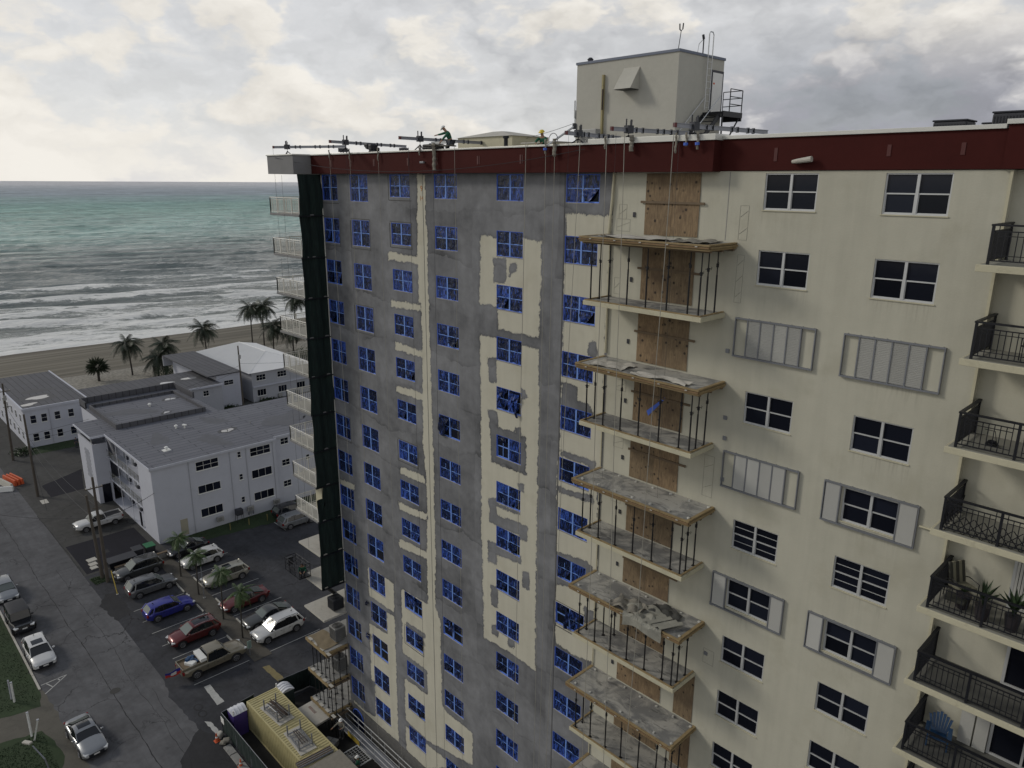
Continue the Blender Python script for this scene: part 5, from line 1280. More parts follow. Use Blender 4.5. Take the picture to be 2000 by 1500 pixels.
    tr = MB()
    for s in (-1, 1): tr.tube([(g['x0']-.1,s*(wb+.012),zB-.015),(g['x3']+.15,s*(wb+.012),zB-.005)], .009, 4)
    tr.build('window_trim', MT['chrome'] if rails == 'c' else MT['black'], root)
    for s in (-1, 1):
        for sx_ in (-1, 1):
            ar = MB(); n = 12; pts = [(sx_*ax+(r+.075)*math.cos(math.pi*i/n), (r+.075)*math.sin(math.pi*i/n)+r) for i in range(n+1)]
            y0 = s*(hw*.90); y1 = s*(hw+.006 if kind != 'jeep' else hw+.06)
            f = [(px, y1, max(pz, zb-.02)) for px, pz in pts]+[(pts[-1][0], y1, zb-.02)][:0]
            ar.face([(px, y1, pz) for px, pz in pts]+[(pts[-1][0], y1, zb-.01), (pts[0][0], y1, zb-.01)])
            ar.build('wheel_arch', MT['black'], root)
            wheel(root, sx_*ax, s*(hw-.085), r, s)
    for s in (-1, 1):
        h = MB(); zt = lerp(top, l-.2); h.obox((l-.20, s*hw*.72, zt-.10), (.34,.34,.13), rz=-s*.45, ry=.15); h.build('headlight', MT['lamp_clear'], root, bevel=.03)
        h = MB(); h.obox((-l+.07, s*hw*.80, lerp(top,-l+.1)-.16), (.14,.26,.26 if kind in ('suv','pickup','jeep') else .14)); h.build('taillight', MT['lamp_red'], root, bevel=.02)
        h = MB(); h.obox((g['x0']-.28, s*(wb+.14), zB+.10), (.14,.20,.13)); h.build('mirror', paint if kind != 'jeep' else MT['black'], root, bevel=.03)
    gr = MB(); gr.obox((l-.025, 0, lerp(top,l-.1)-.14), (.07,hw*1.15,.20)); gr.obox((l-.02, 0, zb+.16), (.08,hw*1.3,.12)); gr.build('grille', MT['black'], root, bevel=.02)
    MB().obox((l+.015,0,zb+.30), (.02,.40,.11)).build('number_plate', MT['white'], root)
    if kind != 'jeep':
        gb = MB(); c0 = (g['x2']+g['x3'])/2
        gb.face([(g['x3']-.03,-wb*.78,zB+.06),(g['x3']-.03,wb*.78,zB+.06),(g['x2']-.03,wt*.82,zT-.10),(g['x2']-.03,-wt*.82,zT-.10)]); gb.build('rear_window', MT['glass_sky_sheen'] if kind != 'pickup' else MT['glass_car'], root)
        dl = MB()
        for s in (-1, 1):
            for xx in (.72, -.18, -1.02 if kind != 'pickup' else -.75): dl.box((xx-.006,s*(hw+.001)-.004,zb+.2), (xx+.006,s*(hw+.001)+.004,zb+.62))
            for xx in (.0,-.88): dl.box((xx,s*(hw+.004)-.008,.80), (xx+.18,s*(hw+.004)+.008,.83))
        dl.build('door_seam', MT['black'], root)
    if rails:
        q = MB()
        for s in (-1, 1): q.tube([(g['x1']-.1,s*wt*.88,arc(.05)),(g['x1']-.3,s*wt*.88,arc(.12)+.06),((g['x1']+g['x2'])/2,s*wt*.88,arc(.5)+.055),(g['x2']+.2,s*wt*.88,arc(.9)+.06),(g['x2']+.05,s*wt*.88,arc(.97))], .02, 5)
        q.build('roof_rail', MT['black'] if rails == 'b' else MT['chrome'], root)
    if sunroof:
        q = MB(); x1 = g['x1']-.15; x0 = x1-(.8 if sunroof == 1 else 1.5); nn = 6; q.loft([[(x0+(x1-x0)*i/nn,-wt*.62,arc((g['x1']-(x0+(x1-x0)*i/nn))/(g['x1']-g['x2']))+.022),(x0+(x1-x0)*i/nn,0,arc((g['x1']-(x0+(x1-x0)*i/nn))/(g['x1']-g['x2']))+.036),(x0+(x1-x0)*i/nn,wt*.62,arc((g['x1']-(x0+(x1-x0)*i/nn))/(g['x1']-g['x2']))+.022)] for i in range(nn+1)], closed=False, cap=False); q.build('sunroof', MT['glass_car'], root)
    if kind in ('suv',): MB().obox((g['x2']+.35,0,zT+.07), (.16,.04,.07)).build('roof_antenna', MT['black'], root)
    if kind == 'jeep':
        q = MB(); q.box((l-.02,-.78,.50), (l+.14,.78,.68)); q.box((-l-.12,-.7,.5), (-l,.7,.66)); q.build('bumper', MT['black'], root, bevel=.02)
        for s in (-1, 1):
            q = MB(); q.obox((ax, s*(hw-.02), .90), (1.15,.34,.05)); q.obox((-ax, s*(hw+.0), .92), (1.0,.26,.05)); q.build('fender_flare', MT['black'], root, bevel=.02)
        MB().cyl((-l-.26,0,1.0), .38, .22, 20, axis='X').build('spare_wheel', MT['rubber'], root, bevel=.02)
    return root
PW = paintmat('pearl_white_paint', (.55,.55,.54), .3, .05); PS = paintmat('silver_paint', (.25,.26,.27), .3, .5); PDG = paintmat('dark_grey_paint', (.07,.072,.07), .3, .5)
PG = paintmat('warm_grey_paint', (.16,.165,.17), .3, .5); PB = paintmat('deep_blue_paint', (.030,.035,.26), .28, .4); PR = paintmat('dark_red_paint', (.12,.018,.018), .28, .4)
PT = paintmat('olive_gold_paint', (.235,.21,.155), .32, .45); PC = paintmat('champagne_paint', (.35,.335,.28), .3, .4); PK = paintmat('black_paint', (.014,.015,.018), .22, .3)
N_, S_, E_d = R(-90), R(90), 0.0     # front towards -Y, +Y, +X
car('dark grey SUV nose to the street, beside the yellow pole', (-80.85,-4.5), N_, PDG, 4.85, 1.95, 1.76, 'suv', rails='c')
car('boxy silver grey SUV with black roof rails, tail to the street', (-76.35,-4.7), S_, PG, 4.85, 1.92, 1.74, 'suv', rails='b')
car('blue crossover with its tail towards the street', (-70.7,-4.9), S_, PB, 4.65, 1.88, 1.62, 'suv')
car('dark red crossover with glass roof and bright grille, nose to the street', (-64.8,-4.75), N_, PR, 4.6, 1.88, 1.62, 'suv', sunroof=2, rails='c')
gt = car('tan crew-cab pickup truck with white tool box and loaded bed', (-59.55,-5.15), S_, PT, 5.75, 2.0, 1.93, 'pickup', extra='flag', r=.41)
car('black car half hidden under the first small palm', (-82.2,1.3), N_, PK, 4.5, 1.8, 1.5, 'sedan')
car('white crossover parked beyond the median by the black car', (-78.5,1.45), N_, PW, 4.5, 1.85, 1.62, 'suv')
car('champagne crossover with sunroof beyond the median', (-73.0,1.8), N_, PC, 4.85, 1.88, 1.66, 'suv', sunroof=1)
car('red sports coupe with dark roof parked under small palms', (-67.2,1.3), N_, PR, 4.8, 1.9, 1.38, 'coupe', roofp=PK)
car('dark grey sedan tucked beside the white SUV', (-62.75,1.6), N_, PDG, 4.8, 1.85, 1.45, 'sedan')
car('white SUV with black roof rails at the end of the far row', (-60.05,1.35), N_, PW, 4.8, 1.95, 1.76, 'suv', rails='b')
car('white pickup truck on the drive in front of the white block', (-96.6,-4.2), N_, PW, 5.4, 1.95, 1.85, 'pickup')
car('silver SUV at the far end of the car park under the corner balcony', (-80.2,14.2), S_, PS, 4.7, 1.88, 1.68, 'suv')
car('very dark SUV against the grass by the white block', (-83.2,15.0), S_, PK, 4.8, 1.9, 1.7, 'suv')
car('silver hatchback at the left edge behind the black off-road vehicle', (-85.6,-16.1), E_d, PS, 4.6, 1.86, 1.60, 'suv')
car('black off-road vehicle with square roof parked on the street', (-78.3,-16.2), E_d, PK, 4.3, 1.90, 1.86, 'jeep', roofp=MT['black'], r=.42, clear=False)
car('white crossover with glass sunroof parked by the lawn', (-71.2,-16.1), E_d, PW, 4.75, 1.88, 1.62, 'suv', sunroof=1, clear=False)
car('silver grey sedan with sunroof parked nearest at the bottom left', (-56.9,-16.05), E_d+R(2), PS, 4.85, 1.86, 1.46, 'sedan', sunroof=1, clear=False)
# load in the tan pickup
t = thing('tool_box', 'white cross-bed tool box behind the cab of the tan pickup', 'tool box', (-59.55,-6.15,1.30), 0)
MB().box((-.84,-.26,0), (.84,.26,.26)).build('chest', MT['white'], t, bevel=.02); MB().box((-.86,-.28,.26), (.86,.28,.31)).build('lid', MT['white'], t, bevel=.01)
t = tag(MB().obox((-59.3,-7.1,1.30), (.9,.55,.30), rz=.5).build('cool_box', MT['white'], bevel=.04), 'white box lying in the bed of the tan pickup', 'box')
o = MB(); r = random.Random(2)
for i in range(5): o.obox((-59.9+r.uniform(-.2,.5),-7.0+r.uniform(-.4,.4),1.25+.06*i), (.55,.35,.2), rz=r.uniform(0,3))
tag(o.build('tool_bag', MT['blueplastic'], bevel=.05), 'heap of blue and dark bags in the bed of the tan pickup', 'bags')
def flag_mesh():
    nx, nz = 14, 8; v, mi = [], []
    mb = MB()
    for j in range(nz+1):
        for i in range(nx+1):
            u, w = i/nx, j/nz; mb.v.append((-59.1-.1*w-.25*u+.10*math.sin(4*u+2*w), -8.05-1.15*u, 1.45-.62*w-.22*u+.07*math.sin(6*u+w*2)))
    for j in range(nz):
        for i in range(nx):
            a = j*(nx+1)+i; mb.f.append((a,a+1,a+nx+2,a+nx+1)); mb.m.append(2 if (4 <= i <= 8 and 2 <= j <= 5) else (0 if j < 4 else 1))
    return mb
o = flag_mesh().build('flag', [mat('flag_blue', (.02,.02,.22), .9), mat('flag_red', (.42,.03,.02), .9), mat('flag_white', (.6,.6,.58), .9)]); sm = o.modifiers.new('thick', 'SOLIDIFY'); sm.thickness = .006
tag(o, 'blue over red flag with white panel trailing from the tan pickup tailgate', 'flag')
MB().obox((-59.30,-8.68,1.08), (.03,.16,.16)).build('flag_emblem', MT['leaf_dark'], o)

# ------------------------------------------------------------------ palms
MT['frond'] = mat('palm_frond', (.020,.030,.013), .6, var=.35, scale=1.5, obj_var=.35)
MT['frond_lot'] = mat('young_palm_frond', (.042,.078,.018), .6, var=.3, scale=1.5, obj_var=.3)
MT['frond_dead'] = mat('dry_palm_frond', (.12,.09,.05), .8, var=.3)
MT['trunk'] = mat('palm_trunk', (.05,.045,.038), .95, var=.3, scale=5, bump=.6)
def frond_mesh(L, droop, seed, n=16, w=.5):
    r = random.Random(seed); mb = MB(); P = []
    for i in range(n+1):
        s = i/n; P.append(Vector((L*s*(1-.18*droop*s), L*.05*math.sin(3*s+seed), L*(.30*s-(.30+.75*droop)*s*s))))
    mb.tube([tuple(p) for p in P[::4]], .028*L/3, 3, r2=.008)
    for i in range(1, n):
        s = i/n; d = (P[i+1]-P[i-1]).normalized(); side = Vector((0,0,1)).cross(d).normalized(); ln = w*L*(.62*math.sin(math.pi*min(1, s*.85+.12))+.1)
        for sg in (-1, 1):
            for kk in (0, .5):
                p = P[i]+(P[i+1]-P[i])*kk
                tip = p+side*sg*ln*.62+d*ln*.55-Vector((0,0,1))*ln*(.35+.35*r.random())
                mid = (p+tip)/2+Vector((0,0,.05*ln)); ww = d*.035*L/2.6
                mb.face([tuple(p-ww),tuple(mid-ww*.9),tuple(tip),tuple(mid+ww*.9),tuple(p+ww)])
    return mb
FM = {}
def fronds(key, L, m):
    FM[key] = [frond_mesh(L*(1-.08*(i % 3)), (.25, .55, .85, 1.15)[i % 4], i*3+1).mesh('frond', m) for i in range(8)]
fronds('beach', 4.2, MT['frond']); fronds('lot', 1.4, MT['frond_lot'])
def palm(label, x, y, h, key, lean, nf, seed, group, rad=.16, wind=R(-90), dens=1.0, scale=1.0):
    r = random.Random(seed); t = thing('palm_tree', label, 'palm tree', (x, y, 0), 0, group)
    P = [(lean[0]*s**1.8, lean[1]*s**1.8, h*s) for s in [i/7 for i in range(8)]]
    MB().tube(P, rad*1.2, 8, r2=rad*.7).build('trunk', MT['trunk'], t, smooth=True)
    top = Vector(P[-1])
    for i in range(nf):
        a = i*2.399+r.uniform(-.2,.2); lv = i/nf
        f = link('frond', FM[key][(i*3+int(lv*4)) % 8], t); f.location = top+Vector((0,0,.06*(1-lv)))
        pitch = R(48)-R(95)*lv+r.uniform(-.15,.15); f.rotation_euler = (r.uniform(-.3,.3), -pitch, a+.35*math.sin(a-wind)); f.scale = [scale*r.uniform(.85, 1.1)]*3
    if key == 'beach':
        c = MB()
        for i in range(6): a = i; c.obox((top.x+.22*math.cos(a),top.y+.22*math.sin(a),top.z-.22), (.2,.2,.24), rz=a)
        c.build('coconut', MT['leaf_dark'], t, bevel=.05)
    return t
GB = 'coconut palms along the beach'
for lab, x, y, h, ln, s in (
    ('wind-blown palm standing left of the grey-roofed house on the sand',-171.8,23.5,7.2,(-.3,-.3),1),
    ('bushy palm just behind the left end of the grey-roofed house',-170.5,30.6,6.2,(.2,-.5),2),
    ('broad palm alone on the sand above the grey roof',-176.0,41.8,7.6,(-.2,-.2),3),
    ('taller left palm of the close pair beyond the white hip roof',-179.5,55.0,10.6,(-.2,.2),4),
    ('right palm of the close pair beyond the white hip roof',-178.0,57.4,10.8,(.3,.2),5),
    ('low spreading palm right behind the white hip roof',-172.0,57.0,6.6,(0,.3),6),
    ('palm farthest along the beach against the surf by the corner balconies',-178.0,66.3,12.0,(.2,.3),7),
    ('low palm partly behind the corner balconies',-168.5,60.5,5.8,(.3,0),8),
    ('low dark palm clump behind the second corner balcony column',-163.5,66.0,5.0,(0,0),9),
    ('short palm filling the gap behind the grey-roofed house',-167.0,27.4,4.2,(0,.4),10)):
    palm(lab, x, y, h, 'beach', ln, 34, s, GB, wind=R(200))
GL = 'small palms in the car park median'
for lab, x, y, h, s in (('small palm in the median nearest the white block',-77.1,-1.4,4.7,21),('small palm by the white crossover, second along the median',-72.1,-1.45,4.7,22),('small palm in front of the red coupe bonnet, third in the median',-65.9,-1.45,5.2,23),('small palm nearest the white SUV, last in the median',-61.6,-1.45,4.9,24)):
    palm(lab, x, y, h, 'lot', (.25,.1), 26, s, GL, rad=.075, wind=R(200), scale=1.0)
# rounded sabal
t = thing('sabal_palm', 'round dense dark green palm standing alone on the pale sand', 'palm tree', (-171.3,16.6,.05), 0)
MB().tube([(0,0,0),(0,0,2.2)], .28, 8, r2=.22).build('trunk', MT['trunk'], t)
r = random.Random(8); mb = MB()
for i in range(620):
    a = r.uniform(0, 6.283); el = math.asin(r.uniform(-.62, 1)); d = Vector((math.cos(el)*math.cos(a), math.cos(el)*math.sin(a), math.sin(el))); c = Vector((0,0,3.2))
    p = c+d*r.uniform(.5, 1.5); q = p+d*r.uniform(.9, 1.35)+Vector((0,0,-.18)); n = d.orthogonal().normalized(); b = d.cross(n); ww = (n*math.cos(i)+b*math.sin(i))*.11
    mb.face([tuple(p-ww*.4),tuple((p+q)/2-ww),tuple(q),tuple((p+q)/2+ww),tuple(p+ww*.4)])
mb.build('crown', MT['frond'], t)
def bush(label, x, y, z, rx, ry, rzz, seed, n=500, m='leaf_dark', cat='shrub', name='shrub'):
    r = random.Random(seed); mb = MB()
    for i in range(n):
        a = r.uniform(0, 6.283); el = r.uniform(0, 1.5); k = r.uniform(.55, 1)*(1+.25*math.sin(3*a+seed)); p = Vector((rx*k*math.cos(a)*math.cos(el), ry*k*math.sin(a)*math.cos(el), rzz*k*math.sin(el)+.05))
        u = Vector((r.gauss(0,1), r.gauss(0,1), r.gauss(0,1))).normalized()*.14; v = u.orthogonal().normalized()*.09
        mb.face([tuple(p-u),tuple(p+v),tuple(p+u),tuple(p-v)])
    t = thing(name, label, cat, (x, y, z)); mb.build('foliage', MT[m], t)
    mb = MB(); r2 = random.Random(seed)
    for i in range(4): mb.tube([(0,0,0),(r2.uniform(-.4,.4)*rx,r2.uniform(-.4,.4)*ry,rzz*.6)], .03, 4)
    mb.build('stem', MT['trunk'], t); return t
bush('dense green shrubs filling the gap left of the grey-roofed house', -163,28.0,0,3.4,3,3.0,1,900)
bush('low hedge clump at the corner of the two-storey building by the pole', -132.2,-5.3,0,1.6,1.6,.9,2,500)
bush('small shrubs at the foot of the grey-roofed house wall', -133.2,28.6,0,.7,1.6,.8,3,300)
bush('small weeds along the base of the hip-roofed house', -133.4,36.5,0,.6,2.6,.6,4,260)
bush('dark hedge at the back beyond the hip-roofed house', -158,58,0,5,7,3.2,5,1100)
bush('bare green bush between the hip-roofed house and corner balconies', -128.5,44.5,0,1.8,2.5,2.2,6,500)
MT['dull_yellow'] = mat('faded_yellow', (.20,.17,.06), .7, var=.2)
# ------------------------------------------------------------------ poles, wires, street things
MT['pole'] = mat('weathered_wood_pole', (.085,.072,.058), .95, var=.25, scale=2)
def utility_pole(label, x, y, h, lean=(0,0), tr=True, arm=True, seed=0):
    t = thing('utility_pole', label, 'utility pole', (x, y, 0), 0, 'wooden utility poles')
    MB().tube([(0,0,0),(lean[0],lean[1],h)], .19, 10, r2=.12).build('pole', MT['pole'], t)
    if tr: MB().cyl((lean[0]*.85+.35,lean[1]*.85,h*.80), .22, .7, 12).build('transformer', MT['acgrey'], t); MB().obox((lean[0]*.85+.15,lean[1]*.85,h*.84),(.4,.06,.06)).build('bracket', MT['steel'], t)
    if arm:
        m = MB(); m.obox((lean[0]*.9,lean[1]*.9,h*.90), (.1,1.7,.1)); m.obox((lean[0],lean[1]*.95,h*.72), (.08,.9,.08)); m.build('crossarm', MT['pole'], t)
        for q in (-.75,-.3,.3,.75): MB().cyl((lean[0]*.9,q,h*.90+.05), .05, .16, 6).build('insulator', MT['concrete_pale'], t)
    return t
utility_pole('wooden utility pole beside the drain cover in the forecourt', -112.0,-7.55,11.8,(.1,0),False,False)
utility_pole('utility pole at the left edge among shrubs of the two-storey building', -130.0,-7.0,12.8,(2.6,0),True,True)
utility_pole('tall pole with transformer before the white hip-roofed house', -132.75,31.1,12.0,(0,0),True,False)
utility_pole('thicker pole of the leaning pair beside the car park entrance', -81.35,-7.55,12.2,(.2,0),False,True)
utility_pole('shorter leaning pole of the pair, left of its partner', -82.7,-7.7,9.6,(-.6,-.2),False,False)
def wire(label, a, b, sag, r=.02, m=None, cat='cable', name='power_line'):
    a, b = Vector(a), Vector(b); P = [tuple(a+(b-a)*(i/16)-Vector((0,0,sag*4*(i/16)*(1-i/16)))) for i in range(17)]
    return tag(MB().tube(P, r, 5).build(name, m or MT['black']), label, cat)
wire('overhead cable from the forecourt pole to the leaning poles', (-111.9,-7.5,8.6), (-81.3,-7.5,8.9), .9)
wire('lower thick cable from the forecourt pole to the leaning poles', (-111.9,-7.5,7.2), (-81.3,-7.5,7.0), 1.1, .03)
wire('overhead cable between the left edge pole and the forecourt pole', (-127.6,-7.0,9.2), (-111.9,-7.5,8.8), .5)
wire('cable crossing in front of the white walled buildings to the transformer pole', (-111.9,-7.5,8.9), (-132.7,31.0,8.2), .9)
wire('second cable crossing to the transformer pole a little lower', (-111.9,-7.5,8.0), (-132.7,31.0,7.4), 1.0)
wire('cable passing over the street from the leaning poles', (-81.3,-7.5,7.6), (-95,-17.5,7.2), .6)
wire('guy wire running from the forecourt pole to the ground', (-111.8,-7.5,6.0), (-106.0,-7.8,.05), 0, .02)
wire('paired service cable to the corner of the white block', (-81.3,-7.5,7.4), (-86.3,-.3,6.6), .3, .025)
wire('cable running on from the transformer pole to the right', (-132.7,31.1,8.6), (-125,60,8.0), .7)
t = thing('bollard_pole', 'thin yellow warning pole leaning beside the grey parked SUV', 'pole', (-77.95,-7.6,0)); MB().tube([(0,0,0),(-1.35,.05,2.2)], .05, 8).build('pole', MT['sign_yellow'], t); MB().cyl((0,0,0), .14, .05).build('base', MT['concrete'], t)
for lab, x, y, h, ln in (('white square post alone on the lawn by the white car',-66.0,-19.1,1.95,(.15,0)),('left of two white posts on the lawn by the sandy path',-60.5,-19.0,2.1,(-.1,.0)),('right of two white posts by the sandy path, leaning',-59.9,-18.95,2.1,(.75,.35))):
    t = thing('white_post', lab, 'post', (x, y, 0), 0, 'white posts on the lawn'); MB().tube([(0,0,0),(ln[0],ln[1],h)], .085, 4).build('shaft', MT['white'], t); MB().obox((ln[0],ln[1],h+.03),(.16,.16,.06)).build('cap', MT['wallg'], t)
t = thing('white_post', 'short white post directly behind the lone lawn post', 'post', (-66.6,-19.2,0), 0, 'white posts on the lawn'); MB().tube([(0,0,0),(.1,0,1.9)], .07, 4).build('shaft', MT['wallg'], t)
# lawn street lamp at lower left
t = thing('street_lamp', 'pale thin street lamp rising from the lawn at the bottom left corner', 'street lamp', (-48.8,-19.6,0))
MB().tube([(0,0,0),(-.1,-.05,4.8),(-.35,-.2,5.9),(-1.2,-.6,6.6)], .06, 8, r2=.04).build('pole', MT['steel'], t); MB().obox((-1.6,-.8,6.72), (.7,.25,.14), rz=.46, ry=-.15).build('lamp_head', MT['concrete_pale'], t, bevel=.03)
# orange and white barriers at left edge
t = thing('traffic_barrier', 'orange plastic barriers lying together at the left edge of the street', 'barrier', (-120.0,-9.0,0), R(12))
for i in range(3):
    m = MB(); m.loft([[(-1.9+.05*i,-.5+.45*i,.0),(-1.9,-.15+.45*i,.0),(-1.9,-.22+.45*i,.85),(-1.9,-.42+.45*i,.85)],[(1.9,-.5+.45*i,.0),(1.9,-.15+.45*i,.0),(1.9,-.22+.45*i,.85),(1.9,-.42+.45*i,.85)]]); m.build('barrier_section', MT['orange'], t, bevel=.03)
t = thing('traffic_barrier', 'long white plastic barrier lying against the orange ones', 'barrier', (-119.0,-9.9,0), R(12)); MB().loft([[(-1.8,-.3,0),(-1.8,.3,0),(-1.8,.12,.8),(-1.8,-.12,.8)],[(1.8,-.3,0),(1.8,.3,0),(1.8,.12,.8),(1.8,-.12,.8)]]).build('shell', MT['concrete_pale'], t, bevel=.03)
t = thing('traffic_barrier', 'short white barrier piece lying crosswise nearest the street', 'barrier', (-117.0,-10.4,0), R(60)); MB().loft([[(-1.0,-.25,0),(-1.0,.25,0),(-1.0,.1,.7),(-1.0,-.1,.7)],[(1.0,-.25,0),(1.0,.25,0),(1.0,.1,.7),(1.0,-.1,.7)]]).build('shell', MT['white'], t, bevel=.03)
# bins and wall beside the white block
t = thing('rubbish_bin', 'grey wheeled bin next to the green one by the car park wall', 'bin', (-85.0,-3.3,0), 0, 'wheeled bins by the car park wall')
def binparts(t, m):
    MB().loft([[(-.5,-.4,.12),(.5,-.4,.12),(.5,.4,.12),(-.5,.4,.12)],[(-.62,-.5,1.05),(.62,-.5,1.05),(.62,.5,1.05),(-.62,.5,1.05)]]).build('tub', MT['acdark'], t)
    MB().box((-.66,-.54,1.05), (.66,.54,1.12)).build('lid', m, t, bevel=.02)
    for x in (-.4,.4): MB().cyl((x,-.45,.12), .12, .06, 10, axis='Y').build('wheel', MT['rubber'], t)
binparts(t, MT['acdark'])
t = thing('rubbish_bin', 'wheeled bin with bright green lid by the car park wall', 'bin', (-84.9,-2.0,0), 0, 'wheeled bins by the car park wall'); binparts(t, mat('green_lid', (.02,.14,.06), .5))
t = thing('dumpster', 'long low black dumpster beside the leaning poles', 'dumpster', (-84.0,-5.3,0))
MB().loft([[(-.6,-1.3,.25),(.6,-1.3,.25),(.6,1.3,.25),(-.6,1.3,.25)],[(-.75,-1.45,1.0),(.75,-1.45,1.0),(.75,1.45,1.0),(-.75,1.45,1.0)]]).build('tub', MT['black'], t)
MB().box((-.8,-1.48,1.0), (.8,1.48,1.06)).build('lid', MT['acdark'], t); m = MB()
for a in (-.5,.5):
    for b in (-1.1,1.1): m.box((a-.06,b-.06,0), (a+.06,b+.06,.25))
m.build('caster', MT['black'], t)
t = thing('low_wall', 'low grey block wall separating the drive from the car park', 'wall', (-82.9,-3.6,0), world=True)
MB().box((-82.95,-6.3,0), (-82.7,-.6,.62)).build('blockwork', MT['concrete'], t); MB().box((-83.0,-6.35,.62), (-82.65,-.55,.68)).build('cap', MT['timber_dark'], t)
# parking wheel stops
for i, (x, y, lab) in enumerate(((-76.2,-2.35,'in front of the boxy silver SUV'),(-74.4,-2.38,'just right of the boxy silver SUV nose'),(-72.2,-2.35,'left of the blue crossover bonnet'),(-69.4,-2.38,'right of the blue crossover bonnet'),(-67.1,-2.40,'behind the dark red crossover, left side'),(-62.1,-2.40,'behind the dark red crossover, right side'),(-75.0,-.52,'beyond the second palm before the champagne crossover'),(-74.0+.2,-.50,'nearer piece before the champagne crossover'),(-69.2,-.50,'left of the red coupe bonnet'),(-64.2,-.52,'left of the dark sedan bonnet'),(-61.5,-.50,'under the nose of the dark sedan'))):
    t = MB(); t.loft([[(-.85,-.08,0),(-.85,.08,0),(-.85,.055,.12),(-.85,-.055,.12)],[(.85,-.08,0),(.85,.08,0),(.85,.055,.12),(.85,-.055,.12)]])
    o = t.build('wheel_stop', MT['concrete_pale']); o.location = (x, y, .013); tag(o, 'white concrete wheel stop %s' % lab, 'wheel stop', 'concrete wheel stops')
t = thing('pay_station', 'slim pale post with panel at the end of the median by the white SUV', 'post', (-58.6,-2.1,0)); MB().tube([(0,0,0),(0,0,1.5)], .04, 6).build('post', MT['steel'], t); MB().box((-.03,-.18,.75), (.03,.18,1.5)).build('panel', mat('pale_green_panel', (.20,.28,.25), .6), t)
t = thing('lamp_post', 'slim grey post in the median in front of the champagne crossover', 'post', (-71.0,-1.3,0)); MB().tube([(0,0,0),(0,0,3.6)], .045, 6).build('post', MT['steel'], t); MB().cyl((0,0,0), .14, .1).build('base', MT['concrete'], t)
for i in range(3):
    t = thing('yellow_bollard', ['yellow bollard farthest left on the verge by the white block','yellow bollard in the middle on the verge by the white block','yellow bollard beside the pipe on the verge, rightmost'][i], 'bollard', (-84.3+.3*i,7.3+2.3*i,0), 0, 'yellow bollards'); MB().tube([(0,0,0),(0,0,.8)], .06, 8).build('post', MT['dull_yellow'], t); MB().cyl((0,0,.8), .065, .04, 8).build('cap', MT['dull_yellow'], t)

# ------------------------------------------------------------------ work site
MT['cont'] = mat('cream_yellow_container', (.46,.405,.205), .65, .0, var=.12, scale=.8, grime=.35)
CT = thing('shipping_container', 'pale yellow ribbed shipping container in the work site below the tower', 'container', (-43.4,-5.15,0), world=True)
cx0, cx1, cy0, cy1, ch = -49.6, -37.4, -6.38, -3.86, 2.6
mb = MB(); n = 44; rows = []
pr = []
for i in range(n):
    a = cx0+.08+(cx1-cx0-.16)*i/n; w = (cx1-cx0-.16)/n
    pr += [(a,0),(a+w*.3,0),(a+w*.45,.045),(a+w*.85,.045)]
rows = [[(x, cy0+.10, ch-.05+h) for x, h in pr], [(x, cy1-.10, ch-.05+h) for x, h in pr]]
mb.loft(rows, closed=False, cap=False); mb.build('roof_sheet', MT['cont'], CT)
for yy, sg in ((cy0+.03, 1), (cy1-.03, -1)):
    mb = MB(); mb.loft([[(x, yy+sg*h*.9, .16) for x, h in pr], [(x, yy+sg*h*.9, ch-.10) for x, h in pr]], closed=False, cap=False); mb.build('side_sheet', MT['cont'], CT)
mb = MB()
for x in (cx0, cx1-.1):
    for y in (cy0, cy1-.1): mb.box((x,y,0), (x+.1,y+.1,ch))
for y in (cy0, cy1-.1):
    for z in (.05, ch-.10): mb.box((cx0+.1,y,z), (cx1-.1,y+.1,z+.10))
for x in (cx0, cx1-.1):
    for z in (.05, ch-.10): mb.box((x,cy0+.1,z), (x+.1,cy1-.1,z+.10))
mb.build('corner_frame', MT['cont'], CT); MB().box((cx0+.04,cy0+.1,.15), (cx0+.07,cy1-.1,ch-.1)).build('end_door', MT['cont'], CT)
def pallet_pack(label, x, y, rz, rods):
    t = thing('steel_rack', label, 'steel rack', (x, y, ch+.0), rz, 'racks on the container roof')
    MB().box((-1.45,-.62,.0), (1.45,.62,.05)).build('base_board', MT['concrete_pale'], t)
    m = MB()
    for a in (-.95,.95):
        for b in (-.5,.5): m.box((a-.04,b-.04,.05), (a+.04,b+.04,.95))
        m.box((a-.03,-.46,.16), (a+.03,.46,.22))
    for b in (-.5,.5): m.box((-.91,b-.025,.16), (.91,b+.025,.22)); 
    for q in range(4): m.box((-.91,-.4+.24*q,.22), (.91,-.37+.24*q,.25))
    for q in range(4): m.box((-.8+.45*q,-.46,.25), (-.77+.45*q,.46,.28))
    m.build('frame', MT['steel'], t); return t
t = pallet_pack('steel rack full of dark shoring tubes on the container roof', -46.75,-5.25,R(4),True)
r = random.Random(6)
for i in range(16): 
    m = MB(); y = -.40+.8*r.random(); z = .34+.09*(i//5); m.tube([(-1.0+r.uniform(-.15,.15),y,z),(1.1+r.uniform(-.15,.15),y+r.uniform(-.12,.12),z+r.uniform(0,.06))], .036, 6); m.build('shoring_tube', MT['rust'] if i != 14 else MT['alu'], t)
t = pallet_pack('empty steel grid rack on a board on the container roof', -42.9,-5.4,R(-3),False)
for i in range(3): m = MB(); m.tube([(-.9,-.1+.12*i,.32),(.8,-.15+.2*i,.34)], .03, 6); m.build('shoring_tube', MT['rust'], t)
t = thing('board_stack', 'dark stack of boards across the container roof at its near end', 'boards', (-40.6,-5.5,ch), R(86)); r = random.Random(9)
for i in range(6): MB().box((-1.3,-.3+.1*i,.02), (1.3,-.24+.1*i,.20+.03*(i % 2))).build('board', MT['timber_dark'] if i % 2 else MT['steel'], t)
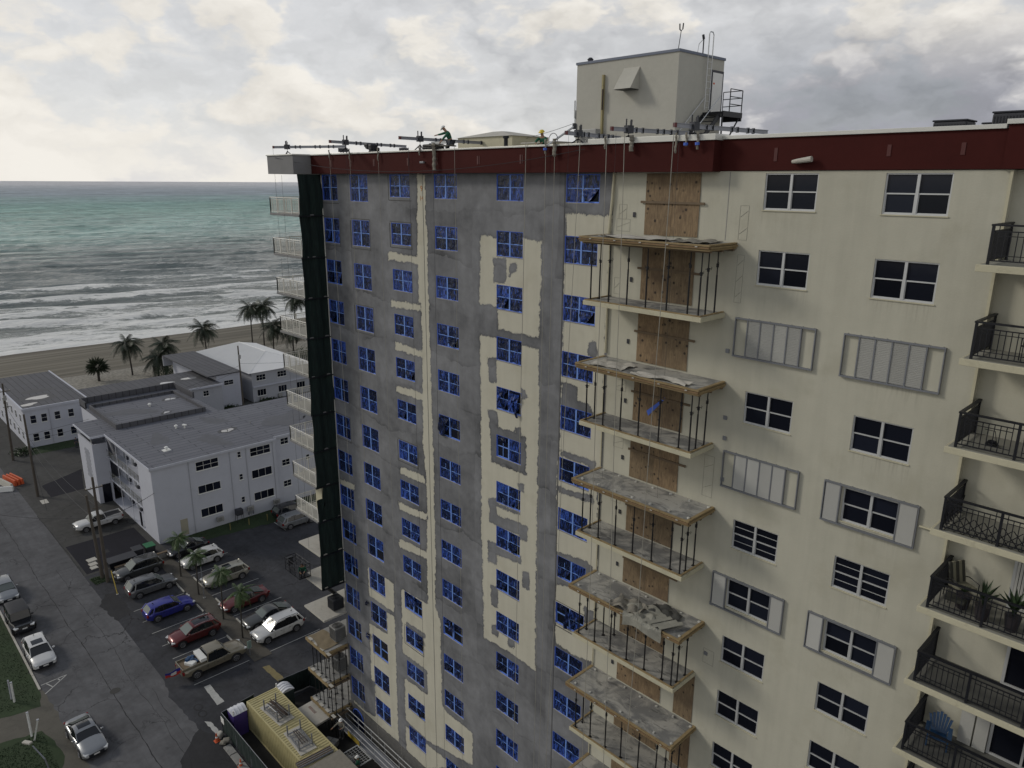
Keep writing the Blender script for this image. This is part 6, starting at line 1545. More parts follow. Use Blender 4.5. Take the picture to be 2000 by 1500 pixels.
tag(MB().box((-40.1,-6.45,ch+.02), (-37.2,-3.8,ch+.10)).build('dusty_sheet', MT['cloth'], bevel=.02), 'dusty brown board sheet covering the near end of the container roof', 'board')
def toilet(label, x, y, rz, bm, rm):
    t = thing('portable_toilet', label, 'portable toilet', (x, y, 0), rz, 'portable toilets')
    MB().box((-.55,-.55,0), (.55,.55,2.05)).build('cabin', bm, t, bevel=.03)
    MB().box((-.30,-.575,.1), (.34,-.552,1.9)).build('door', bm, t, bevel=.01)
    m = MB(); n = 8; m.loft([[(x_,-.58+1.16*i/n,2.05+.26*math.sin(math.pi*i/n)) for i in range(n+1)] for x_ in (-.58,.58)], closed=False); m.build('roof', rm, t, smooth=True)
    m = MB(); 
    for q in (-.3,0,.3): m.tube([(q,-.58+1.16*i/n,2.07+.26*math.sin(math.pi*i/n)) for i in range(n+1)], .03, 5)
    m.build('roof_rib', rm, t); MB().cyl((-.5,-.45,2.0), .06, .45, 8).build('vent_pipe', MT['white'], t)
    return t
toilet('portable toilet with white arched roof behind the far end of the container', -49.7,-3.2+.05,R(0),MT['toilet_dark'],MT['toilet_roof'])
toilet('purple portable toilet with white roof squeezed beside the container front left corner', -50.25+.35,-7.05,R(90),MT['plum'],MT['toilet_roof'])
# screened site fence
FN = thing('site_fence', 'chain fence with dark green screen along the street side of the work site', 'fence', (-50.4,-8,0), world=True)
def fence_run(par, a, b, h=1.85, sheet=True):
    a, b = Vector((*a, 0)), Vector((*b, 0)); n = max(1, round((b-a).length/2.6)); d = (b-a)/n; nrm = Vector((0,0,1)).cross(d.normalized())
    for i in range(n+1): p = a+d*i; MB().tube([p, p+Vector((0,0,h+.05))], .028, 6).build('post', MT['steel'], par)
    for i in range(n):
        p = a+d*i; m = MB(); q = 8; rows = []
        for j in range(5): rows.append([tuple(p+d*(s/q)+nrm*(.03*math.sin(s*1.9+j+i))+Vector((0,0,.05+(h-.1)*j/4))) for s in range(q+1)])
        m.loft(rows, closed=False, cap=False); m.build('screen_panel', MT['green_net'], par)
        MB().tube([p+Vector((0,0,h)), p+d+Vector((0,0,h))], .022, 5).build('top_rail', MT['steel'], par)
fence_run(FN, (-50.7,-8.0), (-38.0,-8.0)); fence_run(FN, (-50.7,-8.0), (-51.0,-5.2))
FN2 = thing('site_fence', 'short green screened fence behind the white-roofed portable toilet', 'fence', (-51,-1,0), world=True)
fence_run(FN2, (-51.2,-2.9), (-51.0,-.3)); fence_run(FN2, (-51.0,-.3), (-48.3,.6)); fence_run(FN2, (-48.3,.6), (-46,2.5))
MB().box((-50.75,-8.06,1.0), (-50.2,-8.03,1.5)).build('notice_board', MT['white'], FN)
def cone(label, x, y):
    t = thing('traffic_cone', label, 'traffic cone', (x, y, 0), 0, 'orange cones outside the fence'); MB().box((-.2,-.2,0), (.2,.2,.04)).build('base', MT['orange'], t); MB().cyl((0,0,.04), .15, .68, 14, r2=.03).build('cone_body', MT['orange'], t); MB().cyl((0,0,.34), .105, .12, 14, r2=.075).build('reflective_band', MT['white'], t)
cone('orange traffic cone standing at the fence corner by the kerb slab', -50.1,-8.75); cone('orange traffic cone nearer at the bottom edge of the picture', -46.3,-8.55)
o = MB(); r = random.Random(3)
for i in range(3): o.obox((-49.4+.1*i,-8.55+.1*i,.18+.14*i), (.5,.35,.2), rz=r.uniform(0,3), rx=.2)
tag(o.build('sandbags', MT['cloth'], bevel=.08), 'pale sandbags heaped against the fence by the cone', 'sandbags')
tag(MB().obox((-50.3,-8.4,.25), (.35,.5,.5), rz=.5, rx=.3).build('debris_bag', MT['concrete_pale'], bevel=.10), 'grey bag of rubble beside the cone at the fence corner', 'bag')
for i, lab in enumerate(('farthest','middle','nearest')): tag(MB().box((-49.0+1.25*i,-8.72,0), (-47.85+1.25*i,-8.18,.15)).build('kerb_block', MT['concrete'], bevel=.02), '%s of three grey concrete blocks in line along the fence' % lab, 'concrete block', 'concrete blocks along the fence')
# low canopy slab
t = thing('entrance_canopy', 'low concrete canopy slab with red scribbles under the propped corner balconies', 'canopy', (-46.1,-2.6,0), world=True)
MB().obox((-46.1,-2.55,1.42), (2.7,1.35,.16), rz=R(3)).build('slab', MT['concrete_pale'], t, bevel=.01)
m = MB(); r = random.Random(2)
for i in range(7): x = -47.0+.15*i; m.tube([(x,-2.6,1.505),(x+.08,-2.35,1.505),(x+.13,-2.6,1.505)], .012, 4)
m.build('red_scribble', mat('red_spray', (.30,.04,.03), .8), t); MB().box((-46.2,-2.7,0), (-45.9,-2.4,1.33)).build('pillar', MT['concrete'], t)
# lumber, blocks and rubble around the tower foot
r = random.Random(12)
for i, (x, y, lab) in enumerate(((-43.6,-2.6,'grey concrete block stack under the lowest corner balcony'),(-41.2,-2.7,'crate-like grey box beside the rail platform'),(-46.0,.4,'pallet stack behind the corner props'),(-42.2,-3.7,'small block pile next to the container side'))):
    t = thing('block_stack', lab, 'blocks', (x, y, 0), r.uniform(0,1), 'stacks of material at the tower foot')
    for a in range(2):
        for b in range(2):
            for c in range(2): MB().box((-.5+.52*a,-.35+.37*b,.24*c), (-.02+.52*a,-.01+.37*b,.24*c+.22)).build('block', MT['concrete'], t)
# swing stage lying along the wall
SS = thing('swing_stage', 'long aluminium swing stage with double rails along the foot of the tower', 'scaffold platform', (-40,-1.0,0), world=True)
MB().box((-44.6,-1.45,.75), (-35.5,-.65,.80)).build('deck', MT['beam'], SS)
for y in (-1.5,-.6):
    for z in (.85,1.35,1.85): MB().tube([(-44.7,y,z),(-35.4,y,z)], .03, 6).build('rail', MT['alu'], SS)
    for i in range(6): MB().tube([(-44.6+1.8*i,y,.75),(-44.6+1.8*i,y,1.85)], .025, 5).build('post', MT['alu'], SS)
MB().box((-42.8,-1.56,.85), (-41.2,-1.54,1.25)).build('yellow_board', MT['sign_yellow'], SS)
m = MB(); 
for q in range(9): m.box((-40.9+.22*q,-1.9,.70), (-40.88+.22*q,-.7,.72))
for q in range(6): m.box((-40.9,-1.9+.24*q,.70), (-39.1,-1.88+.24*q,.72))
m.box((-40.95,-1.95,.68), (-40.88,-.65,.75)); m.box((-39.12,-1.95,.68), (-39.05,-.65,.75)); m.box((-40.88,-1.95,.68), (-39.12,-1.89,.75)); m.box((-40.88,-.71,.68), (-39.12,-.65,.75))
o = m.build('mesh_panel', MT['alu']); o.location = (0,-1.2,.6); tag(o, 'square wire mesh panel in metal frame lying by the worker at the tower foot', 'mesh panel')
tag(MB().obox((-39.0,-3.5,.3), (3.4,1.5,.10), rz=.3).build('work_board', MT['concrete_pale'], bevel=.01), 'pale board on the ground under the lower worker', 'board')
t = thing('entrance_awning', 'blue plastic covered arch at the foot of the tower corner', 'covered doorway', (-43.4,0,0), world=True)
n = 10; m = MB(); m.face([(-44.2,-.14,.1)]+[(-43.5-.7*math.cos(math.pi*i/n),-.14,1.3+.6*math.sin(math.pi*i/n)) for i in range(n+1)]+[(-42.8,-.14,.1)]); m.build('plastic_sheet', MT['film'], t); m = MB(); m.tube([(-43.5-.72*math.cos(math.pi*i/n),-.16,1.3+.62*math.sin(math.pi*i/n)) for i in range(n+1)], .04, 6); m.build('arch_tape', MT['tape'], t)

MT['timber_mid'] = mat('brown_timber', (.20,.13,.065), .85, var=.3, scale=3, grime=.4)
# ------------------------------------------------------------------ shoring in the bays
POSTS = {}
def post_mesh(h, seed, m):
    key = (round(h, 2), seed)
    if key not in POSTS:
        o = MB(); o.box((-.075,-.075,0), (.075,.075,.012)); o.tube([(0,0,.012),(0,0,h*.62)], .034, 7); o.tube([(0,0,h*.62),(0,0,h-.012)], .025, 7)
        zc = h*(.68+.05*(seed % 3)); o.tube([(0,0,zc-.09),(0,0,zc+.05)], .052, 7); o.tube([(-.11,0,zc),(.11,.02,zc+.02)], .012, 4); o.tube([(.10,0,zc-.03),(.13,.0,zc+.06),(.10,.02,zc+.09)], .01, 4); o.box((-.075,-.075,h-.012), (.075,.075,h))
        POSTS[key] = o.mesh('shoring_post', m)
    return POSTS[key]
MT['bspost'] = mat('black_steel_prop', (.016,.016,.018), .55, .3, var=.2)
BAYN = ['topmost', 'second', 'third', 'fourth', 'fifth', 'lowest visible', 'hidden']
sm_ = MT['bspost']
for bi, k in enumerate((1, 3, 5, 7, 9, 11)):
    zt = FL(k)-.215-.10; zb_ = FL(k+1)+.007; h = zt-zb_
    pts = [(-20.14,-1.55,'front left corner'),(-19.2,-1.52,'second from left in the front row'),(-18.25,-1.52,'third from left in the front row'),(-17.3,-1.52,'fourth from left in the front row'),(-16.3,-1.52,'fifth from left in the front row'),(-15.35,-1.50,'sixth from left in the front row'),(-14.82,-1.58,'front right corner'),(-14.80,-1.15,'just behind the right corner one'),(-14.82,-.50,'nearest the wall on the right side'),(-20.12,-1.0,'halfway back on the left side')]
    if k == 7: pts += [(-19.25,-.8,'short inner left one'),(-18.9,-.4,'inner one by the wall')]
    for i, (x, y, w) in enumerate(pts):
        ob = link('shoring_post', post_mesh(h, i % 3, sm_)); ob.location = (x+.02*math.sin(i*7+k), y, zb_); ob.rotation_euler = (.006*math.sin(i*3+k), .006*math.cos(i*5+k), i)
        tag(ob, 'black steel prop, %s, %s propped bay' % (w, BAYN[bi]), 'shoring prop', 'steel props in the balcony bays')
    # timber formwork round the upper slab
    t = thing('formwork', 'yellowed timber formwork round the %s propped balcony slab' % BAYN[bi], 'timber formwork', (-17.4,-1.0,FL(k)-.3), world=True)
    zz = FL(k)
    for q, (dz, d) in enumerate(((-.0,.0),(-.085,.04),(-.165,-.01))):
        MB().box((-20.52+.02*q,-1.97-d,zz+dz-.065), (-14.34,-1.885-.0,zz+dz)).build('front_board', MT['timber'] if q != 1 else MT['timber_mid'], t)
        MB().box((-14.494,-1.88,zz+dz-.065), (-14.36+d,-.004,zz+dz)).build('side_board', MT['timber'], t)
        MB().box((-20.52-d,-1.88,zz+dz-.065), (-20.365,-.004,zz+dz)).build('side_board', MT['timber'], t)
    for i in range(3): MB().box((-20.5,-1.75+.78*i,zz-.31), (-14.4,-1.65+.78*i,zz-.205)).build('bearer', MT['timber_dark'], t)
    MB().box((-20.45,-1.84,zz-.205), (-14.5,-.01,zz-.2005)).build('deck_sheet', MT['ply'], t)
    for i in range(5): MB().box((-19.9+1.25*i,-2.04,zz-.10), (-19.8+1.25*i,-2.02,zz-.06)).build('form_tie', MT['concrete_pale'], t)
    # timber kerb on the lower slab
    z2 = FL(k+1)
    t = thing('timber_kerb', 'thin timber strips edging the floor of the %s propped bay' % BAYN[bi], 'timber strips', (-17.5,-1.6,z2), world=True)
    MB().box((-20.36,-1.68,z2+.007), (-14.68,-1.60,z2+.05)).build('strip', MT['timber'], t); MB().box((-14.76,-1.60,z2+.007), (-14.68,-.01,z2+.05)).build('strip', MT['timber'], t); MB().box((-20.36,-1.60,z2+.007), (-20.28,-.01,z2+.05)).build('strip', MT['timber'], t)
# blue pins on some formed slabs
for k in (5, 9, 7):
    for i in range(7):
        x = -20.1+.93*i; t = MB(); t.box((-.03,-.03,0), (.03,.03,.05)); t.box((-.05,-.012,.03), (.05,.012,.07))
    m = MB()
    for i in range(7):
        for y in (-1.7,-.2):
            for f in [o for o in bpy.data.objects if o.name.startswith('formwork') and abs(o.location.z-(FL(k)-.3)) < .01]: MB().obox((-20.1+.93*i,y,FL(k)+.01), (.10,.07,.06), rz=i).build('form_anchor', MT['coping'], f)
def crumpled(name, label, x0, x1, y0, y1, z, seed, m, over=0, amp=.12, n=16, cat='tarpaulin', rot=0):
    r = random.Random(seed); mb = MB(); ph = [r.uniform(0, 6) for _ in range(6)]
    for j in range(n+1):
        for i in range(n+1):
            u, v = i/n, j/n; x, y = x0+(x1-x0)*u+.12*math.sin(5*v+ph[0])*(1 if over else .3), y0+(y1-y0)*v+.10*math.sin(6*u+ph[1])
            zz = z+.03+amp*abs(math.sin(7*u+3*v+ph[2])*math.sin(5*v-4*u+ph[3]))+amp*.5*r.random()*(.3)
            if over and y < -2.05: zz = z-(-2.05-y)*1.1+.02*math.sin(9*u); y = -2.08-.05*math.sin(8*u+ph[4])-.02
            mb.v.append((x, y, zz))
    for j in range(n):
        for i in range(n): a = j*(n+1)+i; mb.f.append((a,a+1,a+n+2,a+n+1)); mb.m.append(0)
    o = mb.build(name, m, smooth=False); s = o.modifiers.new('thick', 'SOLIDIFY'); s.thickness = .008
    return tag(o, label, cat)
MT['canvas_pale'] = mat('pale_canvas', (.27,.265,.225), .95, var=.4, scale=2.5, bump=.3, bscale=8)
crumpled('tarpaulin', 'pale crumpled tarpaulin draped over the edge of the fourth propped slab', -17.3,-15.3,-2.45,-.9,FL(7),1,MT['canvas_pale'],1,.16)
crumpled('tarpaulin', 'brown crumpled sheet at the left of the heap on the fourth propped slab', -18.1,-16.6,-2.0,-1.0,FL(7),5,MT['cloth'],0,.22)
crumpled('tarpaulin', 'dark folded sheet at the back of the fourth propped slab', -16.6,-15.2,-1.1,-.3,FL(7),6,mat('dark_sheet', (.06,.06,.055), .9),0,.12)
for i in range(4): tag(MB().obox((-15.9+.28*i,-1.55,FL(7)+.14+.03*(i % 2)), (.22,1.1,.02), rz=-.5, rx=.05).build('loose_board', MT['canvas_pale']), '%s pale strip board lying in the heap on the fourth propped slab' % ('leftmost','second','third','rightmost')[i], 'board', 'strip boards in the heap')
crumpled('membrane_scraps', 'torn grey membrane scraps on the left half of the second propped slab', -19.9,-18.2,-1.75,-.7,FL(3)-.02,11,MT['concrete_pale'],0,.07)
crumpled('membrane_scraps', 'curled grey membrane along the front right of the second propped slab', -17.6,-15.0,-1.85,-1.3,FL(3)-.02,12,MT['concrete_pale'],0,.09)
crumpled('membrane_scraps', 'ragged grey scraps on top of the topmost propped slab', -19.6,-16.4,-1.8,-.5,FL(1)-.02,13,MT['concrete_pale'],0,.08)
crumpled('membrane_scraps', 'ragged grey scraps at the right end of the topmost propped slab', -16.2,-14.7,-1.7,-.3,FL(1)-.02,14,MT['cloth'],0,.08)
t = thing('air_conditioner', 'condenser unit standing by the wall under the lowest propped bay', 'air conditioner', (-19.9,-.55,FL(12)+.01)); MB().box((-.42,-.3,0), (.42,.3,.85)).build('casing', MT['acgrey'], t, bevel=.02); m = MB()
for q in range(1, 5): m.tube([(.09*q*math.cos(2*math.pi*i/16), -.31, .45+.09*q*math.sin(2*math.pi*i/16)) for i in range(17)], .01, 4, cap=False)
m.build('fan_grille', MT['acdark'], t)

# ---- shoring under the lower corner balconies
for bi, k in enumerate((13, 14)):
    xl = corner_x(k); yf = -1.70-.02*k; zt = FL(k)-.24; zb_ = FL(k+1)+.012; h = zt-zb_
    i = 0
    for nm, P in (('front', [(xl+.3+.62*j, yf+.25) for j in range(6)]), ('back', [(xl+.3+.9*j, yf+1.6) for j in range(4)]), ('middle', [(xl+.2+1.0*j, yf+.9) for j in range(4)])):
        for j, (x, y) in enumerate(P):
            ob = link('shoring_post', post_mesh(h, i % 3, MT['steel'] if 0 else sm_)); ob.location = (x, y, zb_); i += 1
            tag(ob, 'steel prop, %s of the %s under the %s boarded corner balcony' % (ORD[j], nm, ('upper','lower')[bi]), 'shoring prop', 'steel props under the corner balconies')
for j in range(7):
    x = corner_x(15)+.3+.55*j; ob = link('shoring_post', post_mesh(FL(15)-.25-.02, j % 3, sm_)); ob.location = (x, -1.75, .02); tag(ob, 'steel prop, %s from the left, under the lowest corner slab' % ORD[j], 'shoring prop', 'steel props under the corner balconies')
for bi, k in enumerate((13, 14, 15)):
    xl = corner_x(k); yf = -1.70-.02*k; z = FL(k); xr = XC+.14
    t = thing('formwork', 'timber edging round the %s propped corner balcony' % ('upper','middle','lower')[bi], 'timber formwork', (xl,yf,z-.3), world=True)
    MB().box((xl-.08,yf-.10,z-.30), (xr+.1,yf-.005,z-.06)).build('front_board', MT['timber'], t); MB().box((xr+.005,yf-.0,z-.30), (xr+.10,-.13,z-.06)).build('side_board', MT['timber'], t)
    for q in range(4): MB().box((xl+.1+q*.95,yf-.06,z-.42), (xl+.25+q*.95,-.2,z-.305)).build('bearer', MT['timber_dark'], t)
    for q in range(4): MB().box((xl+.3+.9*q,yf-.08,z-.018), (xl+.75+.9*q,yf+.15,z+.02)).build('edge_board', MT['concrete_pale'], t)
o = crumpled('tarpaulin', 'brown board sheeting covering the top of the upper propped corner balcony', corner_x(13)+.1,XC-.2,-1.9,-.6,FL(13)-.02,15,mat('brown_sheet', (.20,.16,.10), .9, var=.2),0,.03)
for k, lab in ((12,'dark square condenser on the upper bare corner slab'),(13,'tall condenser on the upper propped corner balcony'),(14,'condenser half hidden behind props on the middle corner balcony')):
    x, y = -45.75+.2, -.35; z = FL(k)+.01
    t = thing('air_conditioner', lab, 'air conditioner', (x, y, z), 0, 'condensers on the corner slabs')
    MB().box((-.45,-.45,.05), (.45,.45,.95 if k == 12 else 1.15)).build('casing', MT['acdark'] if k == 12 else MT['acgrey'], t, bevel=.03)
    zt = .95 if k == 12 else 1.15; m = MB()
    for q in range(1, 6): m.tube([(.075*q*math.cos(2*math.pi*i/18), .075*q*math.sin(2*math.pi*i/18), zt+.012) for i in range(19)], .010, 4, cap=False)
    m.build('fan_guard', MT['black'], t)
    m = MB()
    for q in range(9): m.box((-.40+.1*q,-.462,.12), (-.36+.1*q,-.451,zt-.08)); m.box((.451,-.40+.1*q,.12), (.462,-.36+.1*q,zt-.08))
    m.build('louvre', MT['black'], t)
# lift platform by the tenth corner slab
t = thing('boom_lift_basket', 'black boom lift basket with railings beside the bare corner slab', 'lift basket', (-47.85,-2.1,12.9))
MB().box((-1.1,-.45,0), (1.1,.45,.08)).build('floor', MT['black'], t); m = MB()
for z in (.45,.8,1.1):
    m.tube([(-1.1,-.45,z),(1.1,-.45,z),(1.1,.45,z),(-1.1,.45,z),(-1.1,-.45,z)], .025, 5)
for x in (-1.1,-.4,.4,1.1):
    for y in (-.45,.45): m.tube([(x,y,0),(x,y,1.1)], .02, 5)
m.build('guard_rail', MT['black'], t); MB().box((-1.25,-.2,.2), (-1.1,.2,.9)).build('control_box', MT['acdark'], t); MB().tube([(0,.45,.1),(1.2,3,-3.0),(2.5,5,-8.0),(2.5,6,-12.7)], .16, 8).build('boom_arm', MT['black'], t)

# ---- debris netting on the corner balconies
NTT = thing('debris_netting', 'dark green debris netting hung down the side of the corner balconies', 'netting', (XC-.1,-1,FL(12)), world=True)
r = random.Random(3)
for k in range(0, 11):
    z1, z0 = (42.36 if k == 0 else FL(k)-.10), FL(k+1)-.09; mb = MB(); nx, nz = 12, 8; rows = []
    for j in range(nz+1):
        v = j/nz; bul = .04*math.sin(math.pi*v+k); yl = -1.72-.02*k-bul*(-1)
        rows.append([(XC+.17+.05*math.sin(9*i/nx+k)+.04*math.sin(20*i/nx+j*.3)+.05*math.sin(math.pi*v), yl+(-.005-yl)*i/nx, z0+(z1-z0)*v) for i in range(nx+1)])
    if k == 8: rows = [[(p[0], p[1], p[2] if (i > 3 or j < 5) else p[2]-.9) for i, p in enumerate(row)] for j, row in enumerate(rows)]
    mb.loft(rows, closed=False, cap=False); mb.build('net_panel', MT['green_net'], NTT, smooth=True)
mb = MB(); 
for k in range(1, 12): mb.box((XC+.15,-1.74-.02*k,FL(k)-.13), (XC+.29,-.02,FL(k)-.07))
mb.build('edge_strap', MT['black'], NTT); MB().tube([(XC+.22,-.03,42.3),(XC+.24,-.03,30),(XC+.3,-.05,20),(XC+.22,-.03,12)], .035, 5).build('pale_edge_cord', MT['coping'], NTT)

# ------------------------------------------------------------------ roof rigging
def davit(label, tip, tail, z, zf=None, rod=True, fr=.14, clamp=True):
    a, b = Vector((*tip, z)), Vector((*tail, z)); d = (b-a); L = d.length; u = d.normalized(); rz = math.atan2(u.y, u.x)
    t = thing('davit_beam', label, 'davit beam', (a.x, a.y, z), rz, 'davit beams on the roof')
    m = MB(); m.box((0,-.045,.060), (L,.045,.08)); m.box((0,-.045,-.08), (L,.045,-.060)); m.box((0,-.012,-.060), (L,.012,.060)); m.build('beam', MT['beam'], t)
    MB().box((0,-.048,-.083), (.12,.048,.083)).build('red_tip', mat('red_end', (.12,.02,.02), .6) if 'red_end' not in bpy.data.materials else bpy.data.materials['red_end'], t)
    xf = L*fr+.35
    m = MB(); m.box((xf-.16,-.12,-.14), (xf+.16,.12,.16)); m.box((xf-.03,-.16,.16), (xf+.03,-.10,.38)); m.box((xf-.10,.05,.16), (xf-.06,.09,.42)); m.box((xf+.05,-.03,.16), (xf+.08,.0,.34)); m.build('trolley_clamp', MT['acdark'], t)
    m = MB(); hz = z-43.30-(.30 if z > 43.9 else 0); m.tube([(xf,0,-.14),(xf,0,-hz*.5),(xf-.25,.2,-hz)], .03, 5); m.tube([(xf,0,-hz*.5),(xf+.25,.2,-hz)], .03, 5); m.tube([(xf,0,-hz*.5),(xf,-.3,-hz)], .03, 5); m.build('stand', MT['black'], t)
    m = MB()
    for q in (.35,.62,.8): m.box((L*q-.2,-.065,-.11), (L*q-.17,.065,.11)); m.box((L*q+.17,-.065,-.11), (L*q+.20,.065,.11))
    m.build('splice_bolts', MT['black'], t)
    m = MB(); m.box((L-.5,-.2,-.35), (L,.2,-.103)); m.build('counterweight', MT['acdark'], t); m = MB(); m.tube([(L-.25,0,-.35),(L-.25,0,-(z-43.28))], .04, 5); m.build('rear_leg', MT['steel'], t)
    return t
davit('davit beam farthest left over the grey corner eave', (-49.3,-.8), (-44.2,1.8), 44.15, rod=True)
davit('second davit beam from the left, over the red band', (-39.7,-2.7+.6), (-41.4,4.6), 44.17)
davit('davit beam beside the crouching worker with white helmet', (-33.8,-1.4), (-34.5,6.7), 44.2)
davit('davit beam in front of the penthouse air conditioner', (-22.1,-1.2), (-22.7,3.3), 44.0)
davit('davit beam in front of the middle of the penthouse', (-19.55,-1.35), (-18.85,3.1), 44.05)
davit('davit beam nearest the penthouse stairs, farthest right', (-16.55,-1.4), (-15.95,4.5), 44.05)
def rope(label, x, ztop, zbot, y=-.75, r=.017, m='rope', sway=0., name='rope'):
    n = 12; P = [(x+sway*(i/n)+.03*math.sin(i), y-.02*math.sin(i*.8), ztop+(zbot-ztop)*i/n) for i in range(n+1)]
    return tag(MB().tube(P, r, 5).build(name, MT[m]), label, 'rope', 'ropes hanging down the facade')
RP = [(-42.2,'rope',.5,.014),(-39.9,'rope',.0,.014),(-36.9,'rope',0,.012),(-34.0,'rope_dark',0,.012),(-31.9,'rope_dark',0,.013),(-30.1,'rope',0,.013),(-25.0,'rope',-.6,.02),(-23.75,'rope',-.1,.017),(-23.2,'rope',-.3,.015),(-20.35,'rope',-1.1,.016),(-19.0,'rope',0.0,.019),(-18.15,'rope',0.5,.019),(-15.95,'rope',-.6,.019)]
for i, (x, m, sw, rr) in enumerate(RP):
    zb_ = .5 if i < 9 else 12.0
    rope('%s rope from the left hanging from the red roof band' % ORD[i].capitalize() if i < 12 else 'Rightmost rope hanging from the red roof band', x, 43.75, zb_, y=(-.66 if x < -21 else -2.25 if x > -21 else -.7), r=rr*.72, m=m, sway=sw)
for x, lab in ((-49.3,'steel wire hanging from the tip of the leftmost davit beam'),(-46.2,'thin wire between the corner eave and the corner balconies')): tag(MB().tube([(x,-1.9 if x > -48 else -.8,42.3 if x > -48 else 44.1),(x,-1.9 if x > -48 else -.8,12)], .008, 4).build('wire', MT['rope_dark']), lab, 'wire')
for (x, z1, lab) in ((-39.7,44.0,'drop wire from the second davit beam'),(-22.1,43.9,'drop wire from the davit beam by the penthouse air conditioner'),(-19.55,43.9,'drop wire from the davit beam at the penthouse middle'),(-16.55,43.9,'drop wire from the rightmost davit beam')): tag(MB().tube([(x,-1.0,z1),(x,-.95,26)], .006, 4).build('wire', MT['rope_dark']), lab, 'wire')
def wrap(label, x, y, z, h, w, seed, m='cloth', lumps=5, cat='rope padding', name='rope_padding'):
    r = random.Random(seed); rings = []
    for j in range(lumps*2+1):
        s = j/(lumps*2); ww = w*(.55+.45*abs(math.sin(j*1.4+seed))); rings.append([(x+ww*math.cos(a)*(.8), y+ww*.6*math.sin(a)-.02*math.sin(j), z-h*s) for a in [2*math.pi*i/7 for i in range(7)]])
    return tag(MB().loft(rings).build(name, MT[m]), label, cat, 'padding on the parapet ropes')
for i, (x, lab) in enumerate(((-42.2,'small dark pad'),(-39.9,'thin pad'),(-36.9,'long thin pad'),(-33.0,'narrow twisted pad'),(-23.75,'dark pad with blue tape'),(-23.2,'large grey pad'),(-20.35,'grey pad below the step in the coping'),(-19.0,'big bundled pale pad'),(-16.9,'short dark pad'),(-16.45,'pad wrapped in blue tape'),(-15.95,'long pale pad'))):
    wrap('%s over the parapet edge, %s from the left' % (lab, ORD[i]), x, -.68, 43.82, .5+.12*(i % 3), .07+(.07 if i in (5, 7) else 0), i)
wrap('long grey canvas rag hanging from the parapet under the worker', -31.7,-.72,43.9,1.35,.16,31,name='canvas_rag',cat='rag')
crumpled('canvas_cover', 'wide canvas flap folded over the parapet beside the white-helmet worker', -32.1,-31.2,-.9,.4,43.72,33,MT['cloth'],0,.08,8)
for x in (-23.75,-16.45,-15.95): tag(MB().tube([(x,-.70,43.45),(x,-.70,43.35)], .085, 8).build('tape_band', MT['tape']), 'blue tape band round the pad at rope %s' % {-23.75:'left of the curved conduit',-16.45:'second from the right',-15.95:'farthest right'}[x], 'tape band')
wire('thin cable sagging along the face of the red roof band', (-47.0,-1.86,43.4), (-21.5,-.62,43.35), .9, .012)
wire('thin line from the curved conduit up to the left sky', (-28.1,5.9,45.0), (-37.8,6.5,44.1), .25, .012)
t = thing('cable_coil', 'round loop of cable standing on the roof by the penthouse corner', 'cable coil', (-28.6,5,43.3)); MB().tube([(.32*math.cos(2*math.pi*i/24),0,.9+.32*math.sin(2*math.pi*i/24)) for i in range(25)], .018, 6, cap=False).build('coil', MT['black'], t); MB().tube([(0,0,0),(0,0,.6)], .015, 5).build('support', MT['black'], t)
# rooftop equipment
t = thing('air_conditioner', 'round-fan condenser on the roof in front of the penthouse', 'air conditioner', (-26.2,5.2,43.28), 0, 'rooftop condensers'); MB().box((-.55,-.2,.2), (.55,.2,1.35)).build('casing', MT['acgrey'], t, bevel=.03)
m = MB()
for q in range(1, 6): m.tube([(-.12+.08*q*math.cos(2*math.pi*i/18), -.215, .78+.08*q*math.sin(2*math.pi*i/18)) for i in range(19)], .010, 4, cap=False)
m.build('fan_grille', MT['acdark'], t); m = MB(); m.box((-.5,-.18,0), (-.4,.18,.2)); m.box((.4,-.18,0), (.5,.18,.2)); m.build('foot', MT['steel'], t)
def roof_ac(label, x, y, w, d, h):
    t = thing('air_conditioner', label, 'air conditioner', (x, y, 43.28), 0, 'rooftop condensers'); MB().box((-w/2,-d/2,.1), (w/2,d/2,h)).build('casing', MT['acdark'], t, bevel=.05); MB().box((-w/2-.03,-d/2-.03,h), (w/2+.03,d/2+.03,h+.06)).build('lid', MT['acdark'], t, bevel=.03)
    m = MB(); n = int(w/.09)
    for i in range(n): m.box((-w/2+.05+.09*i,-d/2-.012,.2), (-w/2+.08+.09*i,-d/2-.001,h-.1))
    m.build('louvre', MT['black'], t); return t
roof_ac('dark low condenser on the roof, left of the two at the right edge', -8.85,4.2,1.05,1.05,.80)
roof_ac('larger dark condenser at the right edge of the roof', -6.9,4.2,1.35,1.2,.98)
roof_ac('flat dark unit between the rooftop condensers', -7.9,6.0,.9,1.0,.78)
t = thing('roof_hatch', 'cream low pyramid-topped bulkhead box behind the white-helmet worker', 'roof bulkhead', (-34.2,6.5,43.28), 0)
MB().box((-2.4,-1.5,0), (2.4,1.5,1.25)).build('box', MT['slab_edge'], t); m = MB(); b = [(-2.5,-1.6,1.25),(2.5,-1.6,1.25),(2.5,1.6,1.25),(-2.5,1.6,1.25)]; ap = [(-.5,-.3,1.62),(.3,-.3,1.62),(.3,.3,1.62),(-.5,.3,1.62)]; m.loft([b, ap]); m.build('lid', MT['concrete_pale'], t)
t = thing('roof_vent_pipe', 'short black vent pipe standing right of the bulkhead box', 'vent', (-30.2,3,43.28)); MB().cyl((0,0,0), .11, .95, 10).build('pipe', MT['black'], t); MB().cyl((0,0,.95), .17, .12, 10).build('cap', MT['black'], t)
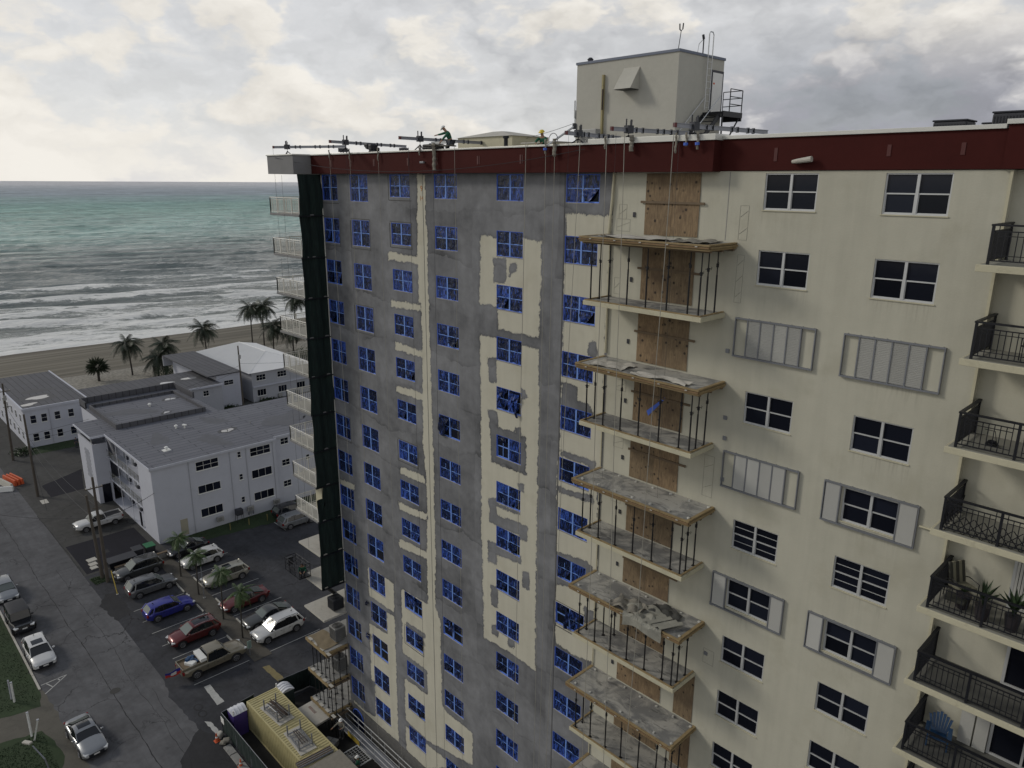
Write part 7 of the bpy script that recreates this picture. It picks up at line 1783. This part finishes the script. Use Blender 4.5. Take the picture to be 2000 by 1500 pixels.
t = thing('skylight', 'flat cream skylight kerb on the roof right of the vent pipe', 'skylight', (-29.5,5.6,43.28)); MB().box((-1.3,-.8,0), (1.3,.8,.75)).build('kerb', MT['slab_edge'], t); MB().box((-1.35,-.85,.75), (1.35,.85,.82)).build('lid', MT['concrete_pale'], t)
def bagpile(label, x, y, w, h, seed, m='black', name='equipment_bag', cat='bag'):
    r = random.Random(seed); o = MB()
    for i in range(9): o.obox((x+r.uniform(-w,w)*.5,y+r.uniform(-.2,.2),43.3+.3+r.uniform(0,h)), (r.uniform(.3,.5),.4,r.uniform(.2,.35)), rz=r.uniform(0,3), rx=r.uniform(-.3,.3))
    return tag(o.build(name, MT[m], bevel=.06), label, cat)
bagpile('heap of black bags on the roof between the first two davit beams', -39.3,.6,.7,.55,1); bagpile('low dark heap of hose on the roof by the third davit beam', -34.8,1.6,.9,.3,2)
t = thing('hose_coil', 'black rolled hose lying on the roof left of the white-helmet worker', 'hose', (-34.2,1.2,43.3)); 
for q in range(3): MB().tube([(.75*math.cos(2*math.pi*i/18),.35*math.sin(2*math.pi*i/18),.35+.12*q) for i in range(19)], .09, 6, cap=False).build('hose_loop', MT['rubber'], t)
tag(MB().obox((-32.9,.9,44.02), (1.9,.14,.12), rz=.05).build('spare_beam', MT['alu']), 'pale loose beam on the roof at the left hand of the worker', 'beam')
t = thing('flood_light', 'small flood lamp on a bracket below the parapet near the worker', 'lamp', (-32.7,-.62,42.95)); MB().obox((0,-.12,0), (.32,.12,.1)).build('head', MT['steel'], t, bevel=.01); MB().box((-.02,-.1,-.02), (.02,.06,.02)).build('bracket', MT['black'], t)

# ---- balcony furniture on the right
def adirondack(x, y, z, rz):
    t = thing('adirondack_chair', 'blue plastic slatted chair on the balcony at the bottom right', 'chair', (x, y, z), rz)
    for i in range(7):
        a = (i-3)*.085; m = MB(); top = .98-.055*abs(i-3)**1.2; m.loft([[(a*.8-.035,.20,.34),(a*.8+.035,.20,.34),(a*.8+.035,.225,.34),(a*.8-.035,.225,.34)],[(a*1.25-.042,.42,top),(a*1.25+.042,.42,top),(a*1.25+.042,.445,top),(a*1.25-.042,.445,top)]]); m.build('back_slat', MT['blueplastic'], t)
    for i in range(6): MB().obox((0,-.28+.10*i,.37-.012*i), (.50,.085,.022)).build('seat_slat', MT['blueplastic'], t)
    for s in (-1, 1): 
        MB().obox((s*.33,-.05,.56), (.13,.66,.025)).build('armrest', MT['blueplastic'], t, bevel=.01); m = MB(); m.box((s*.30-.02,-.32,0), (s*.30+.02,-.22,.55)); m.build('leg', MT['blueplastic'], t); m = MB(); m.obox((s*.28,.18,.22), (.04,.5,.08), rx=-.6); m.build('leg', MT['blueplastic'], t)
    return t
adirondack(-5.0,-.55,FL(7)+.005,R(12))
t = thing('patio_chair', 'cushioned metal chair with striped cushion in the corner of the balcony with plants', 'chair', (-5.15,-.35,FL(5)+.005), R(60)); stc = mat('striped_cushion', (.22,.21,.15), .9); std = mat('cushion_dark_stripe', (.05,.05,.04), .9)
for i in range(5): MB().obox((-.24+.12*i,.28,.80), (.115,.08,.75), rx=-.25).build('back_cushion', stc if i % 2 else std, t, bevel=.02)
MB().box((-.3,-.3,.40), (.3,.28,.50)).build('seat_cushion', stc, t, bevel=.03); m = MB()
for s in (-1, 1): m.tube([(s*.33,-.3,0),(s*.33,-.3,.62),(s*.33,.1,.68),(s*.33,.33,.6),(s*.33,.35,0)], .018, 5)
m.build('frame', MT['black'], t)
t = thing('patio_ottoman', 'low striped cushion stool beside the striped balcony chair', 'stool', (-5.1,-1.1,FL(5)+.005), 0); MB().box((-.3,-.25,.30), (.3,.25,.42)).build('cushion', std, t, bevel=.03); m = MB()
for a in (-.25,.25):
    for b in (-.2,.2): m.tube([(a,b,0),(a,b,.3)], .015, 5)
m.build('leg', MT['black'], t)
def pot_plant(label, x, y, z, h, seed, lw=.05, n=18):
    r = random.Random(seed); t = thing('potted_plant', label, 'potted plant', (x, y, z), 0, 'potted plants on the balcony'); MB().cyl((0,0,0), .16, .50, 12, r2=.23).build('pot', MT['terracotta'], t)
    for i in range(n):
        a = i*2.4; l = h*r.uniform(.6, 1); bend = r.uniform(.1, .7); m = MB(); P = [Vector((math.cos(a)*bend*l*s*s, math.sin(a)*bend*l*s*s, .45+l*s*(1-.25*bend*s))) for s in (0,.35,.7,1)]; sd = Vector((-math.sin(a), math.cos(a), 0))*lw
        m.face([tuple(P[0]-sd*.4),tuple(P[1]-sd),tuple(P[2]-sd*.8),tuple(P[3]),tuple(P[2]+sd*.8),tuple(P[1]+sd),tuple(P[0]+sd*.4)]); m.build('leaf', MT['leaf_dark'], t)
pot_plant('tall spiky potted plant against the railing of the chair balcony', -4.35,-1.2,FL(5)+.005,.95,1); pot_plant('small dark potted plant by the striped balcony chair', -4.95,-.9,FL(5)+.005,.4,2,.03,14); pot_plant('big spiky potted plant at the right picture edge', -3.55,-1.2,FL(5)+.005,.95,3,.06,20); 
t = thing('patio_chair', 'dark mesh armchair on the second black-railed balcony from the top', 'chair', (-4.35,-.7,FL(2)+.005), R(-20)); m = MB(); m.box((-.3,-.28,.40), (.3,.28,.44)); m.build('seat', MT['black'], t); m = MB(); m.obox((0,.30,.72), (.58,.03,.62), rx=-.15); m.build('backrest', MT['black'], t); m = MB()
for s in (-1, 1): m.tube([(s*.3,-.28,0),(s*.3,-.28,.64),(s*.3,.3,.66),(s*.3,.34,0)], .018, 5)
m.build('frame', MT['black'], t)
t = thing('cable_heap', 'small dark coil with cord on the floor of the third balcony from the top', 'cable', (-5.0,-.75,FL(3)+.005)); 
for q in range(3): MB().tube([((.16-.03*q)*math.cos(2*math.pi*i/14),(.12-.02*q)*math.sin(2*math.pi*i/14),.04+.05*q) for i in range(15)], .025, 5, cap=False).build('coil', MT['black'], t)
tag(MB().tube([(-5.3,-.5,FL(3)+.4),(-5.0,-.6,FL(3)+.42),(-4.9,-.7,FL(3)+.1),(-4.85,-.75,FL(3)+.05)], .012, 5).build('cord', MT['black']), 'thin cord arching over the coil on the third balcony', 'cord')

# ------------------------------------------------------------------ people
def skinned(name, pts, edges, rad, m, parent, sub=1):
    me = bpy.data.meshes.new(name); me.from_pydata([tuple(p) for p in pts], edges, []); me.materials.append(m); o = link(name, me, parent)
    s = o.modifiers.new('skin', 'SKIN'); s.use_smooth_shade = True
    sv = me.skin_vertices[0].data
    for i, r_ in enumerate(rad): sv[i].radius = (r_, r_) if not isinstance(r_, tuple) else r_; sv[i].use_root = (i == 0)
    q = o.modifiers.new('sub', 'SUBSURF'); q.levels = sub; q.render_levels = sub
    return o
def person(label, loc, rz, pose, shirt='hivis_green', helmet=None, trousers='trouser'):
    t = thing('person', label, 'person', loc, rz, 'construction workers' if 'worker' in label else None)
    p = pose; V3 = Vector
    J = {'pel':V3(p['pel']),'che':V3(p['che']),'nec':V3(p['nec']),'hd':V3(p['hd'])}
    up_ = (J['hd']-J['nec']).normalized(); ht = J['hd']+up_*.12
    pts = [J['pel'], J['pel'].lerp(J['che'], .5), J['che'], J['nec'], J['hd'], ht]; E = [(0,1),(1,2),(2,3),(3,4),(4,5)]; Rd = [(.15,.11),(.14,.10),(.17,.11),.055,.095,.07]
    sp_, se, sr = [J['pel'].lerp(J['che'], .1), J['pel'].lerp(J['che'], .5), J['che'], J['che'].lerp(J['nec'], .7)], [(0,1),(1,2),(2,3)], [(.19,.15),(.18,.14),(.20,.14),.095]
    tp, te, tr_ = [J['pel']], [], [(.19,.15)]
    for s in 'LR':
        A = [V3(q) for q in p['arm'+s]]; b = len(pts); pts += A; E += [(2, b), (b, b+1), (b+1, b+2)]; Rd += [.062, .045, .032]
        b2 = len(sp_); sp_ += A[:2]; se += [(2, b2), (b2, b2+1)]; sr += [.078, .062]
        sp_.append(A[1].lerp(A[2], .75)); se.append((b2+1, b2+2)); sr.append(.050)
        d = (A[2]-A[1]).normalized(); sd = d.orthogonal().normalized(); palm_ = A[2]+d*.07; pb = len(pts); pts.append(palm_); E.append((b+2, pb)); Rd.append((.034,.018))
        for fi in range(4):
            off = sd*(-.030+.02*fi); f0 = palm_+off+d*.03; f1 = f0+d*(.035+.006*(1 if fi in (1, 2) else 0))+sd.cross(d)*.010; f2 = f1+d*.022+sd.cross(d)*.022; q = len(pts); pts += [f0, f1, f2]; E += [(pb, q), (q, q+1), (q+1, q+2)]; Rd += [.010, .009, .008]
        th = A[2]+d*.03+sd*.045; q = len(pts); pts += [th, th+d*.04+sd*.02]; E += [(b+2, q), (q, q+1)]; Rd += [.011, .009]
    for s in 'LR':
        L_ = [V3(q) for q in p['leg'+s]]; b = len(pts); pts += L_; E += [(0, b), (b, b+1), (b+1, b+2), (b+2, b+3)]; Rd += [.085, .060, .042, .035]
        b2 = len(tp); tp += L_[:3]; te += [(0, b2), (b2, b2+1), (b2+1, b2+2)]; tr_ += [.115, .085, .066]
    skinned('body', pts, E, Rd, MT['skin'], t); skinned('shirt', sp_, se, sr, MT[shirt], t); skinned('trousers', tp, te, tr_, MT[trousers], t)
    for s in 'LR':
        a, b = V3(p['leg'+s][2]), V3(p['leg'+s][3]); c = (a+b)/2; d = b-a; MB().obox((c.x,c.y,min(a.z,b.z)+.02), (max(.1,abs(d.x)+.12),max(.1,abs(d.y)+.14),.11)).build('boot', MT['rubber'], t, bevel=.03)
    fw = V3(p.get('face', (0,-1,0))).normalized()
    c = J['hd']+up_*.03
    nz = MB(); nz.obox(tuple(c+fw*.10), (.022,.03,.035)); nz.build('nose', MT['skin'], t)
    sd = fw.cross(up_).normalized(); eb = MB(); 
    for s in (-1, 1): eb.obox(tuple(c+fw*.088+sd*s*.034+up_*.025), (.016,.012,.010))
    eb.build('eye', MT['black'], t); mb = MB(); mb.obox(tuple(c+fw*.09-up_*.045), (.04,.01,.008)); mb.build('mouth', MT['terracotta'], t)
    if helmet:
        rows = []; c2 = J['hd']+up_*.055; a_ = up_.orthogonal().normalized(); b_ = up_.cross(a_)
        for j in range(6):
            el = j/5*math.pi/2; rr = .135*math.cos(el)+.004; rows.append([tuple(c2+(a_*math.cos(2*math.pi*i/14)+b_*math.sin(2*math.pi*i/14))*rr+up_*.125*math.sin(el)) for i in range(14)])
        h = MB().loft(rows).build('helmet', MT[helmet], t, smooth=True); br = MB(); br.loft([[tuple(c2+(a_*math.cos(2*math.pi*i/14)+b_*math.sin(2*math.pi*i/14))*rr+fw*(.035 if rr > .14 else 0)-up_*.004) for i in range(14)] for rr in (.13,.165)], cap=False); br.build('brim', MT[helmet], h)
    else:
        MB().obox(tuple(J['hd']+up_*.11), (.17,.18,.09)).build('hair', MT['black'], t, bevel=.04)
    return t
stand = dict(pel=(0,0,.95), che=(0,0,1.35), nec=(0,0,1.50), hd=(0,-.02,1.63), armL=[(.2,0,1.40),(.26,-.02,1.12),(.26,-.14,.90)], armR=[(-.2,0,1.40),(-.26,-.02,1.12),(-.26,-.14,.90)], legL=[(.1,0,.90),(.11,-.01,.50),(.11,.02,.09),(.12,-.14,.05)], legR=[(-.1,0,.90),(-.11,-.01,.50),(-.11,.02,.09),(-.12,-.14,.05)])
bend = dict(pel=(0,.10,.80), che=(-.07,-.03,1.15), nec=(-.15,-.10,1.28), hd=(-.23,-.16,1.39), armL=[(.10,-.12,1.17),(.05,-.36,.95),(-.02,-.52,.74)], armR=[(-.24,0,1.21),(-.50,-.14,1.13),(-.74,-.25,1.09)], legL=[(.1,.10,.74),(.14,-.22,.46),(.12,-.02,.09),(.12,-.19,.05)], legR=[(-.1,.10,.74),(-.14,-.10,.38),(-.14,.22,.09),(-.14,.06,.05)], face=(-.8,-.5,-.3))
person('worker in green shirt and white helmet leaning over the parapet', (-32.0,.55,43.28), 0, bend, helmet='helmet_w')
crouch = dict(pel=(0,.1,.35), che=(0,-.02,.72), nec=(0,-.06,.86), hd=(0,-.10,.97), armL=[(.18,-.05,.76),(.26,-.25,.58),(.15,-.42,.50)], armR=[(-.18,-.05,.76),(-.26,-.25,.58),(-.15,-.42,.50)], legL=[(.1,.1,.32),(.15,-.32,.42),(.12,-.10,.09),(.12,-.26,.05)], legR=[(-.1,.1,.32),(-.15,-.32,.42),(-.12,-.10,.09),(-.12,-.26,.05)])
person('worker with yellow helmet low behind the parapet left of the penthouse', (-26.3,1.8,43.30), R(15), crouch, helmet='helmet_y')
pull = dict(stand); pull['armL'] = [(.2,0,1.40),(.34,-.18,1.22),(.18,-.40,1.20)]; pull['armR'] = [(-.2,0,1.40),(-.44,-.14,1.16),(-.62,-.30,1.0)]
person('worker in green shirt and white helmet standing at the tower foot', (-39.2,-2.9,.38), R(-40), pull, helmet='helmet_w')
person('worker in white helmet and dull clothes beside the corner props', (-42.9,-2.0,.78), R(30), pull, shirt='cloth', helmet='helmet_w')
person('worker in green shirt kneeling in the black lift basket', (-47.1,-2.1,12.98), R(60), crouch)
person('person in dark clothes standing on the grass by the two-storey building', (-129.6,1.7,0), R(90), stand, shirt='trouser')
